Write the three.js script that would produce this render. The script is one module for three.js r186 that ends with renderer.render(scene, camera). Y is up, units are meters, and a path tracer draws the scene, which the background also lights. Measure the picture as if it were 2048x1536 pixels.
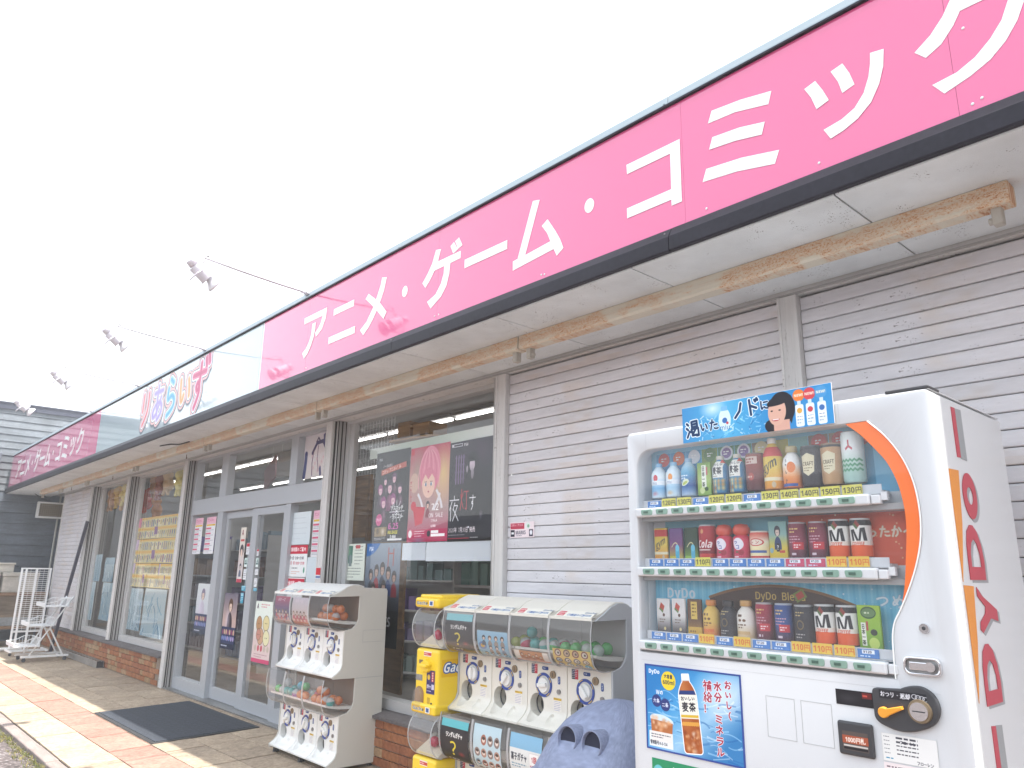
import * as THREE from 'three';
import { RoundedBoxGeometry } from 'three/addons/geometries/RoundedBoxGeometry.js';
import { mergeGeometries, toCreasedNormals } from 'three/addons/utils/BufferGeometryUtils.js';
import { RectAreaLightUniformsLib } from 'three/addons/lights/RectAreaLightUniformsLib.js';
import { Brush, Evaluator, SUBTRACTION } from 'three-bvh-csg';

// ---------------------------------------------------------------- camera, sky, sun, exposure
RectAreaLightUniformsLib.init();
const scene = new THREE.Scene();
const camera = new THREE.PerspectiveCamera(54.37, 4 / 3, 0.05, 900);
camera.position.set(0, 1.3104, 3.15);
camera.rotation.set(0.24636, 0.83765, 0.01368, 'YXZ');
const EXPOSURE = 2.55, SUN = 3.9;
const SUN_DIR = new THREE.Vector3(0.34, 1, -0.03).normalize();
{
  const W = 512, H = 256, d = new Float32Array(W * H * 4);
  for (let j = 0; j < H; j++) for (let i = 0; i < W; i++) {
    const el = ((j + 0.5) / H - 0.5) * Math.PI, az = ((i + 0.5) / W - 0.5) * 2 * Math.PI;
    const x = Math.cos(az) * Math.cos(el), y = Math.sin(el), z = Math.sin(az) * Math.cos(el);
    const c = x * SUN_DIR.x + y * SUN_DIR.y + z * SUN_DIR.z;             // towards the sun
    const haze = Math.pow(1 - Math.max(0, y), 3), glow = 0.75 * Math.exp((c - 1) * 6) + 0.9 * Math.exp((c - 1) * 40);
    const side = 0.5 - 0.5 * z;                                          // hazier on the sun's side
    const white = Math.min(1, 0.25 + 0.55 * haze + 0.3 * side + glow * 0.5);
    const L = 0.70 + 0.20 * haze + 0.10 * side + glow, o = (j * W + i) * 4, g = y < 0 ? 0.45 : 1;
    d[o] = L * g * (0.78 + 0.22 * white); d[o + 1] = L * g * (0.92 + 0.08 * white); d[o + 2] = L * g * (1.10 - 0.10 * white); d[o + 3] = 1;
  }
  const t = new THREE.DataTexture(d, W, H, THREE.RGBAFormat, THREE.FloatType);
  t.mapping = THREE.EquirectangularReflectionMapping; t.magFilter = THREE.LinearFilter; t.minFilter = THREE.LinearFilter; t.needsUpdate = true;
  scene.background = t; scene.environment = t;
}
scene.fog = new THREE.FogExp2(new THREE.Color(0.96, 0.97, 1), 0.0045);
const sun = new THREE.DirectionalLight(new THREE.Color(1, 0.955, 0.88), SUN);
sun.position.copy(SUN_DIR).multiplyScalar(40).add(new THREE.Vector3(-6, 0, 0)); sun.target.position.set(-6, 0, 0);
sun.castShadow = true; sun.shadow.radius = 1.5;
Object.assign(sun.shadow.camera, { left: -22, right: 22, top: 22, bottom: -22, near: 1, far: 90 }); sun.shadow.mapSize.set(4096, 4096);
scene.add(sun, sun.target);
const renderer = new THREE.WebGLRenderer({ antialias: true });
renderer.setSize(1024, 768);
renderer.toneMapping = THREE.LinearToneMapping; renderer.toneMappingExposure = EXPOSURE;
renderer.shadowMap.enabled = true;

// ---------------------------------------------------------------- helpers
let seed = 20200625;
const rnd = () => { seed = (seed + 0x6D2B79F5) | 0; let t = Math.imul(seed ^ (seed >>> 15), 1 | seed); t = (t + Math.imul(t ^ (t >>> 7), 61 | t)) ^ t; return ((t ^ (t >>> 14)) >>> 0) / 4294967296; };
const rr = (a, b) => a + (b - a) * rnd(), pick = (a) => a[Math.floor(rnd() * a.length)];
const used = new Map();
const numbered = (n) => { const k = used.get(n) ?? 0; used.set(n, k + 1); return k ? n + '_' + String(k).padStart(3, '0') : n; };
function mesh(name, geo, mat, parent, label) {
  const g = Array.isArray(geo) ? mergeGeometries(geo.map((q) => (q.index ? q.toNonIndexed() : q).clone())) : geo;
  const m = new THREE.Mesh(g, mat); m.name = name; m.castShadow = m.receiveShadow = true;
  if (label) m.userData.label = label;
  if (parent) parent.add(m);
  return m;
}
function group(name, parent, label) { const g = new THREE.Group(); g.name = name; if (label) g.userData.label = label; if (parent) parent.add(g); return g; }
function tag(o, label, category, grp) { o.userData.label = label; o.userData.category = category; if (grp) o.userData.group = grp; return o; }
function thing(name, label, category, pos = [0, 0, 0], turn = 0, grp) {
  const g = new THREE.Group(); g.name = numbered(name); g.position.set(...pos); g.rotation.y = turn; scene.add(g);
  return tag(g, label, category, grp);
}
function one(name, label, category, geo, mat, grp) { const m = mesh(numbered(name), geo, mat, scene); return tag(m, label, category, grp); }
// a box given by its bounds, uv in metres
function bx(x0, x1, y0, y1, z0, z1, du = 0, dv = 0) {
  const w = x1 - x0, h = y1 - y0, d = z1 - z0, g = new THREE.BoxGeometry(w, h, d), uv = g.attributes.uv, S = [[d, h], [d, h], [w, d], [w, d], [w, h], [w, h]];
  for (let f = 0; f < 6; f++) for (let i = 0; i < 4; i++) uv.setXY(f * 4 + i, uv.getX(f * 4 + i) * S[f][0] + du, uv.getY(f * 4 + i) * S[f][1] + dv);
  return g.translate((x0 + x1) / 2, (y0 + y1) / 2, (z0 + z1) / 2);
}
const rb = (x0, x1, y0, y1, z0, z1, r = 0.006, s = 2) => new RoundedBoxGeometry(x1 - x0, y1 - y0, z1 - z0, s, r).translate((x0 + x1) / 2, (y0 + y1) / 2, (z0 + z1) / 2);
function rod(a, b, r = 0.005, seg = 8) {
  const A = new THREE.Vector3(...a), B = new THREE.Vector3(...b), D = B.clone().sub(A), g = new THREE.CylinderGeometry(r, r, D.length(), seg);
  g.applyQuaternion(new THREE.Quaternion().setFromUnitVectors(new THREE.Vector3(0, 1, 0), D.clone().normalize()));
  return g.translate((a[0] + b[0]) / 2, (a[1] + b[1]) / 2, (a[2] + b[2]) / 2);
}
function tube(pts, r, seg = 24, closed = false) { return new THREE.TubeGeometry(new THREE.CatmullRomCurve3(pts.map((p) => new THREE.Vector3(...p)), closed, 'catmullrom', 0.3), seg, r, 6, closed); }
const poly = (pts) => new THREE.Shape(pts.map((p) => new THREE.Vector2(p[0], p[1])));
// an outline given as (z, y), drawn out along x from x0 to x1
function exX(pts, x0, x1, bevel = 0) {
  const s = Array.isArray(pts) ? poly(pts) : pts;
  const g = new THREE.ExtrudeGeometry(s, bevel ? { depth: x1 - x0 - 2 * bevel, bevelEnabled: true, bevelSize: bevel, bevelThickness: bevel, bevelSegments: 2, bevelOffset: -bevel } : { depth: x1 - x0, bevelEnabled: false });
  return g.rotateY(-Math.PI / 2).scale(1, 1, 1).applyMatrix4(new THREE.Matrix4().makeScale(1, 1, 1)).translate(x1 - bevel, 0, 0);
}
function exZ(shape, z0, z1, bevel = 0, cs = 12) {
  return new THREE.ExtrudeGeometry(shape, bevel ? { depth: z1 - z0 - bevel, bevelEnabled: true, bevelSize: bevel, bevelThickness: bevel, bevelSegments: 2, bevelOffset: -bevel, curveSegments: cs } : { depth: z1 - z0, bevelEnabled: false, curveSegments: cs }).translate(0, 0, z0);
}
const lin = (r, g, b) => new THREE.Color().setRGB(r, g, b);
const std = (c, rough = 0.6, o = {}) => new THREE.MeshStandardMaterial({ color: Array.isArray(c) ? lin(...c) : c, roughness: rough, ...o });
const phy = (c, rough = 0.6, o = {}) => new THREE.MeshPhysicalMaterial({ color: Array.isArray(c) ? lin(...c) : c, roughness: rough, ...o });

// periodic noise
function lattice(n, s) { const a = new Float32Array(n * n); let q = s * 7919 + 13; for (let i = 0; i < n * n; i++) { q = (Math.imul(q, 1664525) + 1013904223) | 0; a[i] = (q >>> 0) / 4294967296; } return (x, y) => { x *= n; y *= n; const i = Math.floor(x), j = Math.floor(y), u = x - i, v = y - j, f = u * u * (3 - 2 * u), h = v * v * (3 - 2 * v), m = (k) => ((k % n) + n) % n, g = (p, r) => a[m(r) * n + m(p)]; return (g(i, j) * (1 - f) + g(i + 1, j) * f) * (1 - h) + (g(i, j + 1) * (1 - f) + g(i + 1, j + 1) * f) * h; }; }
function fbm(n, s, oct = 5) { const l = []; for (let o = 0; o < oct; o++) l.push(lattice(n << o, s + o)); return (x, y) => { let v = 0, a = 0.5, t = 0; for (const f of l) { v += a * f(x, y); t += a; a *= 0.5; } return v / t; }; }
function tex(w, h, fn, srgb = true) {
  const d = new Uint8Array(w * h * 4);
  for (let j = 0; j < h; j++) for (let i = 0; i < w; i++) { const c = fn(i / w, j / h), o = (j * w + i) * 4; for (let k = 0; k < 3; k++) d[o + k] = Math.max(0, Math.min(255, 255 * (c.length ? c[k] : c))); d[o + 3] = 255; }
  const t = new THREE.DataTexture(d, w, h); t.wrapS = t.wrapT = THREE.RepeatWrapping; t.magFilter = THREE.LinearFilter; t.minFilter = THREE.LinearMipmapLinearFilter; t.generateMipmaps = true;
  if (srgb) t.colorSpace = THREE.SRGBColorSpace; t.needsUpdate = true; return t;
}
const rep = (t, x, y) => { const c = t.clone(); c.repeat.set(x, y); c.needsUpdate = true; return c; };
const mix = (a, b, t) => a + (b - a) * t, sat = (x) => Math.max(0, Math.min(1, x)), step = (a, b, x) => { const t = sat((x - a) / (b - a)); return t * t * (3 - 2 * t); };
const mix3 = (a, b, t) => [mix(a[0], b[0], t), mix(a[1], b[1], t), mix(a[2], b[2], t)];

// ---------------------------------------------------------------- stroke lettering (kana and kanji on a 20 x 20 grid)
const KANA = {};
for (const line of `ア 2,4 17,4 12,10|10,8 9,13 4,18
ニ 4,6 16,6|2,16 18,16
メ 14,3 11,11 4,18|5,7 16,15
ム 9,3 4,16 16,15|13,10 17,18
コ 3,5 16,5 16,17|3,16 16,16
ミ 4,4 16,6|5,9 14,11|3,14 16,17
ノ 14,3 11,11 4,17
ド 6,2 6,18|6,8 14,12|13,3 14,5|16,2 17,4
ネ 10,2 10,4|3,6 16,6 10,12 3,15|10,11 10,18|13,11 17,14
ラ 4,4 16,4|3,9 17,9 14,14 6,18
ル 6,4 6,11 3,17|11,3 11,16 18,11
ン 3,4 7,7|3,17 11,15 17,7
ダ 8,2 3,10|7,5 15,5 12,13 5,18|8,9 13,13|15,2 16,4|18,1 19,3
ガ 3,7 15,7 14,14 12,17 10,16|8,2 8,8 3,17|15,2 16,4|18,1 19,3
チ 14,3 5,5|2,9 18,9|10,5 10,12 6,18
ャ 4,10 15,8 13,12|7,6 10,18
フ 3,4 16,4 14,11 6,18
レ 5,3 5,17 16,10
ロ 4,5 16,5 16,16 4,16 4,5
ー 2,10 18,10
デ 4,3 14,3|2,8 18,8|10,8 9,13 5,18|15,1 16,4|18,0 19,3
ス 4,4 15,4 11,11 3,18|11,11 17,18
マ 2,5 17,5 11,13|7,10 13,17
ッ 3,9 5,13|8,8 10,12|16,8 14,14 8,18
ブ 3,5 15,5 13,12 6,18|15,1 16,4|18,0 19,3
・ 9,10 11,10
り ~5,3 5,11|13,3 14,10 11,15 7,18
あ ~4,5 16,5|9,2 8,10 10,16|14,8 10,15 5,17 3,14 8,10 14,10 17,13 15,17 11,18
ら ~8,2 12,4|6,6 5,12 11,9 16,12 14,16 7,18
い ~4,5 5,13 8,15 9,12|14,6 16,10 16,13
す ~2,5 18,5|11,2 11,11 9,13 7,11 9,9 11,11 11,15 7,19
ず ~2,6 16,6|10,2 10,11 8,13 6,11 8,9 10,11 10,15 6,19|15,1 16,4|18,0 19,3
た ~3,6 11,6|8,2 6,10 3,17|11,10 17,10|11,15 13,17 18,16
に ~4,4 3,11 4,17 6,14|9,6 16,6|9,13 11,16 17,16
お ~3,6 12,6|7,2 7,14 5,17 3,15 7,11 13,10 16,13 14,17 11,17|15,4 18,7
し ~6,3 6,12 8,17 13,16 16,12
く ~13,3 6,10 14,18
っ ~4,11 11,8 16,11 13,16 8,17
か ~3,8 10,6 12,9 11,15 8,17|8,2 6,10 3,17|14,5 17,10
め ~5,5 7,12 9,14|13,3 9,12 5,16 3,13 8,8 14,7 17,11 15,16 11,18
つ ~3,8 11,5 17,8 15,13 8,16
の ~10,5 9,12 6,16 3,13 5,8 10,5 16,8 16,13 12,17
ご ~5,5 14,5|4,13 7,16 16,16|15,2 16,4|18,1 19,3
〜 ~2,11 6,8 10,10 14,12 18,9
渇 2,3 4,5|1,8 3,10|1,18 5,12|9,2 17,2 17,8 9,8 9,2|9,5 17,5|8,10 18,10 18,18 15,18|10,9 7,13|9,13 9,17 15,17|14,11 10,15
水 10,2 10,18 8,17|2,7 8,7 3,15|17,5 12,9|11,8 18,16
分 8,2 2,9|12,2 18,9|5,10 15,10 14,17 11,18|10,10 5,18
補 4,1 5,4|1,5 8,5 1,12|5,9 5,19|7,9 6,11|10,5 19,5|16,2 18,4|10,9 18,9 18,19|10,9 10,19|10,12 18,12|10,15 18,15|14,2 14,18
給 5,1 2,5 6,7 2,11|5,9 5,19|2,13 1,17|8,13 9,16|13,1 9,8|13,1 19,8|11,8 17,8|11,11 17,11 17,18 11,18 11,11
麦 3,3 17,3|10,1 10,9|4,6 16,6|2,9 18,9|9,9 3,14|6,12 15,12 10,17 3,19|7,14 17,19
茶 2,4 18,4|7,2 7,6|13,2 13,6|10,6 2,12|10,6 18,12|3,13 17,13|10,10 10,19|7,15 4,18|13,15 16,18
円 3,4 17,4 17,18|3,4 3,18|10,4 10,11|3,11 17,11
夜 2,4 18,4|10,1 10,4|6,5 2,11|4,9 4,19|11,6 8,11|10,8 16,8 8,19|9,11 18,19
灯 4,2 4,10 1,18|4,11 8,17|2,6 3,9|7,5 6,8|9,4 19,4|15,4 15,18 12,17
大 2,7 18,7|10,2 9,10 3,18|11,9 17,18
容 3,4 17,4|3,4 3,7|17,4 17,7|10,1 10,4|7,6 4,9|13,6 16,9|10,9 3,14|10,9 17,14|6,14 14,14 14,19 6,19 6,14
量 5,2 15,2 15,7 5,7 5,2|5,4 15,4|2,9 18,9|5,11 15,11 15,16 5,16 5,11|5,13 15,13|10,11 10,19|2,19 18,19
六 10,1 10,6|2,7 18,7|7,10 3,18|12,10 17,18
二 4,6 16,6|2,16 18,16
一 2,10 18,10
条 8,1 3,7|7,4 15,4 3,12|7,6 18,12|2,13 18,13|10,10 10,19|8,14 4,18|12,14 16,18
月 5,2 15,2 15,18 12,18|5,2 5,12 3,18|5,7 15,7|5,12 15,12
金 10,1 2,8|10,1 18,8|6,9 14,9|4,13 16,13|10,9 10,18|2,18 18,18
土 4,8 16,8|10,2 10,18|2,18 18,18
日 5,2 15,2 15,18 5,18 5,2|5,10 15,10
本 2,6 18,6|10,2 10,19|9,6 3,15|11,6 17,15|6,15 14,15
祝 5,1 6,3|2,5 8,5 1,12|5,9 5,19|11,3 17,3 17,9 11,9 11,3|12,9 9,18|15,9 15,17 19,17
営 4,1 5,4|10,1 10,4|16,1 14,4|2,7 2,5 18,5 18,7|6,8 14,8 14,11 6,11 6,8|4,14 16,14 16,19 4,19 4,14
業 7,1 7,6|12,1 12,6|3,3 4,5|16,3 15,5|2,7 18,7|4,10 16,10|2,13 18,13|10,7 10,19|8,14 3,19|12,14 17,19
時 2,3 7,3 7,16 2,16 2,3|2,9 7,9|10,4 18,4|14,1 14,8|9,8 19,8|9,12 19,12|16,9 16,19 13,18|11,14 12,16
間 3,2 8,2 8,8 3,8 3,2 3,19|12,8 17,8|12,2 12,8|12,2 17,2 17,19|3,5 8,5|12,5 17,5|7,11 13,11 13,17 7,17 7,11|7,14 13,14
案 2,3 18,3 18,5|2,3 2,5|10,1 10,3|3,8 17,8|9,4 6,10 15,12|13,7 5,12|2,14 18,14|10,12 10,19|8,15 3,19|12,15 17,19
内 3,6 17,6 17,18|3,6 3,18|10,2 10,8 6,14|10,8 14,13
回 3,3 17,3 17,18 3,18 3,3|7,7 13,7 13,14 7,14 7,7
菓 2,3 18,3|7,1 7,5|13,1 13,5|5,6 15,6 15,11 5,11 5,6|5,8 15,8|10,6 10,19|2,13 18,13|8,14 3,18|12,14 17,18
子 4,3 15,3 10,8|10,8 10,18 7,17|2,10 18,10
年 6,1 3,6|5,4 17,4|5,9 16,9|5,9 5,13|2,13 18,13|11,4 11,19
発 4,3 9,3 2,9|3,5 5,7|11,2 18,9|13,4 17,3|5,9 15,9|3,12 17,12|8,9 8,13 3,19|12,9 12,18 18,18 18,15
売 3,3 17,3|10,1 10,7|5,7 15,7|2,12 2,9 18,9 18,12|7,11 3,19|12,11 12,18 18,18 18,15
札 1,6 9,6|5,2 5,19|5,7 1,13|6,8 9,11|11,2 11,17 19,17 19,14
返 3,3 4,5|2,9 5,9 4,15 1,18|4,16 10,19 19,18|8,3 18,3|8,3 8,9 6,14|9,7 16,7 8,15|10,9 18,15
却 2,6 10,6|6,2 6,10|1,10 11,10|6,11 2,17 10,17|8,13 11,18|13,3 18,3 18,14 16,14|13,3 13,19
管 5,1 2,5|4,3 9,3|13,1 10,5|12,3 18,3|2,10 2,7 18,7 18,10|6,10 6,19|6,10 14,10 14,13 6,13|6,15 15,15 15,19 6,19
理 2,4 8,4|2,10 8,10|5,4 5,16|1,17 9,15|10,3 18,3 18,10 10,10 10,3|10,6 18,6|14,3 14,18|10,14 18,14|9,18 19,18
番 4,2 15,1|10,2 10,9|3,5 17,5|9,6 3,10|11,6 17,10|4,11 16,11 16,19 4,19 4,11|4,15 16,15|10,11 10,19
号 6,2 14,2 14,7 6,7 6,2|2,10 18,10|7,10 6,14 15,14 14,18 10,19`.split('\n')) { const k = [...line][0]; KANA[k] = line.slice(k.length + 1); }
function glyph(g, k, x, y, s, sx) {
  const smooth = k[0] === '~';
  g.beginPath();
  for (const st of (smooth ? k.slice(1) : k).split('|')) {
    const p = st.split(' ').map((q) => { const [a, b] = q.split(',').map(Number); return [x + (a / 20) * s * sx, y + (b / 20) * s]; });
    g.moveTo(...p[0]);
    if (!smooth || p.length < 3) for (const q of p.slice(1)) g.lineTo(...q);
    else { for (let i = 1; i < p.length - 1; i++) { const e = i === p.length - 2 ? p[i + 1] : [(p[i][0] + p[i + 1][0]) / 2, (p[i][1] + p[i + 1][1]) / 2]; g.quadraticCurveTo(...p[i], ...e); } }
  }
  g.stroke();
}
// text at its top left corner; o: w stroke weight, sx width, vert, out outline colour, ow outline weight
function say(g, str, x, y, s, col, o = {}) {
  const { w = 0.13, sx = 1, vert, out, ow = 0.14, font = 'bold', gap = 0 } = o;
  const pass = (c, lw, line) => {
    let px = x, py = y; g.strokeStyle = g.fillStyle = c; g.lineJoin = g.lineCap = 'round';
    for (const ch of str) {
      let adv = s * sx;
      if (ch === ' ') adv = s * sx * 0.5;
      else if (KANA[ch]) { g.lineWidth = s * lw; glyph(g, KANA[ch], px, py, s, sx); }
      else {
        g.font = `${font} ${s}px sans-serif`; g.textBaseline = 'alphabetic'; g.save(); g.translate(px, py + s * 0.9); g.scale(sx, 1);
        if (line) { g.lineWidth = s * ow * 2; g.strokeText(ch, 0, 0); } else g.fillText(ch, 0, 0);
        adv = g.measureText(ch).width * sx; g.restore();
      }
      if (vert) py += s * 1.04; else px += adv + gap * s;
    }
    return px;
  };
  if (out) pass(out, w + 2 * ow, true);
  return pass(col, w, false);
}
// print atlases: cells drawn on canvases, quads cut from them
function Atlas(W, H, rough = 0.45, o = {}) {
  const cv = document.createElement('canvas'); cv.width = W; cv.height = H; const g = cv.getContext('2d'); g.fillStyle = '#fff'; g.fillRect(0, 0, W, H);
  const t = new THREE.CanvasTexture(cv); t.colorSpace = THREE.SRGBColorSpace; t.anisotropy = 8;
  let X = 2, Y = 2, R = 0;
  return {
    mat: phy(0xffffff, rough, { map: t, ...o }), t,
    cell(w, h, fn) {
      if (X + w + 2 > W) { X = 2; Y += R + 3; R = 0; }
      if (Y + h > H) throw new Error('atlas full');
      g.save(); g.beginPath(); g.rect(X, Y, w, h); g.clip(); g.translate(X, Y); fn(g, w, h); g.restore();
      const c = { u0: (X + 1) / W, u1: (X + w - 1) / W, v0: 1 - (Y + h - 1) / H, v1: 1 - (Y + 1) / H };
      X += w + 3; R = Math.max(R, h); return c;
    },
  };
}
function uvTo(geo, c) { const uv = geo.attributes.uv; for (let i = 0; i < uv.count; i++) uv.setXY(i, mix(c.u0, c.u1, sat(uv.getX(i))), mix(c.v0, c.v1, sat(uv.getY(i)))); return geo; }
// a printed sheet facing +z with real thickness
function sheet(c, x0, x1, y0, y1, z, th = 0.0012, curl = 0) {
  const g = new THREE.PlaneGeometry(x1 - x0, y1 - y0, curl ? 8 : 1, curl ? 8 : 1);
  if (curl) { const p = g.attributes.position; for (let i = 0; i < p.count; i++) { const u = p.getX(i) / (x1 - x0), v = p.getY(i) / (y1 - y0); p.setZ(i, curl * (Math.sin(u * 7 + 1) * 0.5 + Math.sin(v * 9) * 0.5 + u * v)); } g.computeVertexNormals(); }
  return uvTo(g, c).translate((x0 + x1) / 2, (y0 + y1) / 2, z + th);
}
const PR = Atlas(2048, 2048, 0.8, { specularIntensity: 0.35 });      // posters and notices
const DR = Atlas(2048, 2048, 0.4, { specularIntensity: 0.6 });      // drinks, tags, machine prints
const shade = (g, w, h, stops, ang = 90) => { const a = (ang * Math.PI) / 180, q = g.createLinearGradient(w / 2 - (Math.cos(a) * w) / 2, h / 2 - (Math.sin(a) * h) / 2, w / 2 + (Math.cos(a) * w) / 2, h / 2 + (Math.sin(a) * h) / 2); stops.forEach((c, i) => q.addColorStop(i / (stops.length - 1), c)); g.fillStyle = q; g.fillRect(0, 0, w, h); };
const disc = (g, x, y, r, c, ry = r, rot = 0) => { g.fillStyle = c; g.beginPath(); g.ellipse(x, y, r, ry, rot, 0, 7); g.fill(); };
const blob = (g, x, y, r, c, a = 1, ry = r) => { g.save(); g.translate(x, y); g.scale(1, ry / r); const q = g.createRadialGradient(0, 0, 0, 0, 0, r); q.addColorStop(0, c); q.addColorStop(1, c.slice(0, 7) + '00'); g.globalAlpha = a; g.fillStyle = q; g.fillRect(-r, -r, 2 * r, 2 * r); g.restore(); };
const rect = (g, x, y, w, h, c) => { g.fillStyle = c; g.fillRect(x, y, w, h); };
const rows = (g, x, y, w, n, dy, c, lw = 2) => { for (let i = 0; i < n; i++) { let px = x; const e = x + w * (i === n - 1 ? 0.6 : rr(0.85, 1)); while (px < e) { const l = rr(2, 6) * lw * 0.6; rect(g, px, y + i * dy, Math.min(l, e - px), lw, c); px += l + lw * 0.8; } } };
// a plain made-up figure: head, hair, shoulders
function figure(g, x, y, s, hair, skin, coat) {
  g.fillStyle = coat; g.beginPath(); g.moveTo(x - s * 1.0, y + s * 3.4); g.quadraticCurveTo(x - s * 1.1, y + s * 1.2, x, y + s * 0.95); g.quadraticCurveTo(x + s * 1.1, y + s * 1.2, x + s * 1.0, y + s * 3.4); g.fill();
  disc(g, x, y - s * 0.08, s * 0.86, hair, s * 1.0); disc(g, x, y + s * 0.2, s * 0.55, skin, s * 0.7); g.fillStyle = hair; g.beginPath(); g.ellipse(x, y - s * 0.3, s * 0.66, s * 0.45, 0, Math.PI, 0); g.fill();
  disc(g, x - s * 0.2, y + s * 0.22, s * 0.07, '#333'); disc(g, x + s * 0.2, y + s * 0.22, s * 0.07, '#333');
}
// ---------------------------------------------------------------- surface textures and materials
const n8 = fbm(8, 3), n16 = fbm(16, 5), n4 = fbm(4, 9), n32 = fbm(32, 11, 3), n64 = fbm(64, 17, 2);
const n128 = fbm(128, 23, 1), n256 = fbm(256, 29, 1);
const riven = (x, y) => { const a = n8(x, y), b = n16(x + 0.3, y + 0.1), r = Math.abs(n16(x, y) - 0.5) * 2; return 0.45 * a + 0.25 * b + 0.3 * (1 - r); };
const T_stone = tex(512, 512, (x, y) => { const v = 0.88 + 0.14 * (n8(x, y) - 0.5) + 0.22 * (n64(x, y) - 0.5) - 0.05 * step(0.60, 0.75, n16(x + 0.4, y)); return [v, v * 0.99, v * 0.97]; });
const T_rivenB = tex(512, 512, (x, y) => riven(x, y) + 0.15 * n64(x, y), false);
const T_asph = tex(512, 512, (x, y) => { const s = n64(x, y), v = 0.62 + 0.55 * (s - 0.5) + 0.25 * (n4(x, y) - 0.5), w = step(0.70, 0.78, s) * 0.4; return [v + w, v * 0.95 + w, v * 0.93 + w]; });
const T_conc = tex(512, 512, (x, y) => { const v = 0.86 + 0.2 * (n4(x, y) - 0.5) + 0.16 * (n64(x, y) - 0.5); return [v, v * 0.985, v * 0.97]; });
const T_paint = tex(512, 512, (x, y) => {                    // old paint: faint streaks, a few specks
  const st = n4(x * 1, y * 1), sp = step(0.80, 0.84, n128(x + 0.2, y)) * step(0.62, 0.72, n8(x, y + 0.5));
  const v = 0.95 + 0.09 * (st - 0.5) + 0.05 * (n32(x, y) - 0.5); return mix3([v, v * 0.99, v * 0.975], [0.36, 0.31, 0.27], sp * 0.75);
});
const T_slat = tex(1024, 256, (x, y) => {                    // shutter paint: chips, dust, peachy old stains
  const chip = step(0.84, 0.9, n256(x, y * 0.5 + 0.3)) * step(0.55, 0.64, n32(x, y * 0.25 + 0.1)) * step(0.5, 0.62, n8(x + 0.6, y * 0.5)), run = step(0.52, 0.72, n8(x + 0.1, y * 0.25));
  const v = 0.93 + 0.12 * (n4(x, y) - 0.5) + 0.06 * (n32(x, y) - 0.5);
  return mix3(mix3([v, v * 0.99, v * 0.99], [v * 0.97, v * 0.91, v * 0.85], run * 0.45), [0.42, 0.39, 0.38], chip * 0.6);
});
const T_soffit = tex(512, 512, (x, y) => {
  const sp = step(0.88, 0.93, n256(x, y)) * step(0.60, 0.72, n16(x + 0.7, y)), v = 0.93 + 0.12 * (n4(x, y + 0.2) - 0.5) + 0.05 * (n16(x, y) - 0.5);
  return mix3([v, v * 0.99, v * 0.97], [0.25, 0.22, 0.2], sp * 0.9);
});
const T_rust = tex(2048, 128, (x, y) => {                    // cream enamel, rust where the coat has gone, densest low down
  const a = n16(x * 2, y * 0.5), b = 0.5 * n64(x * 10, y * 1) + 0.5 * n32(x * 8, y), patch = step(0.40, 0.62, n8(x * 1, y * 0.1 + 0.3) * 0.75 + a * 0.35 - 0.32 * Math.abs(y - 0.42));
  const r = sat(patch * (0.2 + 1.7 * (b - 0.36))), v = 0.92 + 0.1 * (n8(x, y) - 0.5);
  return mix3(mix3([v * 0.97, v * 0.935, v * 0.86], [0.88, 0.62, 0.42], r * 0.85), [0.66, 0.38, 0.22], step(0.56, 0.72, b) * r * 0.75);
});
const T_mat = tex(256, 256, (x, y) => { const r = 0.5 + 0.5 * Math.sin(x * Math.PI * 2 * 16), f = n64(x, y); return 0.25 + 0.45 * r + 0.3 * f; }, false);
const T_matC = tex(256, 256, (x, y) => { const r = 0.5 + 0.5 * Math.sin(x * Math.PI * 2 * 16), v = 0.55 + 0.3 * r + 0.35 * (n64(x, y) - 0.5) + 0.3 * (n8(x, y) - 0.5); return [v, v, v]; });
const T_board = tex(512, 512, (x, y) => { const v = 0.82 + 0.22 * (n4(x, y) - 0.5) + 0.10 * (n64(x * 1, y) - 0.5) + 0.16 * (n32(x, y * 0.12) - 0.5); return [v, v, v]; });
const T_wood = tex(256, 256, (x, y) => { const v = 0.8 + 0.35 * (n16(x * 0.2, y) - 0.5) + 0.2 * (n64(x * 0.1, y) - 0.5); return [v, v * 0.94, v * 0.86]; });
const T_brickB = tex(256, 256, (x, y) => { const v = 0.86 + 0.3 * (n16(x, y) - 0.5) + 0.2 * (n64(x, y) - 0.5); return [v, v * 0.97, v * 0.93]; });

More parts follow.
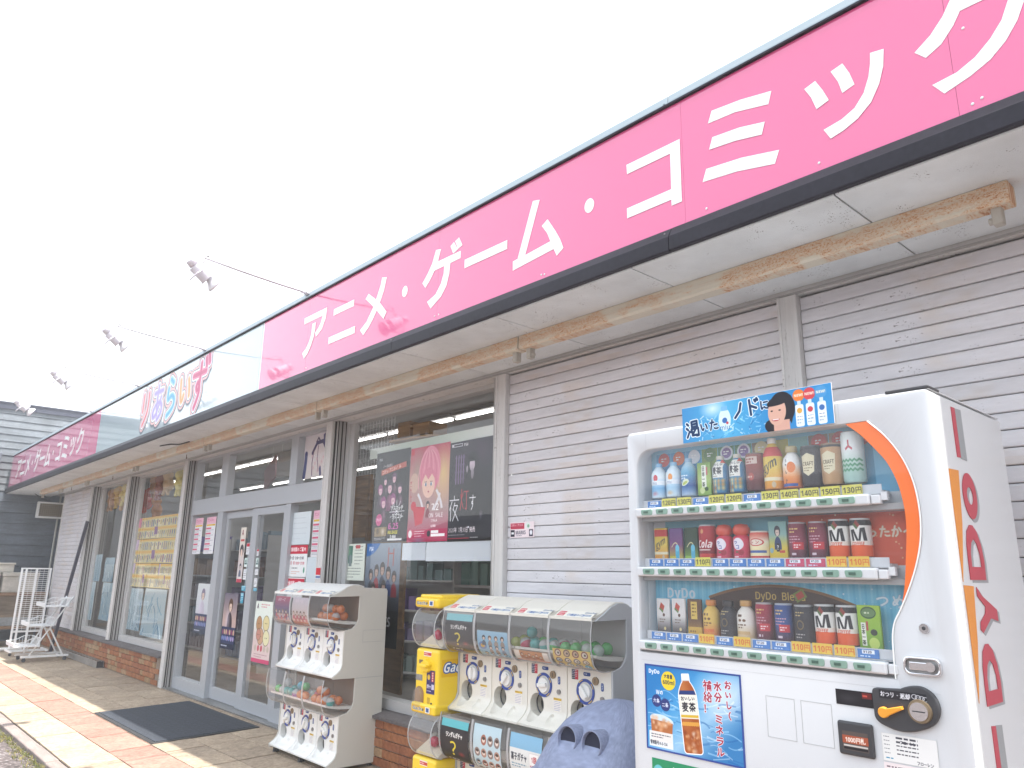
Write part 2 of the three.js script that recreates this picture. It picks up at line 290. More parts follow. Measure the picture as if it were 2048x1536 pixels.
const M = {
  yellow: [0, 1, 2].map((i) => std([[0.455, 0.362, 0.275], [0.42, 0.335, 0.258], [0.48, 0.385, 0.295]][i], 0.92, { map: T_stone, bumpMap: T_rivenB, bumpScale: 0.006 })),
  red: [0, 1, 2].map((i) => std([[0.43, 0.235, 0.19], [0.395, 0.215, 0.175], [0.455, 0.25, 0.205]][i], 0.92, { map: T_stone, bumpMap: T_rivenB, bumpScale: 0.006 })),
  bed: std([0.09, 0.072, 0.055], 1, { map: T_stone }),
  kerb: std([0.34, 0.285, 0.27], 0.95, { map: T_conc, bumpMap: T_rivenB, bumpScale: 0.002 }),
  asphalt: std([0.26, 0.235, 0.24], 0.97, { map: T_asph, bumpMap: T_asph, bumpScale: 0.004 }),
  grass: [[0.10, 0.13, 0.03], [0.16, 0.155, 0.045], [0.24, 0.20, 0.07]].map((c) => phy(c, 0.9, { side: THREE.DoubleSide })),
  brickO: [[0.40, 0.165, 0.075], [0.44, 0.20, 0.10], [0.36, 0.14, 0.07]].map((c) => std(c, 0.85, { map: T_brickB, bumpMap: T_brickB, bumpScale: 0.002 })),
  brickT: [[0.42, 0.29, 0.17], [0.47, 0.32, 0.20]].map((c) => std(c, 0.85, { map: T_brickB, bumpMap: T_brickB, bumpScale: 0.002 })),
  mortar: std([0.33, 0.27, 0.22], 1, { map: T_conc }),
  sill: std([0.17, 0.155, 0.16], 0.85, { map: T_conc }),
  paint: std([0.68, 0.68, 0.69], 0.55, { map: T_paint }),
  slat: std([0.78, 0.78, 0.81], 0.5, { map: T_slat }),
  dark: std([0.02, 0.02, 0.024], 0.8),
  alu: std([0.46, 0.48, 0.51], 0.42, { metalness: 0.25 }),
  aluW: std([0.52, 0.52, 0.52], 0.45, { metalness: 0.2 }),
  aluB: std([0.42, 0.41, 0.40], 0.45, { metalness: 0.3 }),
  soffit: std([0.80, 0.86, 0.92], 0.8, { map: T_soffit }),
  rust: std([0.80, 0.80, 0.79], 0.7, { map: T_rust }),
  trim: phy([0.028, 0.026, 0.040], 0.5, { specularIntensity: 0.5, map: T_conc }),
  pink: phy([0.79, 0.115, 0.29], 0.14, { ior: 1.6, clearcoat: 1, clearcoatRoughness: 0.03 }),
  white: phy([0.49, 0.60, 0.635], 0.14, { ior: 1.6, clearcoat: 1, clearcoatRoughness: 0.03 }),
  letter: phy([0.90, 0.92, 0.90], 0.4, { clearcoat: 0.6, clearcoatRoughness: 0.1 }),
  coping: std([0.30, 0.36, 0.40], 0.5),
  glass: phy(0xffffff, 0, { transmission: 1, thickness: 0, ior: 1.52, side: THREE.DoubleSide }),
  acrylic: phy([0.95, 0.96, 0.97], 0.02, { transmission: 0.95, thickness: 0, ior: 1.49, side: THREE.DoubleSide }),
  clear: phy([0.92, 0.92, 0.92], 0.05, { transmission: 0.94, thickness: 0, ior: 1.49, side: THREE.DoubleSide }),
  smoke: phy([0.86, 0.86, 0.86], 0.08, { transmission: 0.93, clearcoat: 0.5, clearcoatRoughness: 0.1, thickness: 0, ior: 1.49, side: THREE.DoubleSide }),
  floor: std([0.22, 0.21, 0.20], 0.5, { map: T_conc }), wallIn: std([0.38, 0.37, 0.36], 0.9), ceil: std([0.45, 0.45, 0.45], 0.9),
  tubeOn: std([0.9, 0.9, 0.9], 0.5, { emissive: new THREE.Color(1, 0.98, 0.94), emissiveIntensity: 3.2 }),
  board: [[0.155, 0.180, 0.222], [0.163, 0.189, 0.232], [0.147, 0.172, 0.212]].map((c) => std(c, 0.8, { map: T_board })),
  boardU: [[0.22, 0.245, 0.275], [0.235, 0.26, 0.29], [0.205, 0.23, 0.26]].map((c) => std(c, 0.85, { map: T_board })),
  cap: std([0.045, 0.05, 0.075], 0.5),
  matC: std([0.075, 0.088, 0.118], 0.95, { map: T_matC, bumpMap: T_mat, bumpScale: 0.006 }), rubber: std([0.03, 0.03, 0.033], 0.7),
  wire: std([0.80, 0.81, 0.82], 0.35), black: std([0.045, 0.045, 0.05], 0.5), galv: std([0.42, 0.43, 0.44], 0.4, { metalness: 0.7, map: T_conc }),
  groove: std([0.05, 0.045, 0.042], 0.7), binBack: std([0.27, 0.19, 0.14], 0.7), binBackG: std([0.46, 0.45, 0.44], 0.7), holder: std([0.40, 0.37, 0.32], 0.6), lampArm: phy([0.52, 0.51, 0.54], 0.4), lampW: phy([0.68, 0.66, 0.71], 0.35, { clearcoat: 0.4 }), seam: phy([0.75, 0.75, 0.75], 0.3, { transmission: 0.5, thickness: 0, side: THREE.DoubleSide }), chute: phy([0.07, 0.07, 0.075], 0.25, { clearcoat: 0.6 }), chrome: std([0.75, 0.75, 0.77], 0.15, { metalness: 1 }),
  plastic: phy([0.74, 0.715, 0.64], 0.38, { clearcoat: 0.25, clearcoatRoughness: 0.3 }), plasticW: phy([0.80, 0.80, 0.775], 0.36, { clearcoat: 0.25, clearcoatRoughness: 0.3 }),
  grey: std([0.40, 0.40, 0.40], 0.6), sideP: std([0.60, 0.585, 0.54], 0.55), sideG: std([0.46, 0.475, 0.49], 0.55),
  yel: phy([0.86, 0.60, 0.02], 0.35, { clearcoat: 0.4, clearcoatRoughness: 0.2 }), blue: phy([0.03, 0.07, 0.30], 0.4), bronze: std([0.30, 0.23, 0.15], 0.35, { metalness: 0.7 }),
  vend: phy([0.63, 0.64, 0.655], 0.42, { clearcoat: 0.3, clearcoatRoughness: 0.25 }), vendS: phy([0.70, 0.71, 0.72], 0.35, { clearcoat: 0.5, clearcoatRoughness: 0.15 }),
  orange: phy([0.86, 0.17, 0.025], 0.4, { clearcoat: 0.5 }), green: phy([0.23, 0.36, 0.29], 0.25, { clearcoat: 0.6 }), greenD: std([0.07, 0.13, 0.10], 0.3),
  bin: phy([0.32, 0.38, 0.57], 0.6, { map: T_conc }), binD: std([0.015, 0.018, 0.04], 0.8),
  redS: std([0.52, 0.05, 0.075], 0.45), orgS: std([0.78, 0.28, 0.03], 0.45), greyS: std([0.33, 0.34, 0.35], 0.5),
};
for (const k of ['glass', 'clear', 'smoke']) M[k].name = k;

// ---------------------------------------------------------------- ground, pavement, kerb
{
  const g = new THREE.PlaneGeometry(600, 600); g.rotateX(-Math.PI / 2); const uv = g.attributes.uv; for (let i = 0; i < uv.count; i++) uv.setXY(i, uv.getX(i) * 500, uv.getY(i) * 500);
  const ground = mesh('ground', g, M.asphalt, scene); ground.position.y = -0.085; ground.userData.kind = 'structure';
}
const pavement = group('pavement', scene); pavement.userData.kind = 'structure'; pavement.rotation.x = Math.atan(0.025);
{
  mesh('paving_bed', bx(-16.7, 3.2, -0.07, -0.009, -0.1, 1.598), M.bed, pavement);
  const rowsZ = [[0.062, 0.36], [0.367, 0.665], [0.672, 0.972], [0.979, 1.277], [1.284, 1.594]];
  const geos = rowsZ.map(([a, b]) => [0, 1, 2, 3].map((k) => { const g = new RoundedBoxGeometry(0.2955, 0.04, b - a - 0.001, 1, 0.004), p = g.attributes.position, n = g.attributes.normal, uv = g.attributes.uv; for (let i = 0; i < p.count; i++) uv.setXY(i, p.getX(i) * 0.9 + k * 0.27, p.getZ(i) * 0.9 + (Math.abs(n.getY(i)) < 0.5 ? p.getY(i) : 0) + k * 0.41); return g; }));
  for (let i = -24; i < 35; i++) for (let r = 0; r < 5; r++) {
    const x = -9.27 + 0.305 * i + 0.1525 + 0.0, big = ((i % 6) + 6) % 6 === 5 ? -0.0045 : ((i % 6) + 6) % 6 === 0 ? 0.0035 : 0;
    const t = mesh('paving_tile', geos[r][Math.floor(rnd() * 4)], pick(r === 3 ? M.red : M.yellow), pavement);
    t.position.set(x + big, -0.02 + rr(-0.0025, 0.0015), (rowsZ[r][0] + rowsZ[r][1]) / 2); t.rotation.set(rr(-0.004, 0.004), rnd() < 0.5 ? 0 : Math.PI, rr(-0.005, 0.005));
  }
  mesh('edge_strip', bx(-16.7, 3.2, -0.04, -0.003, -0.1, 0.055), M.yellow[1], pavement);
  for (let x = -16.8; x < 3; x += 0.605) { const k = mesh('kerbstone', rb(x, x + 0.598, -0.13, -0.002, 1.604, 1.695, 0.012), M.kerb, pavement); k.position.y = rr(-0.003, 0.003); }
  // grass tufts and moss along the kerb's foot
  const bl = new THREE.BufferGeometry(); bl.setAttribute('position', new THREE.Float32BufferAttribute([-0.5, 0, 0, 0.5, 0, 0, 0.25, 0.6, 0.15, -0.5, 0, 0, 0.25, 0.6, 0.15, -0.1, 1, 0.5], 3)); bl.computeVertexNormals(); bl.setAttribute('uv', new THREE.Float32BufferAttribute(new Float32Array(12), 2));
  const N = 9000, o = new THREE.Object3D();
  const grass = M.grass.map((m) => { const im = new THREE.InstancedMesh(bl, m, N / 3); return im; });
  for (let k = 0; k < N; k++) {
    const x = -16.5 + 19 * rnd(), dens = n16(x * 0.11, 0.3) * 0.8 + n64(x * 0.13, 0.7) * 0.4; let s = dens > 0.56 ? 1 : 0.35;
    const z = 1.708 + Math.pow(rnd(), 1.6) * (0.02 + 0.085 * s);
    o.position.set(x, -0.086, z); o.rotation.set(rr(-0.7, 0.7), rr(0, 6.3), rr(-0.7, 0.7)); const h = rr(0.008, 0.03) * (0.4 + s); o.scale.set(rr(0.003, 0.006), h, h); o.updateMatrix();
    grass[k % 3].setMatrixAt(Math.floor(k / 3), o.matrix);
  }
  const gg = group('kerb_grass', scene); gg.userData = { kind: 'stuff', label: 'short yellow-green grass growing along the foot of the kerb', category: 'grass' };
  grass.forEach((im) => { im.name = 'grass'; gg.add(im); });
}

// ---------------------------------------------------------------- the shop
const shop = thing('shop_building', 'single-storey shop with pink fascia sign, grey roller shutters and glass front', 'shop');
const XL = -15.5, XR = 3.0;
// brick plinths
function plinth(x0, x1) {
  const w = group('brick_wall', shop); mesh('mortar', bx(x0, x1, -0.05, 0.305, -0.16, 0.035), M.mortar, w);
  const mk = (L) => [0, 1].map((k) => { const g = rb(0, L, 0, 0.054, 0, 0.02, 0.003, 1), p = g.attributes.position, uv = g.attributes.uv; for (let i = 0; i < p.count; i++) uv.setXY(i, p.getX(i) + k * 0.3, p.getY(i) + k * 0.6); return g; });
  const long = mk(0.205), short = mk(0.098);
  for (let c = 0; c < 5; c++) for (let x = x0 + (c % 2 ? 0.006 : -0.1), k = c; x < x1 - 0.05; k++) {
    const sh = rnd() < 0.34, L = sh ? 0.098 : 0.205, b = sh ? short : long;
    if (x >= x0 - 0.001 && x + L <= x1 + 0.002) { const m = mesh('brick', b[k % 3 ? 0 : 1], (sh ? rnd() < 0.62 : rnd() < 0.16) ? pick(M.brickT) : pick(M.brickO), w); m.position.set(x, 0.004 + c * 0.0605, 0.026 + rr(0, 0.0025)); }
    x += L + 0.0028;
  }
  mesh('window_ledge', exX([[-0.16, 0.3055], [0.075, 0.3055], [0.075, 0.325], [-0.02, 0.345], [-0.16, 0.345]], x0, x1, 0.003), M.sill, w);
}
plinth(XL, -9.355); plinth(-5.765, -3.61);
// white posts with the shutter rails beside them
for (const [a, b, y0] of [[-13.605, -13.52, 0.346], [-11.645, -11.55, 0.346], [-9.35, -9.262, -0.01], [-5.862, -5.768, -0.01], [-3.605, -3.517, -0.01], [-1.615, -1.525, -0.01], [0.43, 0.52, -0.01], [2.5, 2.59, -0.01]]) {
  const p = group('post', shop); mesh('face_strip', [rb(a, b, y0, 2.562, -0.02, 0.042, 0.004), bx(a - 0.001, a + 0.012, y0, 2.56, 0.042, 0.046)], M.paint, p);
}
for (const [x, s, y0] of [[-13.52, 1, 0.346], [-11.55, 1, 0.346], [-9.262, 1, 0.0], [-5.768, 1, 0.346], [-11.645, -1, 0.346], [-9.35, -1, 0.346], [-5.862, -1, 0], [-3.605, -1, 0.346]]) {
  const r = group('shutter_rail', shop), o = (a, b) => (s > 0 ? [x + a, x + b] : [x - b, x - a]);
  mesh('channel', [bx(...o(0.001, 0.012), y0, 2.56, -0.085, 0.02), bx(...o(0.012, 0.055), y0, 2.56, -0.085, -0.075), bx(...o(0.038, 0.055), y0, 2.56, -0.075, 0.012)], M.aluB, r);
  mesh('rail_groove', [bx(...o(0.0125, 0.0135), y0 + 0.002, 2.555, 0.006, 0.019), bx(...o(0.0555, 0.0565), y0 + 0.002, 2.555, 0.001, 0.011), bx(...o(0.0555, 0.0565), y0 + 0.002, 2.555, -0.036, -0.022), bx(...o(0.0555, 0.0565), y0 + 0.002, 2.555, -0.074, -0.062)], M.groove, r);
}
mesh('head_beam', [bx(XL, XR, 2.562, 2.6, -0.16, 0.024)], M.paint, shop);
mesh('head_trim', [bx(XL, XR, 2.566, 2.574, 0.024, 0.034)], M.aluB, shop);
// roller shutters, each slat a curved strip
{
  const prof = [[-0.012, 0], [0.001, 0.0], [0.0045, 0.003], [0.005, 0.008], [0.0055, 0.034], [0.005, 0.054], [0.0015, 0.0605], [-0.004, 0.0625], [-0.012, 0.0625]];
  const made = new Map();
  const geo = (w, k) => { const id = w + '/' + k; if (!made.has(id)) { const g = exX(prof, 0, w), p = g.attributes.position, uv = g.attributes.uv; for (let i = 0; i < p.count; i++) uv.setXY(i, p.getX(i) * 0.42 + k * 0.31, p.getY(i) * 2.6 + k * 0.23); made.set(id, g); } return made.get(id); };
  for (const [x0, x1, y0] of [[XL, -13.605, 0.346], [-3.517, -1.615, 0.0], [-1.525, 0.43, 0.0], [0.52, 2.5, 0.0]]) {
    const s = group('roller_shutter', shop); mesh('shutter_back', bx(x0, x1, y0, 2.562, -0.05, -0.03), M.dark, s);
    const w = +(x1 - x0 - 0.006).toFixed(3); let k = 0;
    for (let y = 2.553 - 0.0625; y > y0 - 0.02; y -= 0.065, k++) { const m = mesh('slat', geo(w, Math.floor(rnd() * 6)), M.slat, s); m.position.set(x0 + 0.003, y, rr(-0.001, 0.001)); m.rotation.x = rr(-0.012, 0.012); }
  }
}
// windows
function windowUnit(x0, x1, y0, y1, zg) {
  const w = group('shop_window', shop), f = 0.045;
  mesh('window_frame', [bx(x0, x0 + f, y0, y1, zg - 0.05, zg + 0.03), bx(x1 - f, x1, y0, y1, zg - 0.05, zg + 0.03), bx(x0 + f, x1 - f, y0, y0 + 0.07, zg - 0.05, zg + 0.04), bx(x0 + f, x1 - f, y1 - 0.03, y1, zg - 0.05, zg + 0.03), bx(x0 + f, x0 + f + 0.06, y0 + 0.07, y1 - 0.03, zg - 0.03, zg + 0.012)], M.aluW, w);
  mesh('window_pane', new THREE.PlaneGeometry(x1 - x0 - 2 * f, y1 - y0 - 0.1).translate((x0 + x1) / 2, (y0 + y1) / 2 + 0.02, zg), M.glass, w);
}
windowUnit(-13.463, -11.702, 0.346, 2.56, -0.1); windowUnit(-11.493, -9.407, 0.346, 2.56, -0.1); windowUnit(-5.711, -3.662, 0.346, 2.56, -0.1);
// entrance: transom lights, header bar, sliding leaves, side lights
{
  const d = group('entrance', shop), A = -9.2, B = -5.93, z = -0.05;
  mesh('door_header', rb(A, B, 1.905, 2.08, z - 0.12, z + 0.005, 0.006), M.alu, d, 'wide grey header bar over the sliding doors');
  mesh('door_frame', [bx(A, A + 0.06, 0, 2.56, z - 0.08, z), bx(B - 0.06, B, 0, 2.56, z - 0.08, z), bx(-8.40, -8.215, 2.081, 2.56, z - 0.08, z), bx(-6.705, -6.56, 2.081, 2.56, z - 0.08, z), bx(A + 0.06, -8.40, 2.53, 2.56, z - 0.08, z), bx(-8.215, -6.705, 2.53, 2.56, z - 0.08, z), bx(-6.56, B - 0.06, 2.53, 2.56, z - 0.08, z),
    bx(-8.375, -8.225, 0.0, 1.904, z - 0.08, z), bx(-6.71, -6.615, 0.0, 1.904, z - 0.08, z), bx(A + 0.06, -8.375, 0.0, 0.125, z - 0.08, z), bx(-6.615, B - 0.06, 0.0, 0.125, z - 0.08, z)], M.alu, d);
  for (const [a, b, y0, y1] of [[A + 0.06, -8.40, 2.081, 2.53], [-8.215, -6.705, 2.081, 2.53], [-6.56, B - 0.06, 2.081, 2.53], [A + 0.06, -8.375, 0.125, 1.904], [-6.615, B - 0.06, 0.125, 1.904]])
    mesh('glass_pane', new THREE.PlaneGeometry(b - a, y1 - y0).translate((a + b) / 2, (y0 + y1) / 2, z - 0.04), M.glass, d);
  for (const [a, b, zz] of [[-8.222, -7.34, z - 0.045], [-7.48, -6.712, z - 0.012]]) {
    const t = zz < -0.08;
    mesh('door_leaf_frame', [bx(a, a + (t ? 0.06 : 0.135), 0.012, 1.90, zz - 0.03, zz), bx(b - 0.06, b, 0.012, 1.90, zz - 0.03, zz), bx(a + (t ? 0.06 : 0.135), b - 0.06, 0.012, 0.125, zz - 0.03, zz), bx(a + (t ? 0.06 : 0.135), b - 0.06, 1.83, 1.90, zz - 0.03, zz)], M.alu, d, 'grey metal frame of a sliding door leaf');
    mesh('glass_pane', new THREE.PlaneGeometry(b - a - 0.12, 1.705).translate((a + b) / 2 + (t ? 0 : 0.035), 0.978, zz - 0.015), M.glass, d);
  }
  mesh('threshold', bx(-9.26, -5.87, -0.02, 0.008, -0.2, 0.03), M.galv, d);
}
// soffit of the canopy
for (let k = 0, x = 1.68; x > -16.6; k++, x -= 0.895) { const p = mesh('soffit_panel', bx(Math.max(-16.6, x - 0.895 + 0.0035), x - 0.0035, 2.592, 2.612, 0.03, 0.752, k * 0.37, k * 0.61), M.soffit, shop); }
mesh('canopy_core', bx(-16.58, XR, 2.616, 3.27, 0.026, 0.72), M.dark, shop);
// rusty fluorescent battens under the soffit, tubes long gone
{
  const ends = [-0.56, -2.95, -5.28, -7.64, -9.99, -12.3, -13.9, -15.3];
  for (let k = 0; k < ends.length - 1; k++) {
    const b = ends[k] - 0.006, a = ends[k + 1] + 0.006, p = group('light_batten', shop, k === 0 ? 'rustiest fluorescent batten, at the right end of the row' : undefined);
    const g = exX([[0.452, 2.590], [0.455, 2.524], [0.447, 2.515], [0.385, 2.515], [0.372, 2.530], [0.372, 2.590]], a, b, 0.002), P = g.attributes.position, n = g.attributes.normal, uv = g.attributes.uv;
    for (let i = 0; i < P.count; i++) uv.setXY(i, P.getX(i) * 0.5 + k * 0.13, (n.getZ(i) > 0.5 ? (P.getY(i) - 2.512) * 9 : 0.03 + (P.getZ(i) - 0.37) * 1.2));
    mesh('batten_body', g, M.rust, p);
    for (const x of [b - 0.05, a + 0.05]) { mesh('lamp_holder', [rb(x - 0.016, x + 0.016, 2.458, 2.522, 0.387, 0.428, 0.006), new THREE.CylinderGeometry(0.012, 0.012, 0.012, 10).rotateZ(Math.PI / 2).translate(x + (x > (a + b) / 2 ? -0.022 : 0.022), 2.478, 0.407)], M.holder, p); }
  }
  for (const [x, z] of [[-1.73, 0.36], [-9.0, 0.15], [-12.0, 0.15], [-14.3, 0.18], [-6.1, 0.36]]) mesh('cable_hook', tube([[x, 2.594, z], [x + 0.004, 2.555, z], [x + 0.02, 2.54, z + 0.006], [x + 0.028, 2.552, z]], 0.0035, 12), std([0.12, 0.06, 0.035], 0.8), shop);
  mesh('torn_strip', tube([[-8.45, 2.575, 0.62], [-8.3, 2.583, 0.56], [-8.15, 2.57, 0.52], [-8.0, 2.588, 0.47]], 0.007, 16), M.dark, shop);
}
// fascia: dark trim below, sign boards, coping above
for (let x = 0.37, k = 0; x > -16.6; x -= 2.055, k++) {
  const a = Math.max(-16.62, x - 2.055 + 0.002), b = x - 0.002;
  mesh('fascia_trim', exX([[0.70, 2.598], [0.772, 2.598], [0.776, 2.604], [0.776, 2.662], [0.748, 2.708], [0.70, 2.708]], a, b), M.trim, shop);
  mesh('coping', exX([[0.55, 3.29], [0.752, 3.29], [0.752, 3.298], [0.742, 3.305], [0.735, 3.342], [0.55, 3.352]], a, b), M.coping, shop);
  mesh('fascia_screw', new THREE.SphereGeometry(0.004, 8, 6).translate(b - 0.025, 2.685, 0.763), M.galv, shop);
  if (k % 1 === 0) mesh('coping_joint', bx(b - 0.012, b - 0.006, 3.29, 3.3, 0.7525, 0.7535), M.dark, shop);
}
mesh('fascia_trim', [exX([[0.70, 2.598], [0.772, 2.598], [0.776, 2.604], [0.776, 2.662], [0.748, 2.708], [0.70, 2.708]], 0.372, XR)], M.trim, shop);
mesh('coping', [exX([[0.55, 3.29], [0.752, 3.29], [0.752, 3.298], [0.742, 3.305], [0.735, 3.342], [0.55, 3.352]], 0.372, XR)], M.coping, shop);
mesh('sign_edge_strip', bx(-16.62, XR, 3.282, 3.29, 0.72, 0.757), M.trim, shop);
const sign = group('sign_board', shop, 'long fascia sign, pink at both ends and white in the middle');
{
  for (const [xs, m] of [[[-16.6, -15.1, -13.6, -12.1, -10.6], M.pink], [[-10.6, -8.8, -7.1, -5.755], M.white], [[-5.73, -4.94, -3.33, -1.62, -0.60, 1.2, XR], M.pink]])
    for (let i = 0; i + 1 < xs.length; i++) mesh('sign_panel', bx(xs[i] + 0.0005, xs[i + 1] - 0.0005, 2.71, 3.281, 0.722, 0.742), m, sign);
  mesh('sign_panel', bx(-5.7538, -5.7312, 2.71, 3.281, 0.722, 0.7405), M.letter, sign);
  const L = `-5.010,3.137 -4.667,3.137 -4.675,3.06 -4.721,2.986 -4.804,2.945 -4.821,2.981 -4.773,3.011 -4.743,3.043 -4.724,3.089 -5.006,3.089
-4.875,3.062 -4.822,3.062 -4.824,3.016 -4.838,2.953 -4.870,2.893 -4.912,2.844 -4.963,2.812 -5.000,2.861 -4.945,2.888 -4.902,2.934 -4.877,2.987
-4.563,3.094 -4.287,3.094 -4.287,3.047 -4.563,3.047
-4.608,2.896 -4.251,2.896 -4.251,2.846 -4.608,2.846
-3.945,3.153 -3.889,3.140 -3.913,3.059 -3.957,2.981 -4.014,2.906 -4.074,2.846 -4.139,2.805 -4.183,2.849 -4.106,2.891 -4.035,2.971 -3.990,3.042 -3.957,3.109
-4.101,3.084 -4.035,3.040 -3.950,2.979 -3.868,2.899 -3.900,2.859 -3.985,2.936 -4.065,3.002 -4.136,3.055
-3.361,3.156 -3.312,3.147 -3.337,3.076 -3.122,3.074 -3.122,3.030 -3.216,3.028 -3.223,2.966 -3.245,2.899 -3.294,2.845 -3.392,2.797 -3.430,2.848 -3.348,2.874 -3.299,2.927 -3.276,2.982 -3.273,3.028 -3.369,3.027 -3.409,2.980 -3.453,2.942 -3.487,2.981 -3.440,3.024 -3.394,3.080
-3.219,3.134 -3.187,3.149 -3.148,3.091 -3.191,3.079
-3.177,3.151 -3.142,3.163 -3.109,3.105 -3.149,3.094
-3.082,3.006 -2.724,3.006 -2.724,2.955 -3.082,2.955
-2.531,3.158 -2.481,3.146 -2.585,2.876 -2.404,2.892 -2.427,2.943 -2.465,2.995 -2.424,3.017 -2.374,2.942 -2.340,2.885 -2.316,2.828 -2.361,2.801 -2.381,2.843 -2.678,2.819 -2.678,2.870 -2.642,2.873
-1.918,3.102 -1.630,3.102 -1.633,2.812 -1.684,2.812 -1.684,2.840 -1.922,2.840 -1.922,2.888 -1.683,2.888 -1.681,3.055 -1.916,3.055
-1.470,3.159 -1.339,3.144 -1.207,3.116 -1.223,3.066 -1.366,3.101 -1.490,3.109
-1.473,3.038 -1.352,3.025 -1.243,2.999 -1.259,2.951 -1.370,2.975 -1.491,2.989
-1.510,2.910 -1.351,2.892 -1.195,2.857 -1.216,2.808 -1.374,2.842 -1.530,2.859
-1.079,3.056 -1.036,3.068 -1.013,3.019 -0.994,2.967 -1.041,2.953 -1.057,3.010
-0.978,3.076 -0.934,3.086 -0.914,3.036 -0.901,2.983 -0.945,2.971 -0.956,3.023
-0.838,3.074 -0.793,3.065 -0.801,3.002 -0.820,2.944 -0.853,2.888 -0.902,2.848 -0.953,2.826 -1.001,2.815 -1.023,2.860 -0.957,2.871 -0.909,2.893 -0.874,2.934 -0.852,2.987 -0.842,3.034
-0.701,2.997 -0.670,2.960 -0.621,2.984 -0.580,3.030 -0.556,3.070 -0.426,3.070 -0.428,3.028 -0.452,2.972 -0.488,2.927 -0.535,2.887 -0.590,2.862 -0.663,2.854 -0.632,2.807 -0.554,2.830 -0.496,2.857 -0.450,2.897 -0.413,2.948 -0.388,3.004 -0.367,3.11 -0.527,3.11 -0.510,3.150 -0.559,3.165 -0.579,3.125 -0.606,3.080 -0.648,3.034`.split('\n').map((l) => l.split(' ').map((q) => q.split(',').map(Number)));
  const dots = [[-3.672, 2.982, 0.030, 0.036], [-2.146, 2.987, 0.030, 0.036]];
  for (const dx of [0, -11.0]) {
    for (const p of L) { const q = toCreasedNormals(new THREE.ExtrudeGeometry(poly(p), { depth: 0.0015, bevelEnabled: false }), 0.3); mesh('letter', q.translate(dx, 0, 0.7425 + (L.indexOf(p) % 2) * 0.0007), M.letter, sign); }
    for (const [x, y, a, b] of dots) { const s = new THREE.Shape(); s.absellipse(x, y, a, b, 0, Math.PI * 2); mesh('letter', exZ(s, 0.7425, 0.744).translate(dx, 0, 0), M.letter, sign); }
  }
  for (const [x, y] of [[-1.051, 2.741], [-0.561, 2.734], [-0.534, 2.742], [-1.519, 2.737], [-2.468, 2.734], [-2.445, 2.73], [-0.555, 3.005], [-3.35, 2.74], [-3.31, 2.74], [-4.92, 2.735]]) mesh('sign_screw', new THREE.SphereGeometry(0.005, 8, 6).scale(1, 1, 0.5).translate(x, y, 0.743), M.letter, sign);
  // round hiragana of the shop's name, each with a coloured face on a pink backing
  const cv = document.createElement('canvas'); cv.width = 840; cv.height = 220; const g = cv.getContext('2d');
  {
    const cs = [['#d8656e', '#eba6ac'], ['#a99bd6', '#cdbfe6'], ['#62b0d2', '#98d0e4'], ['#dba66c', '#eac8a4'], ['#c9557c', '#e08aa6']];
    const pass = (fn) => [...'りあらいず'].forEach((ch, i) => fn(ch, 10 + i * 158, 14 - i * 2, 182 + i * 4, cs[i]));
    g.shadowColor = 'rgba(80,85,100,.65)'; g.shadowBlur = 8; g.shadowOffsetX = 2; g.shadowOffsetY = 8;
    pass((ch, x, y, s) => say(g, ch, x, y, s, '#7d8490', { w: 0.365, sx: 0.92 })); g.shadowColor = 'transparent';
    pass((ch, x, y, s) => say(g, ch, x, y, s, '#efc0bd', { w: 0.34, sx: 0.92 }));
    pass((ch, x, y, s) => say(g, ch, x, y, s, '#5d6a78', { w: 0.25, sx: 0.92 }));
    pass((ch, x, y, s) => say(g, ch, x, y, s, '#f4f6fb', { w: 0.215, sx: 0.92 }));
    pass((ch, x, y, s, k) => say(g, ch, x, y, s, k[1], { w: 0.15, sx: 0.92 })); pass((ch, x, y, s, k) => say(g, ch, x, y, s, k[0], { w: 0.075, sx: 0.92 }));
  }
  const lt = new THREE.CanvasTexture(cv); lt.colorSpace = THREE.SRGBColorSpace;
  mesh('shop_name_print', new THREE.PlaneGeometry(2.1, 0.55).translate(-7.88, 2.996, 0.7432), phy(0xffffff, 0.4, { map: lt, transparent: true }), sign, 'rounded rainbow-coloured hiragana shop name on the white board');
}
mesh('roof', [bx(-16.5, XR, 3.27, 3.3, -9, 0.56), bx(-16.5, XR, 2.6, 3.27, -0.16, 0.02)], M.grey, shop);
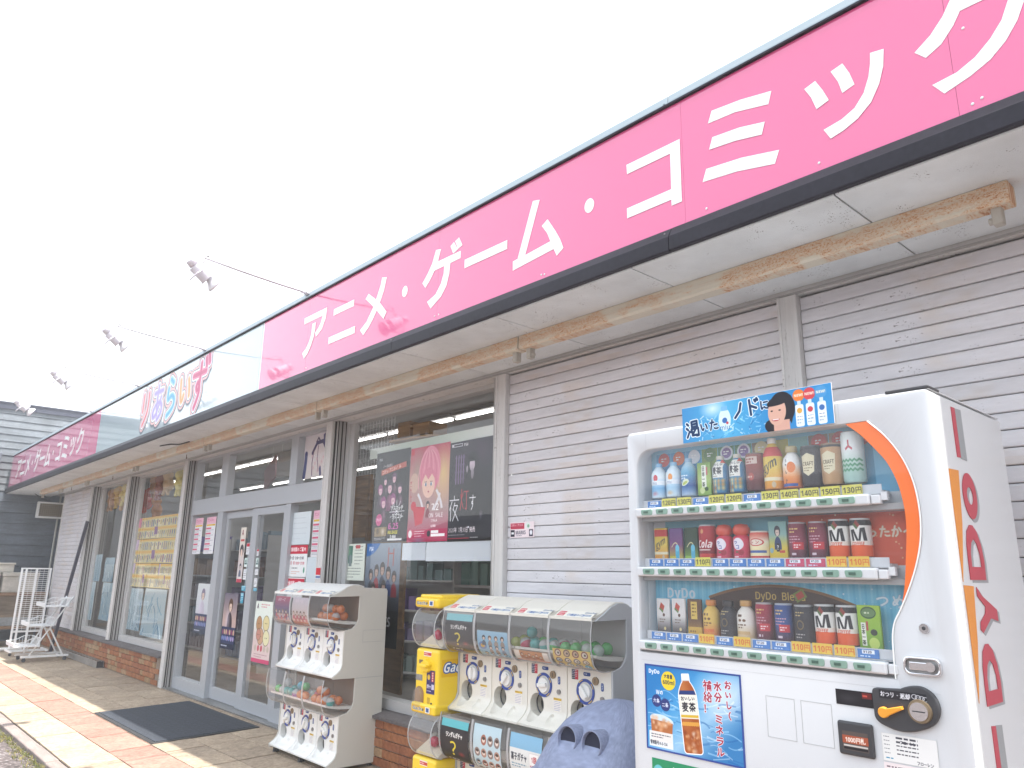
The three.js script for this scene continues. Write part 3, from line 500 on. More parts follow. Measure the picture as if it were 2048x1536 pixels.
// inside
mesh('shop_floor', bx(XL, XR, -0.1, 0.0, -9, -0.16), M.floor, shop);
mesh('inner_wall', [bx(XL, XR, 0, 3.27, -9.1, -9), bx(XL - 0.1, XL, -0.1, 3.27, -9, -0.16), bx(XR, XR + 0.1, -0.1, 3.27, -9, 0.02), bx(XL, XR, 2.6, 2.9, -0.26, -0.161)], M.wallIn, shop);
mesh('ceiling', bx(XL, XR, 2.9, 2.95, -9, -0.26), M.ceil, shop);
mesh('side_wall', bx(XL - 0.02, XL, -0.1, 3.27, -0.16, 0.02), M.paint, shop);
for (const z of [-1.5, -2.95, -5.0]) for (let x = -14.3, k = 0; x < (z === -5 ? -6 : -2.5); x += z === -1.5 ? 1.27 : z === -5 ? 2.5 : 1.5, k++) {
  const t = thing('ceiling_light', `lit fluorescent tube, ${['first', 'second', 'third', 'fourth', 'fifth', 'sixth', 'seventh', 'eighth', 'ninth', 'tenth'][k]} from the left in the ${z === -1.5 ? 'front' : z === -5 ? 'back' : 'middle'} row inside the shop`, 'ceiling light', [x, 2.88, z], 0, `lit fluorescent tubes in the ${z === -1.5 ? 'front' : z === -5 ? 'back' : 'middle'} row inside the shop`);
  mesh('fitting', bx(-0.62, 0.62, -0.02, 0.02, -0.06, 0.06), M.ceil, t); mesh('tube', new THREE.CylinderGeometry(0.012, 0.012, 1.2, 10).rotateZ(Math.PI / 2).translate(0, -0.042, 0), M.tubeOn, t);
  const a = new THREE.RectAreaLight(new THREE.Color(1, 0.98, 0.94), 13, 1.2, 0.04); a.position.set(0, -0.066, 0); a.rotation.x = -Math.PI / 2; t.add(a);
}
// ---------------------------------------------------------------- posters and notices on the glass
const poster = (name, label, cat, c, x0, x1, y0, y1, z = -0.088, curl = 0, grp) => {
  const m = one(name, label, cat, sheet(c, -(x1 - x0) / 2, (x1 - x0) / 2, -(y1 - y0) / 2, (y1 - y0) / 2, 0, 0, curl), PR.mat, grp); m.position.set((x0 + x1) / 2, (y0 + y1) / 2, z); return m;
};
const IN = -0.104;                        // just behind the window glass
const darkP = PR.cell(300, 420, (g, w, h) => {
  shade(g, w, h, ['#1d1d22', '#141418', '#1a171d']);
  say(g, 'PS4', 26, 26, 16, '#b9bcc4'); say(g, 'ノーラルダメ', 66, 60, 18, '#d8cdd0', { sx: 0.8 }); g.save(); g.rotate(-0.12); rect(g, 40, 92, 220, 26, '#b5584a'); say(g, 'コミックアニメノベル', 48, 95, 20, '#f0d9c8', { sx: 0.95 }); g.restore();
  for (const [x, y, s] of [[95, 140, 22], [175, 132, 24], [52, 180, 26], [225, 182, 26], [138, 172, 32], [84, 240, 28], [170, 230, 28]]) { figure(g, x, y, s, pick(['#5a3456', '#8a3f74', '#3a2a40']), '#d8b3bd', pick(['#3a2539', '#6a3458', '#2a2030'])); blob(g, x + 8, y + s * 2, s * 0.7, '#b98a9d', 0.55, s * 1.2); }
  disc(g, 50, 318, 28, '#c2437f'); say(g, 'ダメガ', 28, 310, 15, '#f2d6e4', { sx: 0.9 });
  for (let i = 0; i < 12; i++) { g.strokeStyle = '#e9e9ee'; g.lineWidth = 3; g.beginPath(); g.moveTo(205, 285); g.lineTo(205 + Math.cos(i * 0.52) * 62, 285 + Math.sin(i * 0.52) * 50); g.stroke(); } say(g, 'デスマッチ', 155, 256, 25, '#f3f3f5', { sx: 0.82, out: '#16161a', ow: 0.12 }); say(g, 'ラブコメ', 165, 292, 27, '#f3f3f5', { sx: 0.82, out: '#16161a', ow: 0.12 });
  rect(g, 18, 352, 108, 42, '#8a7652'); blob(g, 46, 370, 20, '#3d2a1c', 0.9); blob(g, 92, 372, 22, '#d7cdbd', 0.9); rows(g, 18, 400, 110, 2, 7, '#b9b9bd', 3);
  say(g, '6.25', 138, 328, 40, '#cf5cab', { sx: 1.15 }); say(g, 'RELEASE', 138, 366, 21, '#e4da3c'); say(g, '3,666', 160, 386, 20, '#ececec'); rect(g, 138, 405, 120, 9, '#e4e4e4');
});
const pinkP = PR.cell(300, 420, (g, w, h) => {
  shade(g, w, h, ['#b63552', '#c08a86', '#a98e8c', '#b02f56']);
  blob(g, 60, 110, 80, '#a58c80', 0.95, 130); blob(g, 258, 130, 90, '#d9bd82', 1, 150); disc(g, 40, 160, 34, '#c8a99a', 44);
  disc(g, 158, 108, 78, '#d98098', 104); for (let i = 0; i < 9; i++) { g.strokeStyle = i % 2 ? '#c8647f' : '#e9a9b8'; g.lineWidth = 4; g.beginPath(); g.moveTo(150 + (i - 4) * 4, 20); g.quadraticCurveTo(150 + (i - 4) * 22, 60, 150 + (i - 4) * 19, 190); g.stroke(); } disc(g, 150, 172, 48, '#e5bfae', 60); g.fillStyle = '#d2788f'; g.beginPath(); g.moveTo(96, 140); g.quadraticCurveTo(150, 60, 214, 140); g.lineTo(206, 160); g.lineTo(176, 128); g.lineTo(150, 152); g.lineTo(126, 128); g.lineTo(100, 162); g.fill();
  disc(g, 130, 172, 9, '#f0ece8', 8); disc(g, 172, 172, 9, '#f0ece8', 8); disc(g, 131, 173, 6, '#4f6b8c', 8); disc(g, 171, 173, 6, '#4f6b8c', 8); rect(g, 120, 160, 20, 3, '#7a4450'); rect(g, 162, 160, 20, 3, '#7a4450'); disc(g, 152, 205, 7, '#b4646c', 4);
  g.strokeStyle = '#dcd7dc'; g.lineWidth = 14; for (const [a, b, c, d] of [[70, 210, 110, 280], [235, 215, 190, 285], [210, 200, 250, 280]]) { g.beginPath(); g.moveTo(a, b); g.quadraticCurveTo((a + c) / 2 + 12, (b + d) / 2, c, d); g.stroke(); } figure(g, 150, 262, 16, '#3a2b34', '#e0b9aa', '#7d3040');
  g.fillStyle = '#c3263f'; g.beginPath(); g.moveTo(30, 262); g.lineTo(130, 272); g.lineTo(112, 340); g.lineTo(60, 350); g.fill(); disc(g, 38, 262, 20, '#c3263f');
  say(g, 'ガールノネコ', 8, 150, 15, '#a8192f', { vert: true }); rect(g, 4, 6, 24, 26, '#c01e3a'); say(g, '7.2', 176, 252, 40, '#fff', { font: '', sx: 1 }); say(g, 'ON SALE', 158, 294, 26, '#f3ecef', { sx: 0.95, font: '' }); say(g, 'フルメ', 176, 322, 16, '#fff'); say(g, '4,980', 178, 345, 14, '#fbe9ee');
  rect(g, 0, 366, w, 36, '#b92b57'); disc(g, 24, 384, 13, '#f4e8ea', 17); rows(g, 58, 372, 90, 3, 10, '#f6dfe6', 3); rect(g, 182, 372, 52, 12, '#fff'); rect(g, 182, 386, 96, 12, '#fff'); disc(g, 166, 385, 13, '#202024'); blob(g, 90, 415, 60, '#8e8aa3', 0.7, 20);
});
const nightP = PR.cell(330, 440, (g, w, h) => {
  shade(g, w, h, ['#2b2733', '#23222a', '#1b1b20', '#1e1c20']); blob(g, 220, 60, 150, '#4a3350', 0.6, 90);
  for (let i = 0; i < 4; i++) rect(g, 50 + i * 19, 62, 7, 130, '#806490'); for (let i = 0; i < 4; i++) rect(g, 40, 72 + i * 32, 84, 4, '#6a5578');
  blob(g, 185, 120, 70, '#15141a', 0.9, 120); disc(g, 180, 96, 34, '#141218', 40); disc(g, 178, 112, 20, '#c9bcc8', 30); g.fillStyle = '#141218'; g.fillRect(158, 78, 40, 20); disc(g, 180, 152, 11, '#b5a9b6', 24); disc(g, 140, 130, 7, '#a89cab', 16); blob(g, 180, 230, 110, '#17151a', 0.8, 120); blob(g, 245, 330, 14, '#6f6876', 0.8, 26);
  say(g, 'PS4', 108, 8, 20, '#d8d8de'); rect(g, 14, 10, 84, 14, '#c9c9d2'); rect(g, 30, 13, 64, 8, '#2b2733');
  say(g, '夜', 2, 236, 120, '#dcdce2', { w: 0.04, sx: 0.72, font: '' }); say(g, '灯', 88, 205, 110, '#b3343e', { w: 0.045, sx: 0.62 }); say(g, 'す', 158, 238, 72, '#e6e6ea', { w: 0.06, sx: 0.75 }); say(g, '・', 140, 360, 40, '#e6e6ea', { w: 0.2 });
  say(g, '2020年 7月30日 発売', 6, 378, 24, '#d9cfd2', { font: '', sx: 0.86 }); rows(g, 8, 410, 210, 1, 6, '#9b969c', 3); rect(g, 6, 424, 160, 4, '#a03040'); rows(g, 175, 422, 90, 1, 6, '#aaa', 4);
});
poster('poster', 'black game poster with 6.25 RELEASE, leftmost of the three big window posters', 'poster', darkP, -5.255, -4.775, 1.525, 2.235, IN - 0.002, 0.004);
poster('poster', 'pink and grey poster with 7.2 ON SALE, middle of the three window posters', 'poster', pinkP, -4.773, -4.274, 1.515, 2.222, IN - 0.004, 0.004);
poster('poster', 'dark night poster with white and red brush lettering, right of the pink poster', 'poster', nightP, -4.273, -3.79, 1.51, 2.208, IN - 0.002, 0.003);
const blueP = PR.cell(230, 300, (g, w, h) => {
  shade(g, w, h, ['#8e9aa6', '#6f7885', '#242932', '#121418']); g.fillStyle = '#2c67a8'; g.beginPath(); g.moveTo(0, 0); g.lineTo(95, 0); g.quadraticCurveTo(60, 38, 0, 40); g.fill(); say(g, 'PS4', 18, 8, 17, '#e8eef6');
  rect(g, 150, 14, 6, 60, '#a35b52'); rect(g, 182, 18, 6, 50, '#a35b52'); rect(g, 150, 30, 38, 4, '#a35b52');
  for (const [x, y, s, c] of [[40, 95, 17, '#2a2f3a'], [78, 84, 19, '#8a2b32'], [118, 78, 20, '#37404f'], [158, 90, 19, '#2d3f66'], [195, 100, 17, '#7b2f34'], [60, 135, 17, '#243045'], [130, 130, 20, '#4e6fa6']]) figure(g, x, y, s, '#2b2422', '#a98b7c', c);
  blob(g, 80, 165, 40, '#5f8ed0', 0.6, 26); rect(g, 0, 196, w, 104, '#111317'); say(g, 'HEROES', 40, 205, 40, '#c8ccd2', { sx: 0.95 });
});
poster('poster', 'grey poster of a crowd of people with blue corner, below the black poster', 'poster', blueP, -5.33, -4.845, 0.75, 1.516, IN - 0.003, 0.003);
const greenN = PR.cell(160, 130, (g, w, h) => { rect(g, 0, 0, w, h, '#dfe3d6'); rect(g, 12, 8, 66, 62, '#4f7d6c'); blob(g, 40, 30, 30, '#a9c2a2', 0.9); rect(g, 54, 40, 20, 40, '#7b8a8a'); rows(g, 92, 10, 58, 6, 12, '#8f958c', 3); rect(g, 96, 6, 30, 12, '#c05f5f'); rows(g, 12, 86, 134, 4, 10, '#8a8f88', 3); });
poster('notice', 'pale green information sheet with a small photo, lower left of the big window', 'notice', greenN, -5.72, -5.35, 1.228, 1.518, IN - 0.002, 0.002);
const blankP = PR.cell(150, 60, (g, w, h) => { shade(g, w, h, ['#d3dbe0', '#c6ced6'], 0); });
poster('blank_sheet', 'left blank white poster back under the pink poster', 'poster', blankP, -4.83, -4.53, 1.384, 1.51, IN - 0.006, 0.002);
poster('blank_sheet', 'wide blank white poster back under the dark night poster', 'poster', blankP, -4.525, -3.81, 1.378, 1.51, IN - 0.006, 0.002);
const rfP = PR.cell(60, 110, (g, w, h) => { rect(g, 0, 0, w, h, '#c9d1d8'); say(g, 'R', 6, 62, 26, '#b0303a'); say(g, 'F', 34, 62, 26, '#b0303a'); });
poster('notice', 'narrow pale sheet with red letters R F at the right edge of the window', 'notice', rfP, -3.805, -3.71, 1.378, 1.585, IN - 0.004);
const stripP = PR.cell(200, 24, (g, w, h) => shade(g, w, h, ['#cfd9d4', '#a8b8a8', '#dfe5e2'], 0));
poster('paper_strip', 'thin pale strip of paper showing above the three window posters', 'paper', stripP, -5.38, -3.80, 2.2, 2.285, IN - 0.012);
// entrance notices
const info = PR.cell(120, 180, (g, w, h) => { rect(g, 0, 0, w, h, '#dfe0e4'); rect(g, 0, 0, w, 34, '#e2b3c4'); say(g, 'アニメコミック', 10, 8, 15, '#c46a90', { sx: 0.95 }); rect(g, 6, 36, w - 12, 8, '#dcb64a'); for (let i = 0; i < 5; i++) { rect(g, 4, 52 + i * 25, 66, 8, '#cf6a84'); rows(g, 8, 63 + i * 25, w - 20, 2, 6, '#9296a2', 2.5); } });
poster('notice', 'pink-topped text sheet in the left side light, the left one of two', 'notice', info, -9.13, -8.89, 1.463, 1.872, -0.088, 0.002);
poster('notice', 'pink-topped text sheet in the left side light, the right one of two', 'notice', info, -8.782, -8.505, 1.463, 1.87, -0.088, 0.002);
poster('notice', 'pink-topped text sheet at the right edge of the entrance, beside blank paper', 'notice', info, -6.225, -6.0, 1.416, 1.82, -0.086, 0.002);
const blankS = PR.cell(120, 90, (g, w, h) => { shade(g, w, h, ['#d9e2e6', '#cdd8de']); rows(g, 14, 16, 90, 5, 14, '#c2ccd2', 2); });
poster('notice', 'large pale blank sheet above the opening hours sign', 'notice', blankS, -6.672, -6.27, 1.527, 1.82, -0.085, 0.003);
const hours = PR.cell(190, 150, (g, w, h) => { rect(g, 0, 0, w, h, '#e6e9ea'); rect(g, 0, 0, w, 42, '#c23549'); say(g, '営業時間のご案内', 10, 10, 22, '#f7ebec', { sx: 0.93 }); say(g, '月〜金 12:00〜21:00', 22, 52, 17, '#4b4650', { sx: 0.85 }); say(g, '土・日・祝 10:00〜21:00', 6, 76, 17, '#c25a68', { sx: 0.82 }); rows(g, 50, 106, 95, 1, 8, '#6c6c74', 5); rows(g, 46, 124, 90, 2, 8, '#c98', 3); disc(g, 166, 118, 7, '#5b9a80', 14); });
poster('opening_hours_sign', 'white opening hours sign with red header on the right side light', 'sign', hours, -6.668, -6.284, 1.243, 1.522, -0.084, 0.002);
const redN = PR.cell(170, 60, (g, w, h) => { rect(g, 0, 0, w, h, '#e8e8ea'); rect(g, 2, 4, w - 4, 34, '#bf2d43'); say(g, '営業時間のご案内', 8, 10, 20, '#f6e6e8', { sx: 0.95 }); });
poster('notice', 'red-headed notice just above the capsule machine, under the hours sign', 'notice', redN, -6.66, -6.30, 1.06, 1.236, -0.083, 0.002);
const plain = PR.cell(70, 90, (g, w, h) => { shade(g, w, h, ['#cdd9df', '#c3d0d8']); });
poster('notice', 'plain pale blue paper right of the opening hours sign', 'notice', plain, -6.28, -6.03, 1.06, 1.414, -0.085, 0.002);
const secS = PR.cell(40, 40, (g, w, h) => { rect(g, 0, 0, w, h, '#e5e8ec'); rect(g, 2, 2, 36, 24, '#c8323e'); rect(g, 2, 29, 36, 8, '#6a7fa8'); });
poster('sticker', 'small red and blue sticker on the white post right of the entrance', 'sticker', secS, -5.855, -5.775, 1.235, 1.325, 0.0475);
const cartoon = PR.cell(150, 240, (g, w, h) => { shade(g, w, h, ['#e6ece2', '#dfe6dd', '#dcc5c0', '#e0c9c6']); say(g, 'A', 12, 8, 26, '#5a4452'); rows(g, 50, 12, 80, 2, 9, '#d08a90', 4); for (const [x, y, r, c] of [[45, 90, 24, '#b98f68'], [104, 86, 24, '#dccf9b'], [62, 138, 26, '#c9a184'], [110, 142, 24, '#e2dcb2'], [44, 132, 18, '#c78f80']]) { disc(g, x, y, r + 2, '#70604c', r * 1.2 + 2); disc(g, x, y, r, c, r * 1.2); disc(g, x - 6, y, 2, '#333'); disc(g, x + 6, y, 2, '#333'); } for (let i = 0; i < 5; i++) disc(g, 26 + i * 26, 184, 9, pick(['#c9606a', '#c8b8a8', '#a08070']), 12); rows(g, 20, 206, 110, 2, 9, '#b98e90', 3); rect(g, 0, 224, w, 16, '#d0587a'); });
poster('poster', 'pale poster of round brown and cream cartoon animals on the right door leaf', 'poster', cartoon, -7.232, -6.85, 0.458, 1.009, -0.074, 0.003);
const banner = PR.cell(50, 210, (g, w, h) => { shade(g, w, h, ['#e5ddd2', '#d9d2ca', '#cfc4c4', '#d8d2cf']); say(g, 'A', 12, 6, 28, '#7a2c38'); rect(g, 8, 46, 34, 8, '#c05a5a'); disc(g, 26, 88, 17, '#4b464c', 22); disc(g, 26, 98, 10, '#e0c8bc', 14); figure(g, 26, 150, 11, '#4a4a58', '#d8c6be', '#6d7284'); rect(g, 2, 196, 46, 13, '#b84a5c'); });
poster('banner', 'tall narrow paper banner with a figure on the left door leaf', 'banner', banner, -7.82, -7.69, 1.17, 1.724, -0.1, 0.002);
const small = (c1, c2, t) => PR.cell(48, 60, (g, w, h) => { rect(g, 0, 0, w, h, c1); rect(g, 3, 3, w - 6, 16, c2); rows(g, 6, 26, 36, 3, 9, t, 3); });
const sR = small('#dfe2e6', '#c03a48', '#8a8088'), sW = small('#e2e5e8', '#d5d9de', '#5c6068'), sB = small('#4fa0bb', '#9ccbdc', '#e0eef4');
poster('sticker', 'red-topped sticker near the inner edge of the left door leaf', 'sticker', sR, -7.645, -7.55, 1.447, 1.563, -0.1);
poster('sticker', 'small red-topped sticker at the top of the right door leaf', 'sticker', sR, -7.318, -7.272, 1.431, 1.497, -0.071);
const triC = PR.cell(48, 60, (g, w, h) => { rect(g, 0, 0, w, h, '#cfe3df'); g.fillStyle = '#2f4f54'; g.beginPath(); g.moveTo(24, 4); g.lineTo(42, 42); g.lineTo(6, 42); g.fill(); disc(g, 24, 30, 6, '#dfeceb'); rect(g, 0, 46, w, 12, '#e8f0ee'); });
poster('sticker', 'triangle warning sticker on the right door leaf under the red sticker', 'sticker', triC, -7.318, -7.26, 1.325, 1.411, -0.071);
poster('sticker', 'triangle warning sticker on the left door leaf beside the stile', 'sticker', triC, -7.66, -7.59, 1.325, 1.415, -0.1);
poster('sticker', 'square white sticker on the right door leaf below the warning triangle', 'sticker', sW, -7.318, -7.245, 1.25, 1.306, -0.071);
poster('sticker', 'tall white sticker on the right door leaf, lowest of the white ones', 'sticker', sW, -7.318, -7.25, 1.138, 1.22, -0.071);
poster('sticker', 'blue hand-shaped push sticker on the right door leaf', 'sticker', sB, -7.318, -7.24, 1.096, 1.127, -0.071);
poster('sticker', 'white sticker on the left door leaf below the warning triangle', 'sticker', sW, -7.66, -7.585, 1.2, 1.305, -0.1);
poster('sticker', 'blue push sticker on the left door leaf', 'sticker', sB, -7.67, -7.57, 1.09, 1.14, -0.1);
poster('sticker', 'pale blue sticker lowest on the left door leaf', 'sticker', sB, -7.67, -7.6, 0.97, 1.07, -0.1);
const idol = (bg, a, b) => PR.cell(130, 200, (g, w, h) => { shade(g, w, h, bg); figure(g, 70, 46, 24, a, '#d9bfae', b); blob(g, 50, 100, 30, '#d9cfe0', 0.6, 50); rect(g, 0, 122, w, 58, '#343c5c'); for (let i = 0; i < 7; i++) { disc(g, 14 + i * 17, 140, 7, pick(['#b7485c', '#c9a58c', '#8a4a6a']), 10); disc(g, 14 + i * 17, 162, 7, pick(['#7a86b8', '#a99ac2']), 9); } rect(g, 0, 180, w, 20, '#2b3145'); rows(g, 10, 186, 100, 1, 8, '#c9cede', 4); });
poster('poster', 'poster of a pale-coated figure over a navy band, low on the left door leaf', 'poster', idol(['#6f6a78', '#c4a8a0', '#a89a9c'], '#5a4030', '#3a3036'), -8.07, -7.73, 0.512, 1.06, -0.1, 0.003);
poster('poster', 'white and mauve group poster low in the left side light', 'poster', idol(['#d8dcdc', '#cfd3d8', '#b9b0c4'], '#8a7f92', '#c4bcca'), -8.86, -8.51, 0.612, 1.14, -0.1, 0.003);
const boardN = PR.cell(90, 150, (g, w, h) => { shade(g, w, h, ['#c4ccce', '#b7c0c4']); for (let j = 0; j < 2; j++) for (let i = 0; i < 3; i++) disc(g, 18 + i * 27, 50 + j * 30, 10, pick(['#a86a58', '#8d9aa0', '#93a58f'])); rows(g, 10, 106, 70, 2, 9, '#8b9296', 3); rect(g, 0, 128, w, 14, '#a45a60'); });
poster('poster', 'grey-green menu sheet with round pictures behind the left door leaf', 'poster', boardN, -8.12, -7.83, 1.07, 1.46, -0.32, 0.003);
const ink = PR.cell(180, 140, (g, w, h) => { shade(g, w, h, ['#dcd6dc', '#e0d6d2']); const q = (c, lw, p) => { g.strokeStyle = c; g.lineWidth = lw; g.lineCap = 'round'; g.beginPath(); g.moveTo(p[0], p[1]); for (let i = 2; i < p.length; i += 2) g.lineTo(p[i], p[i + 1]); g.stroke(); }; q('#3c3566', 12, [60, 60, 90, 30, 130, 28, 150, 50, 158, 90]); q('#4a4478', 14, [150, 8, 158, 30, 140, 34, 136, 12, 150, 8]); q('#3a3f78', 20, [16, 60, 10, 130]); q('#6c4a68', 5, [70, 50, 60, 90, 66, 130]); q('#7a5a74', 4, [100, 40, 96, 80, 108, 120]); q('#55507e', 12, [118, 110, 124, 130]); for (let i = 0; i < 9; i++) blob(g, 60 + i * 11, 70 + (i * 37) % 50, 9, '#d9a9b0', 0.7); q('#4a3a5e', 6, [84, 26, 96, 14, 108, 24]); });
poster('poster', 'white poster with purple ink drawing in the transom above the entrance', 'poster', ink, -6.53, -6.035, 2.125, 2.53, -0.1, 0.003);
// left windows
const cards = (k) => PR.cell(330, 64, (g, w, h) => { rect(g, 0, 0, w, h, '#d3c388'); for (let j = 0; j < 2; j++) { rect(g, 0, j * 32, w, 6, '#d9b264'); for (let i = 0; i < 22; i++) { rect(g, 3 + i * 15, 9 + j * 32, 11, 20, pick(['#d9d3b2', '#b9b79c', '#a8a58c', '#c9c2a0', '#8f9aa0', '#9a8f9c'])); rect(g, 5 + i * 15, 12 + j * 32, 6, rr(6, 14), pick(['#77828c', '#8d7f7c', '#6d7d96', '#a6926c', '#9a6c80'])); } } rect(g, 0, 0, 24, h * 0.45, k ? '#d98ca2' : '#cbb9d0'); rect(g, 140, 30, 26, 22, '#8e6f92'); });
const cd = [cards(0), cards(1), cards(0)];
poster('card_list', 'top yellow sheet of trading card pictures in the second window', 'poster', cd[1], -11.36, -9.70, 1.68, 1.965, IN - 0.002, 0.004);
poster('card_list', 'middle yellow sheet of trading card pictures in the second window', 'poster', cd[0], -11.36, -9.70, 1.362, 1.674, IN - 0.002, 0.004);
poster('card_list', 'bottom left yellow sheet of trading card pictures in the second window', 'poster', cd[2], -11.36, -10.30, 1.055, 1.356, IN - 0.002, 0.004);
poster('card_list', 'bottom right short yellow sheet of trading card pictures in the second window', 'poster', cd[0], -10.29, -9.75, 1.055, 1.352, IN - 0.003, 0.004);
const purp = PR.cell(30, 240, (g, w, h) => { shade(g, w, h, ['#a58fae', '#8c7a96', '#9f8aa6']); for (let i = 0; i < 7; i++) rect(g, 4, 8 + i * 33, 22, 20, pick(['#6a5578', '#c4b4c8', '#57506c'])); });
poster('banner', 'narrow purple strip of pictures right of the yellow card sheets', 'banner', purp, -9.69, -9.56, 1.1, 1.97, IN - 0.002, 0.002);
const blueArt = (k) => PR.cell(110, 130, (g, w, h) => { shade(g, w, h, [['#a3b7be', '#7f98a4'], ['#b6c6ca', '#8fa4ac'], ['#adbfc5', '#7b929e']][k]); for (let i = 0; i < 26; i++) { g.strokeStyle = pick(['#5f8ca6', '#3f6c8a', '#d3e4e8', '#88a7b4']); g.globalAlpha = 0.6; g.lineWidth = rr(1.5, 6); g.beginPath(); const x = rr(0, w), y = rr(0, h); g.moveTo(x, y); g.quadraticCurveTo(x + rr(-20, 20), y + rr(5, 30), x + rr(-26, 26), y + rr(20, 60)); g.stroke(); } g.globalAlpha = 1; });
const bA = [blueArt(0), blueArt(1), blueArt(2)];
poster('poster', 'pale blue poster with sketched figures, bottom of the second window', 'poster', bA[1], -10.72, -9.88, 0.462, 1.04, IN - 0.003, 0.004);
poster('poster', 'faint blue poster at the bottom left of the second window', 'poster', bA[2], -11.33, -10.80, 0.5, 1.03, IN - 0.006, 0.004);
poster('poster', 'upper left pale blue poster in the first window', 'poster', bA[0], -13.33, -12.97, 1.09, 1.49, IN - 0.002, 0.004);
poster('poster', 'upper right pale blue poster in the first window', 'poster', bA[2], -12.78, -12.28, 1.09, 1.44, IN - 0.002, 0.004);
poster('poster', 'lower left tall blue poster in the first window', 'poster', bA[1], -13.33, -13.12, 0.515, 1.08, IN - 0.002, 0.004);
poster('poster', 'lower right tall blue poster in the first window', 'poster', bA[0], -12.72, -12.2, 0.55, 1.08, IN - 0.002, 0.004);
poster('poster', 'thin vertical blue poster at the right edge of the first window', 'poster', bA[2], -12.0, -11.8, 1.45, 1.85, IN - 0.002, 0.003);
// sticker on the shutter
const smoke = PR.cell(130, 60, (g, w, h) => { rect(g, 0, 0, w, h, '#efe0e4'); rect(g, 3, 5, 74, 22, '#bd4a5e'); say(g, 'コミックアニメ', 6, 7, 10, '#f3cdd4'); disc(g, 96, 15, 12, '#dfe8e2'); disc(g, 98, 17, 6, '#8fb49a'); rect(g, 4, 30, 22, 25, '#3c3a44'); rect(g, 8, 38, 14, 8, '#e9e9ec'); say(g, 'MARKS', 30, 29, 20, '#474a58', { sx: 0.82 }); rows(g, 32, 50, 52, 1, 6, '#85828e', 3); rect(g, 102, 29, 20, 26, '#4a4552'); disc(g, 112, 41, 7, '#e8e8ee', 9); });
poster('sticker', 'red, white and black MARKS sticker on the shutter beside the post', 'sticker', smoke, -3.487, -3.272, 1.513, 1.607, 0.0085);

// ---------------------------------------------------------------- things inside the shop, seen through the glass
const plywood = [[0.62, 0.43, 0.24], [0.50, 0.34, 0.19], [0.34, 0.24, 0.15]].map((c) => std(c, 0.7, { map: T_wood }));
{
  const t = thing('wooden_panel', 'tan plywood panel leaning inside the big window left of the posters', 'panel', [-6.0, 1.34, -0.4], 0.05);
  mesh('board', bx(-0.17, 0.17, 0.25, 0.78, -0.01, 0.01), plywood[0], t); mesh('edge_frame', [bx(-0.2, -0.17, 0.22, 0.8, -0.02, 0.02), bx(0.17, 0.2, 0.22, 0.8, -0.02, 0.02), bx(-0.17, 0.17, 0.78, 0.8, -0.02, 0.02)], plywood[1], t);
  const w = thing('wooden_panel', 'brown plywood panel standing low behind the dark posters', 'panel', [-5.6, 0.35, -0.5], -0.1);
  mesh('board', bx(-0.3, 0.3, 0.5, 1.65, -0.01, 0.01), plywood[1], w); mesh('foot_rail', bx(-0.3, 0.3, 0, 0.5, -0.02, 0.0), plywood[2], w);
  const gp = thing('wire_grid', 'white wire grid panel hanging inside the big window', 'wire grid', [-6.1, 2.1, -0.42], 0.0);
  const bars = []; for (let i = 0; i <= 12; i++) { bars.push(rod([i * 0.05, 0, 0], [i * 0.05, 0.6, 0], 0.003, 5)); } for (let j = 0; j <= 12; j++) bars.push(rod([0, j * 0.05, 0.004], [0.6, j * 0.05, 0.004], 0.0022, 5)); mesh('grid', bars, M.wire, gp);
  const pk = thing('cardboard_box', 'brown boxes stacked on the high shelf inside the big window', 'box', [-5.12, 2.40, -0.45], 0.1);
  mesh('box_body', [bx(-0.20, -0.04, 0, 0.13, -0.1, 0.1), bx(0.0, 0.2, 0, 0.10, -0.1, 0.1)], plywood[1], pk); mesh('tape', bx(-0.20, 0.2, 0.07, 0.09, 0.1, 0.102), plywood[0], pk);
  const sh = thing('shelf_board', 'high wooden shelf inside the big window carrying brown boxes', 'shelf', [-5.1, 2.38, -0.45], 0.1); mesh('board', bx(-0.28, 0.28, -0.02, 0, -0.14, 0.14), plywood[0], sh); mesh('bracket', [bx(-0.24, -0.22, -0.14, -0.02, -0.13, -0.1), bx(0.22, 0.24, -0.14, -0.02, -0.13, -0.1)], M.galv, sh);
}
for (const [x, z, n, ry] of [[-4.6, -1.1, 0, 0], [-7.9, -2.6, 1, 0.3], [-10.4, -1.5, 2, 0], [-12.5, -1.6, 3, 0], [-2.6, -2.4, 4, 0.1], [-6.2, -4.2, 5, 0]]) {
  const t = thing('display_shelf', ['grey display shelf of boxes behind the big window', 'display shelf of goods behind the sliding doors', 'display shelf of goods behind the second window', 'display shelf of goods behind the first window', 'dark display shelf far right inside the shop', 'display shelf deep inside the shop behind the entrance'][n], 'shelf', [x, 0, z], ry);
  mesh('side_panel', [bx(-0.62, -0.6, 0, 1.75, -0.2, 0.2), bx(0.6, 0.62, 0, 1.75, -0.2, 0.2)], M.grey, t); mesh('back_panel', bx(-0.6, 0.6, 0, 1.75, -0.2, -0.19), M.grey, t);
  for (let k = 0; k < 5; k++) { mesh('shelf', bx(-0.6, 0.6, 0.1 + k * 0.36, 0.12 + k * 0.36, -0.19, 0.2), M.grey, t); const gs = []; for (let q = 0; q < 9; q++) gs.push(bx(-0.58 + q * 0.13, -0.58 + q * 0.13 + rr(0.07, 0.12), 0.12 + k * 0.36, 0.12 + k * 0.36 + rr(0.12, 0.27), -0.1, 0.14)); mesh('boxed_goods', gs, std([rr(0.05, 0.3), rr(0.05, 0.25), rr(0.06, 0.3)], 0.6), t); }
}
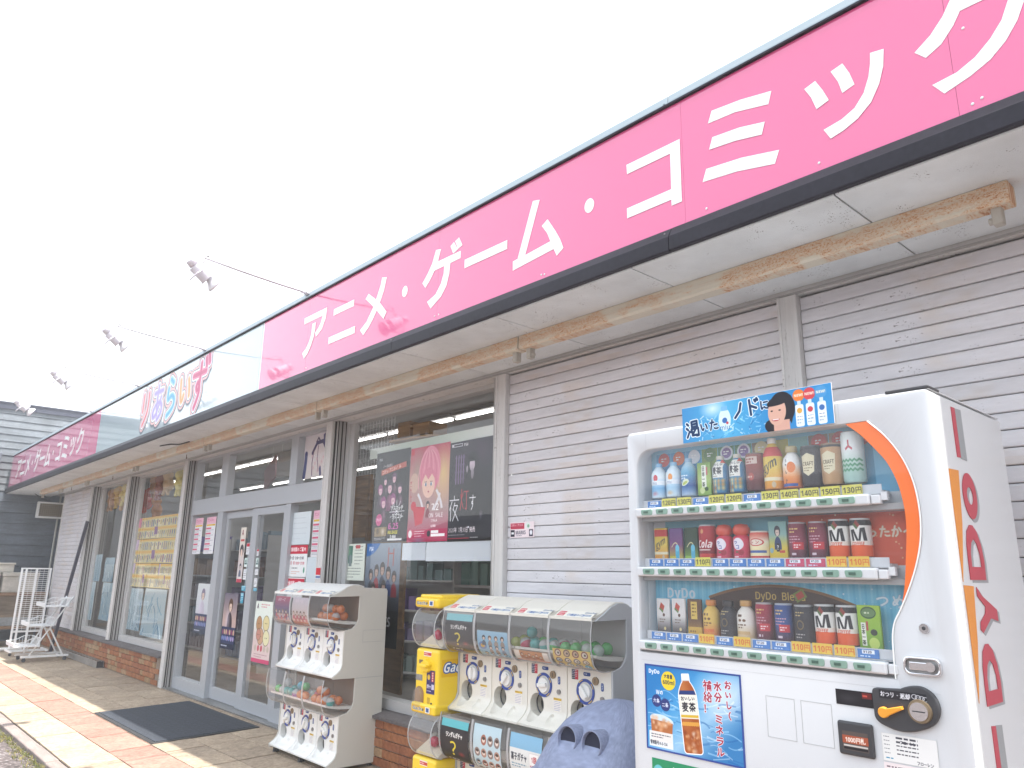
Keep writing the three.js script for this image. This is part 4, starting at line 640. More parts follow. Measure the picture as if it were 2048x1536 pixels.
// soft toys hung in the top of the left windows
const fur = (c) => phy(c, 0.95, { sheen: 0.5, sheenRoughness: 0.6 });
[[-12.95, 2.32, '#b98a5a', 'tan'], [-12.7, 2.36, '#d8b45a', 'yellow'], [-12.45, 2.33, '#c9a06a', 'sandy'], [-12.2, 2.36, '#d9c87a', 'pale yellow'], [-11.18, 2.22, '#d8542a', 'orange'], [-10.95, 2.42, '#c98f5a', 'light brown'], [-10.62, 2.36, '#8a4a3c', 'dark red'], [-10.35, 2.42, '#c9b08a', 'beige'], [-10.75, 2.1, '#c98a4a', 'honey brown'], [-9.82, 2.36, '#cfc77a', 'lime yellow']].forEach(([x, y, c, nm], i) => {
  const t = thing('soft_toy', `${nm} soft toy hung in the top of the ${x < -11.7 ? 'first' : 'second'} window`, 'soft toy', [x - 0.42 - (i % 3) * 0.16, y, -0.24 - (i % 3) * 0.06], rr(-0.5, 0.5)), m = fur(new THREE.Color(c));
  mesh('body', new THREE.SphereGeometry(0.085, 16, 12).scale(1, 1.15, 0.85), m, t); mesh('head', [new THREE.SphereGeometry(0.07, 16, 12).translate(0, 0.13, 0.02), new THREE.SphereGeometry(0.026, 10, 8).translate(-0.05, 0.19, 0.01), new THREE.SphereGeometry(0.026, 10, 8).translate(0.05, 0.19, 0.01)], m, t);
  mesh('limb', [[-0.08, 0.04], [0.08, 0.04], [-0.05, -0.1], [0.05, -0.1]].map(([a, b]) => new THREE.CapsuleGeometry(0.025, 0.06, 4, 8).rotateZ(a * 8).translate(a, b, 0.03)), m, t); mesh('hanging_cord', rod([0, 0.19, 0.0], [0, 2.7 - y, 0], 0.002, 5), M.wire, t);
});
{ // hand truck seen behind the right door leaf
  const t = thing('hand_truck', 'tall metal hand truck parked behind the right door leaf', 'hand truck', [-7.0, 0, -0.55], 0.5);
  mesh('tube_frame', tube([[-0.16, 0.1, 0.1], [-0.16, 0.9, 0], [-0.13, 1.5, -0.06], [0, 1.55, -0.07], [0.13, 1.5, -0.06], [0.16, 0.9, 0], [0.16, 0.1, 0.1]], 0.014, 48), M.galv, t); mesh('cross_bar', [rod([-0.16, 0.5, 0.05], [0.16, 0.5, 0.05], 0.01), rod([-0.15, 1.0, 0], [0.15, 1.0, 0], 0.01), rod([-0.145, 1.2, -0.02], [0.145, 1.2, -0.02], 0.01)], M.galv, t);
  mesh('toe_plate', bx(-0.2, 0.2, 0.05, 0.06, 0.06, 0.3), M.galv, t); for (const s of [-0.2, 0.2]) mesh('wheel', new THREE.CylinderGeometry(0.09, 0.09, 0.04, 16).rotateZ(Math.PI / 2).translate(s, 0.09, 0.02), M.black, t); mesh('load_board', bx(-0.1, 0.1, 0.6, 1.15, 0.03, 0.06), plywood[0], t);
  const h = thing('hanging_sign', 'blank white sign hanging from the ceiling behind the entrance transom', 'sign', [-8.6, 2.45, -1.05], 0.15); mesh('sign_plate', bx(-0.42, 0.42, -0.02, 0.3, -0.01, 0.01), std([0.6, 0.6, 0.58], 0.6), h); mesh('cord', [rod([-0.35, 0.3, 0], [-0.35, 0.45, 0], 0.003, 5), rod([0.35, 0.3, 0], [0.35, 0.45, 0], 0.003, 5)], M.wire, h);
  const h2 = thing('hanging_sign', 'dull pink tilted sign hanging behind the entrance transom', 'sign', [-9.55, 2.35, -1.15], -0.2); mesh('sign_plate', bx(-0.3, 0.3, 0.05, 0.35, -0.01, 0.01).rotateZ(0.25), std([0.4, 0.25, 0.27], 0.6), h2); mesh('cord', rod([0, 0.3, 0], [0, 0.55, 0], 0.003, 5), M.wire, h2);
  const c = thing('counter', 'pale counter with a rounded screen behind the big window', 'counter', [-4.1, 0, -1.2], 0); mesh('counter_body', bx(-0.7, 0.9, 0, 0.95, -0.3, 0.3), M.grey, c); mesh('counter_top', rb(-0.75, 0.95, 0.95, 0.99, -0.33, 0.33, 0.01), std([0.3, 0.3, 0.31], 0.4), c); mesh('screen', rb(-0.2, 0.35, 1.0, 1.32, 0.0, 0.04, 0.02), M.grey, c);
}

// ---------------------------------------------------------------- fascia floodlights
function floodlight(x, label) {
  const t = thing('sign_floodlight', label, 'floodlight', [x, 3.345, 0.745], 0, 'white floodlights on arms above the fascia sign');
  mesh('arm', tube([[0, -0.005, 0], [0, 0.005, 0.25], [0, 0.025, 0.55], [0, 0.045, 0.775]], 0.0095, 20), M.lampArm, t); mesh('wall_plate', [rb(-0.03, 0.03, -0.02, 0.012, -0.03, 0.012, 0.004), new THREE.CylinderGeometry(0.016, 0.016, 0.05, 12).rotateX(Math.PI / 2).translate(0, -0.004, 0.02)], M.lampW, t);
  const h = group('lamp_head', t); h.position.set(0, -0.065, 0.785); h.rotation.x = -2.14; h.scale.set(1.15, 0.86, 1.15);                      // axis down towards the sign
  const lathe = (pts) => new THREE.LatheGeometry(pts.map((p) => new THREE.Vector2(p[0], p[1])), 24);
  mesh('housing', lathe([[0.001, -0.075], [0.036, -0.075], [0.040, -0.07], [0.046, 0.055], [0.050, 0.06], [0.050, 0.068], [0.044, 0.068]]).rotateX(0), M.lampW, h);
  mesh('end_cap', lathe([[0.001, -0.135], [0.022, -0.135], [0.030, -0.125], [0.033, -0.078], [0.001, -0.076]]).rotateZ(0.12), M.lampW, h);
  mesh('reflector_bulb', lathe([[0.02, 0.07], [0.024, 0.085], [0.048, 0.12], [0.055, 0.14], [0.050, 0.152], [0.001, 0.158]]), phy([0.8, 0.8, 0.84], 0.12, { clearcoat: 1 }), h);
  mesh('yoke', [tube([[-0.05, -0.01, 0], [-0.06, -0.02, -0.05], [0, -0.02, -0.085], [0.06, -0.02, -0.05], [0.05, -0.01, 0]], 0.006, 20)], M.lampW, h);
  mesh('wing_bolt', [new THREE.SphereGeometry(0.011, 10, 8).translate(0, 0.062, 0.755), new THREE.SphereGeometry(0.007, 8, 6).translate(0.0, 0.068, 0.715), rod([0, 0.04, 0.755], [0, 0.066, 0.755], 0.004), rod([0, 0.03, 0.775], [0, -0.0, 0.79], 0.01)], M.grey, t);
  return t;
}
floodlight(-5.0, 'floodlight nearest the camera, first from the right'); floodlight(-7.07, 'second floodlight from the right, above the white sign board'); floodlight(-9.1, 'third floodlight from the right, above the shop name'); floodlight(-11.12, 'floodlight farthest left, in front of the dark siding wall');

// ---------------------------------------------------------------- neighbouring building with dark siding
{
  const t = thing('neighbouring_building', 'dark blue-grey building with horizontal siding left of the shop', 'building', [-16.72, 0, 0], 0.0), za = -8, zb = 7;
  mesh('wall_core', bx(-9, -0.03, -0.1, 4.2, za, zb), M.dark, t);
  const side = (y0, y1, m) => exZ(poly([[-0.032, y0], [0.006, y0], [0.008, y0 + 0.004], [-0.006, y1 - 0.002], [-0.032, y1 - 0.002]]), za, zb, 0);
  for (let y = -0.08; y < 2.62; y += 0.195) mesh('siding_board', side(y, y + 0.195).translate(0, 0, 0), pick(M.board), t);
  for (let y = 2.65; y < 4.14; y += 0.132) mesh('siding_board', side(y, y + 0.132).translate(0, 0, 0), pick(M.boardU), t);
  mesh('roof_coping', [bx(-9, 0.03, 4.18, 4.3, za, zb), bx(-9, 0.045, 4.29, 4.315, za, zb)], M.cap, t);
  const dp = thing('downpipe', 'dark square downpipe beside the left end of the fascia sign', 'pipe', [-16.66, 0, 1.02]); mesh('pipe', rb(-0.02, 0.1, 0, 3.34, -0.09, 0.09, 0.012), std([0.10, 0.115, 0.14], 0.6), dp); mesh('bracket', [bx(-0.03, 0.108, 1.2, 1.23, -0.095, 0.095), bx(-0.03, 0.108, 2.7, 2.73, -0.095, 0.095)], M.cap, dp);
  // vent box hung under the end of the canopy
  const v = thing('vent_box', 'white-framed box with brown mesh front hung under the canopy end', 'vent box', [-16.28, 2.17, 0.03], 0);
  mesh('frame', [bx(-0.12, 0.0, 0, 0.03, -0.24, 0.24), bx(-0.12, 0, 0.265, 0.295, -0.24, 0.24), bx(-0.12, 0, 0.03, 0.265, 0.21, 0.24), bx(-0.12, 0, 0.03, 0.265, -0.24, -0.21)], std([0.80, 0.80, 0.78], 0.5), v); mesh('mesh_panel', bx(-0.06, -0.03, 0.02, 0.27, -0.2, 0.2), std([0.20, 0.16, 0.11], 0.9), v);
  const ms = []; for (let i = 1; i < 12; i++) ms.push(rod([-0.025, 0.02, -0.2 + i * 0.0333], [-0.025, 0.27, -0.2 + i * 0.0333], 0.003, 5)); for (let j = 1; j < 7; j++) ms.push(rod([-0.025, 0.02 + j * 0.036, -0.2], [-0.025, 0.02 + j * 0.036, 0.2], 0.003, 5)); mesh('mesh_wires', ms, std([0.30, 0.25, 0.18], 0.7), v);
  mesh('hanger', [rod([-0.08, 0.29, 0.05], [0.12, 0.43, 0.36], 0.006), rod([-0.08, 0.29, 0.0], [0.16, 0.43, 0.25], 0.006)], M.black, v);
  const pl = thing('pole', 'thin pale upright pole behind the vent box', 'pole', [-16.5, 0, -0.12]); mesh('shaft', rod([0, 0, 0], [0, 2.62, 0], 0.016, 10), std([0.52, 0.51, 0.47], 0.5), pl); mesh('foot', new THREE.CylinderGeometry(0.04, 0.045, 0.03, 12).translate(0, 0.015, 0), M.grey, pl);
}
// stored things in the corner
{
  const cream = std([0.62, 0.60, 0.55], 0.6, { map: T_conc }), timber = std([0.33, 0.23, 0.16], 0.8, { map: T_wood }), dull = std([0.24, 0.21, 0.18], 0.85, { map: T_wood });
  const chest = (lab, x, z, w, d, y0, h) => { const t = thing('storage_box', lab, 'storage box', [x, y0, z]); mesh('box_body', rb(-w / 2, w / 2, 0, h * 0.8, -d / 2, d / 2, 0.015), cream, t); mesh('lid', rb(-w / 2 - 0.015, w / 2 + 0.015, h * 0.8, h, -d / 2 - 0.015, d / 2 + 0.015, 0.012), cream, t); mesh('latch', [bx(w / 2, w / 2 + 0.02, h * 0.55, h * 0.85, -0.04, 0.04)], M.grey, t); return t; };
  const SY = 0.86;
  chest('cream storage box on the bench, nearest the lot', -15.75, 1.62, 0.5, 0.5, SY, 0.33); chest('cream storage box on the bench, middle one', -15.75, 1.06, 0.5, 0.52, SY, 0.33); chest('cream storage box on the bench, behind the wire grid stand', -15.75, 0.48, 0.5, 0.52, SY, 0.33);
  chest('flat cream box on top of the storage boxes', -15.8, 0.95, 0.42, 0.72, SY + 0.331, 0.16);
  const sack = thing('dark_bag', 'dark lumpy bag on top of the cream boxes at the left edge', 'bag', [-15.72, SY + 0.331, 1.58]); mesh('bag_body', new THREE.SphereGeometry(0.13, 18, 14).scale(0.9, 1.5, 0.85).translate(0, 0.18, 0), std([0.05, 0.055, 0.08], 0.7), sack); mesh('bag_neck', new THREE.CylinderGeometry(0.03, 0.06, 0.07, 10).translate(0, 0.385, 0), std([0.05, 0.055, 0.08], 0.7), sack);
  const b = thing('timber_bench', 'weathered timber bench carrying cream boxes against the dark siding', 'bench', [-15.75, 0, 0.9]);
  mesh('top_plank', [rb(-0.36, -0.01, SY - 0.05, SY, -0.85, 1.15, 0.006), rb(0.0, 0.36, SY - 0.05, SY, -0.85, 1.15, 0.006)], timber, b); mesh('front_panel', [bx(0.3, 0.325, 0.46, SY - 0.05, -0.8, 1.1)], dull, b);
  mesh('lower_shelf', [rb(-0.34, 0.38, 0.27, 0.32, -0.82, 1.12, 0.006)], timber, b); mesh('lower_board', bx(0.3, 0.33, 0.325, 0.46, -0.8, 1.1), std([0.30, 0.33, 0.35], 0.7, { map: T_conc }), b);
  for (const [x, z] of [[-0.3, -0.8], [0.3, -0.8], [-0.3, 1.1], [0.3, 1.1]]) mesh('leg', bx(x - 0.035, x + 0.035, -0.02, SY - 0.05, z - 0.035, z + 0.035), dull, b);
  const r = thing('white_pipe', 'white pipe lying on the paving in front of the timber bench', 'pipe', [-14.7, 0.015, 0.45]); mesh('pipe', rod([0, 0, 0], [0.0, 0.0, 1.3], 0.026, 12), std([0.68, 0.68, 0.66], 0.5), r); mesh('end_cap', [rod([0, 0, 1.3], [0, 0, 1.34], 0.031, 12)], M.grey, r);
}
// leaning dark pole, metal channel on the ground
{
  const t = thing('leaning_pole', 'dark square pole leaning against the left shutter', 'pole', [0, 0, 0]); const a = [-14.02, 0.0, 0.18], b = [-13.42, 2.0, 0.07];
  const g = new THREE.BoxGeometry(0.055, 2.09, 0.04), d = new THREE.Vector3(b[0] - a[0], b[1] - a[1], b[2] - a[2]).normalize(); g.applyQuaternion(new THREE.Quaternion().setFromUnitVectors(new THREE.Vector3(0, 1, 0), d)).translate((a[0] + b[0]) / 2, (a[1] + b[1]) / 2, (a[2] + b[2]) / 2); mesh('shaft', g, std([0.05, 0.05, 0.075], 0.5), t);
  const c = thing('metal_channel', 'galvanised metal channel lying along the foot of the brick wall', 'metal channel', [-12.75, 0.001, 0.105], 0.0);
  mesh('channel', [bx(-1.22, 1.25, 0, 0.004, -0.045, 0.045), bx(-1.22, 1.25, 0.004, 0.085, 0.041, 0.045), bx(-1.22, 1.25, 0.004, 0.085, -0.045, -0.041), bx(-1.22, 1.25, 0.081, 0.085, -0.041, -0.012), bx(-1.22, 1.25, 0.081, 0.085, 0.012, 0.041), bx(-1.22, 1.25, 0.04, 0.044, 0.045, 0.047)], std([0.55, 0.56, 0.57], 0.35, { metalness: 0.6, map: T_conc }), c); mesh('end_plate', bx(1.16, 1.249, 0.005, 0.08, -0.04, 0.04), M.black, c);
}
// door mat
{
  const t = thing('door_mat', 'large dark blue-grey ribbed mat in front of the sliding doors', 'door mat', [-7.37, -0.0135, 0.535]); t.rotation.x = Math.atan(0.025);
  const g = rb(-0.80, 0.80, 0.0, 0.012, -0.405, 0.405, 0.004), p = g.attributes.position, uv = g.attributes.uv; for (let i = 0; i < p.count; i++) uv.setXY(i, p.getZ(i) * 6, p.getX(i) * 6);
  mesh('carpet', g, M.matC, t); mesh('rubber_edge', [rb(-0.83, 0.83, -0.002, 0.007, -0.435, 0.435, 0.003)], M.rubber, t);
}
// white three-tier display rack
{
  const t = thing('display_rack', 'white folding display rack with three sloping wire baskets', 'display rack', [-13.05, -0.012, 0]); const W = 0.2;
  for (const s of [-W, W]) { mesh('foot_bar', rb(s - 0.014, s + 0.014, 0.055, 0.085, 0.19, 0.79, 0.004), M.wire, t); mesh('sloping_arm', rod([s, 0.075, 0.69], [s, 0.88, 0.235], 0.011), M.wire, t); mesh('rear_leg', rod([s, 0.08, 0.27], [s, 0.45, 0.475], 0.011), M.wire, t); for (const z of [0.235, 0.745]) mesh('caster', [new THREE.CylinderGeometry(0.026, 0.026, 0.018, 14).rotateZ(Math.PI / 2).translate(s, 0.026, z), bx(s - 0.015, s + 0.015, 0.035, 0.056, z - 0.018, z + 0.018)], M.black, t); }
  mesh('cross_bar', [rod([-W, 0.075, 0.30], [W, 0.075, 0.30], 0.008), rod([-W, 0.42, 0.46], [W, 0.42, 0.46], 0.008), rod([-W, 0.86, 0.245], [W, 0.86, 0.245], 0.008)], M.wire, t);
  for (const [z0, z1, y] of [[0.59, 0.90, 0.215], [0.445, 0.755, 0.487], [0.29, 0.60, 0.75]]) {
    const k = group('wire_basket', t), hw = 0.285, hi = 0.11, lo = 0.05, w = [];
    mesh('tray', bx(-hw, hw, y - 0.006, y + 0.002, z0, z1), M.wire, k); mesh('front_lip', rb(-hw, hw, y, y + lo, z1, z1 + 0.008, 0.003), M.wire, k);
    for (const s of [-hw, hw]) w.push(tube([[s, y + hi, z0], [s, y + hi, z0 + 0.1], [s, y + lo + 0.01, z0 + 0.2], [s, y + lo, z1]], 0.005, 14));
    w.push(rod([-hw, y + hi, z0], [hw, y + hi, z0], 0.005), rod([-hw, y + lo, z1 + 0.004], [hw, y + lo, z1 + 0.004], 0.006)); mesh('rim_wire', w, M.wire, k);
    const v = []; for (let i = 0; i <= 16; i++) v.push(rod([-hw + i * hw / 8, y, z0], [-hw + i * hw / 8, y + hi, z0], 0.0022, 5)); for (const s of [-hw, hw]) for (let i = 0; i < 8; i++) { const z = z0 + (i * (z1 - z0)) / 8; v.push(rod([s, y, z], [s, y + (i < 3 ? hi : mix(hi, lo, (i - 3) / 4)), z], 0.0022, 5)); } mesh('bar_wires', v, M.wire, k);
  }
}
// white grid stand behind it
{
  const t = thing('grid_stand', 'tall white wire grid stand behind the display rack', 'display stand', [-13.9, -0.01, 0]);
  for (const z of [0.76, 0.70, 0.56, 0.375]) mesh('upright', rb(-0.013, 0.013, 0.1, 1.275, z - 0.013, z + 0.013, 0.003), M.wire, t); mesh('frame_bar', [rb(-0.012, 0.012, 1.265, 1.285, 0.36, 0.775, 0.003), rb(-0.012, 0.012, 0.33, 0.35, 0.36, 0.775, 0.003)], M.wire, t);
  const w = []; for (let y = 0.36; y < 1.26; y += 0.03) w.push(rod([0.004, y, 0.38], [0.004, y, 0.745], 0.0032, 5)); for (let z = 0.4; z < 0.74; z += 0.06) w.push(rod([-0.003, 0.35, z], [-0.003, 1.26, z], 0.002, 5)); mesh('grid_wires', w, M.wire, t);
  mesh('base_bar', [rb(-0.3, 0.12, 0.045, 0.075, 0.74, 0.77, 0.004), rb(-0.3, 0.12, 0.045, 0.075, 0.26, 0.29, 0.004), rb(-0.03, 0.0, 0.045, 0.075, 0.27, 0.76, 0.004), rb(-0.015, 0.015, 0.07, 0.34, 0.55, 0.575, 0.003)], M.wire, t); for (const z of [0.755, 0.275]) mesh('caster', [new THREE.CylinderGeometry(0.022, 0.022, 0.016, 12).rotateZ(Math.PI / 2).translate(0.09, 0.022, z)], M.black, t);
}

// ---------------------------------------------------------------- across the lot (it shows in the glass)
[[-34, 24, 11, 8, 4.6, 'low brown house across the lot, the far left one'], [-20, 27, 10, 8, 5.4, 'grey house across the lot, second from the left'], [-7, 25, 10, 8, 4.9, 'dark house across the lot, in the middle'], [8, 28, 12, 8, 5.6, 'wide brown house across the lot, on the right']].forEach(([x, z, w, d, h, lab], i) => {
  const t = thing('house', lab, 'house', [x, -0.085, z]), wm = std([[0.14, 0.11, 0.09], [0.16, 0.16, 0.165], [0.09, 0.085, 0.085], [0.15, 0.12, 0.10]][i], 0.9, { map: T_board });
  mesh('wall', bx(-w / 2, w / 2, 0, h * 0.7, 0, d), wm, t); mesh('roof', new THREE.ExtrudeGeometry(poly([[-d / 2 - 0.5, 0], [d / 2 + 0.5, 0], [0, h * 0.38]]), { depth: w + 0.8, bevelEnabled: false }).rotateY(Math.PI / 2).translate(-w / 2 - 0.4, h * 0.7, d / 2), M.cap, t);
  for (let k = -1; k <= 1; k++) { const f = mesh('window', bx(k * 3 - 0.8, k * 3 + 0.8, 0.9, 2.2, -0.06, -0.002), M.alu, t); mesh('window_pane', bx(k * 3 - 0.72, k * 3 + 0.72, 0.98, 2.12, -0.07, -0.062), M.dark, f); }
});
// ---------------------------------------------------------------- capsule machines
const CP = 0.2867;                                          // column pitch
const domeProf = [[0.338, 0.342], [0.385, 0.341], [0.425, 0.352], [0.453, 0.382], [0.467, 0.435], [0.470, 0.505], [0.458, 0.582]];
const curveZY = new THREE.CatmullRomCurve3(domeProf.map(([z, y]) => new THREE.Vector3(0, y, z)));
function domeStrip(x0, x1, t0, t1, off = 0, n = 14) {        // a sheet bent along the dome, u across, v up
  const pos = [], uv = [], idx = [];
  for (let i = 0; i <= n; i++) { const t = mix(t0, t1, i / n), p = curveZY.getPoint(t), d = curveZY.getTangent(t), nz = d.y, ny = -d.z; for (const [x, u] of [[x0, 0], [x1, 1]]) { pos.push(x, p.y + ny * off, p.z + nz * off); uv.push(u, i / n); } }
  for (let i = 0; i < n; i++) idx.push(2 * i, 2 * i + 1, 2 * i + 2, 2 * i + 1, 2 * i + 3, 2 * i + 2);
  const g = new THREE.BufferGeometry(); g.setAttribute('position', new THREE.Float32BufferAttribute(pos, 3)); g.setAttribute('uv', new THREE.Float32BufferAttribute(uv, 2)); g.setIndex(idx); g.computeVertexNormals(); return g;
}
const W2 = CP - 0.004;
const bodyGeo = (() => {
  const ev = new Evaluator(); ev.useGroups = false;
  const solid = exX([[0.05, 0.03], [0.395, 0.03], [0.405, 0.036], [0.405, 0.046], [0.398, 0.052], [0.372, 0.068], [0.350, 0.088], [0.338, 0.108], [0.335, 0.125], [0.335, 0.338], [0.05, 0.338]], 0, W2, 0.003);
  let b = new Brush(solid); b.updateMatrixWorld();
  const cut = (g) => { const c = new Brush(g.index ? g : g); c.updateMatrixWorld(); b = ev.evaluate(b, c, SUBTRACTION); };
  cut(new THREE.CylinderGeometry(0.050, 0.050, 0.12, 28).rotateX(Math.PI / 2).scale(1, 1.12, 1).translate(0.070, 0.134, 0.30));
  cut(new THREE.SphereGeometry(1, 28, 18).scale(0.050, 0.068, 0.066).translate(0.066, 0.122, 0.376));
  cut(new THREE.SphereGeometry(1, 24, 14).scale(0.029, 0.034, 0.052).translate(0.190, 0.092, 0.388));
  const g = toCreasedNormals(b.geometry, 0.6); return g;
})();
const chuteGeo = [new THREE.CylinderGeometry(0.0495, 0.0495, 0.012, 28).rotateX(Math.PI / 2).scale(1, 1.12, 1).translate(0.070, 0.134, 0.250), new THREE.TorusGeometry(0.046, 0.0035, 8, 28).scale(1, 1.12, 1).translate(0.070, 0.134, 0.29)];
const hoodGeo = exX([[0.19, 0.583], [0.19, 0.64], [0.235, 0.654], [0.29, 0.655], [0.335, 0.640], [0.385, 0.612], [0.452, 0.574], [0.462, 0.571], [0.462, 0.583]].map(([z, y]) => [z, y]), 0, W2, 0.004);
const ringGeo = (() => { const s = new THREE.Shape(); s.absarc(0, 0, 0.0585, 0, Math.PI * 2); const h = new THREE.Path(); h.absarc(0, 0, 0.045, 0, Math.PI * 2); s.holes.push(h); return exZ(s, 0, 0.003, 0, 32).translate(0.122, 0.234, 0.336); })();
const ringArc = [0.3, 1.9, 3.5, 5.1].map((a) => { const s = new THREE.Shape(); s.absarc(0, 0, 0.0555, a, a + 0.5); s.absarc(0, 0, 0.0525, a + 0.5, a, true); return exZ(s, 0, 0.001, 0, 10).translate(0.122, 0.234, 0.3392); });
const knobGeo = (a) => [new THREE.CylinderGeometry(0.035, 0.038, 0.010, 32).rotateX(Math.PI / 2).translate(0, 0, 0.006), rb(-0.032, 0.032, -0.010, 0.010, 0.008, 0.026, 0.006)].map((g, i) => (i ? g.rotateZ(a) : g).translate(0.122, 0.234, 0.336));
const stickC = DR.cell(120, 200, (g, w, h) => {              // panel stickers
  rect(g, 0, 0, w, h, '#e3dfd3');
  rect(g, 4, 6, 22, 30, '#3a4466'); rect(g, 26, 6, 20, 30, '#c24a55'); rect(g, 4, 36, 22, 26, '#303848'); rect(g, 26, 36, 20, 26, '#b8404c'); rows(g, 7, 12, 34, 5, 10, '#dcdce2', 3);
  g.fillStyle = '#2b4684'; g.beginPath(); g.roundRect(52, 8, 60, 22, 10); g.fill(); rows(g, 60, 17, 40, 1, 6, '#dfe4f0', 4);
  g.fillStyle = '#2b4684'; g.beginPath(); g.roundRect(52, 40, 26, 54, 11); g.fill(); rows(g, 58, 50, 14, 4, 10, '#dfe4f0', 4);
  rect(g, 4, 104, 70, 90, '#e9e6dd'); rect(g, 4, 104, 70, 14, '#cfae4a'); rows(g, 8, 109, 56, 1, 6, '#8a6c2a', 3); rows(g, 8, 124, 60, 7, 10, '#8e8bb0', 3);
});
const subC = (c, w, h, x, y, a, b) => ({ u0: mix(c.u0, c.u1, x / w), u1: mix(c.u0, c.u1, (x + a) / w), v1: mix(c.v1, c.v0, y / h), v0: mix(c.v1, c.v0, (y + b) / h) });
const stickGeo = [[4, 6, 42, 56, 0.030, 0.283, 0.044, 0.046], [52, 8, 60, 22, 0.108, 0.305, 0.046, 0.018], [52, 40, 26, 54, 0.220, 0.247, 0.018, 0.037], [4, 104, 70, 90, 0.190, 0.110, 0.056, 0.072]].map(([x, y, a, b, px, py, w, h]) => sheet(subC(stickC, 120, 200, x, y, a, b), px, px + w, py, py + h, 0.3355, 0.0006));
const hoodC = DR.cell(160, 50, (g, w, h) => { rect(g, 0, 0, w, h, '#e8e5da'); rect(g, 4, 8, 30, 34, '#c33a44'); say(g, 'BAN', 6, 10, 13, '#f5e6e4'); say(g, 'DAI', 7, 25, 13, '#f5e6e4'); say(g, 'Gasha', 112, 2, 16, '#4a5f86', { font: 'italic bold' }); say(g, 'カプセルステーション', 48, 22, 22, '#3f5d92', { sx: 0.52, out: '#f3f1e8', ow: 0.05 }); say(g, 'CAPSULE STATION', 48, 22, 19, '#43659c', { sx: 0.6 }); });
const coinGeo = new THREE.CylinderGeometry(0.019, 0.019, 0.008, 20).rotateX(Math.PI / 2).translate(0.188, 0.289, 0.338), btnGeo = new THREE.CylinderGeometry(0.012, 0.012, 0.008, 16).rotateX(Math.PI / 2).translate(0.229, 0.212, 0.338);
const slotGeo = bx(0.1865, 0.1895, 0.279, 0.299, 0.3421, 0.3427);
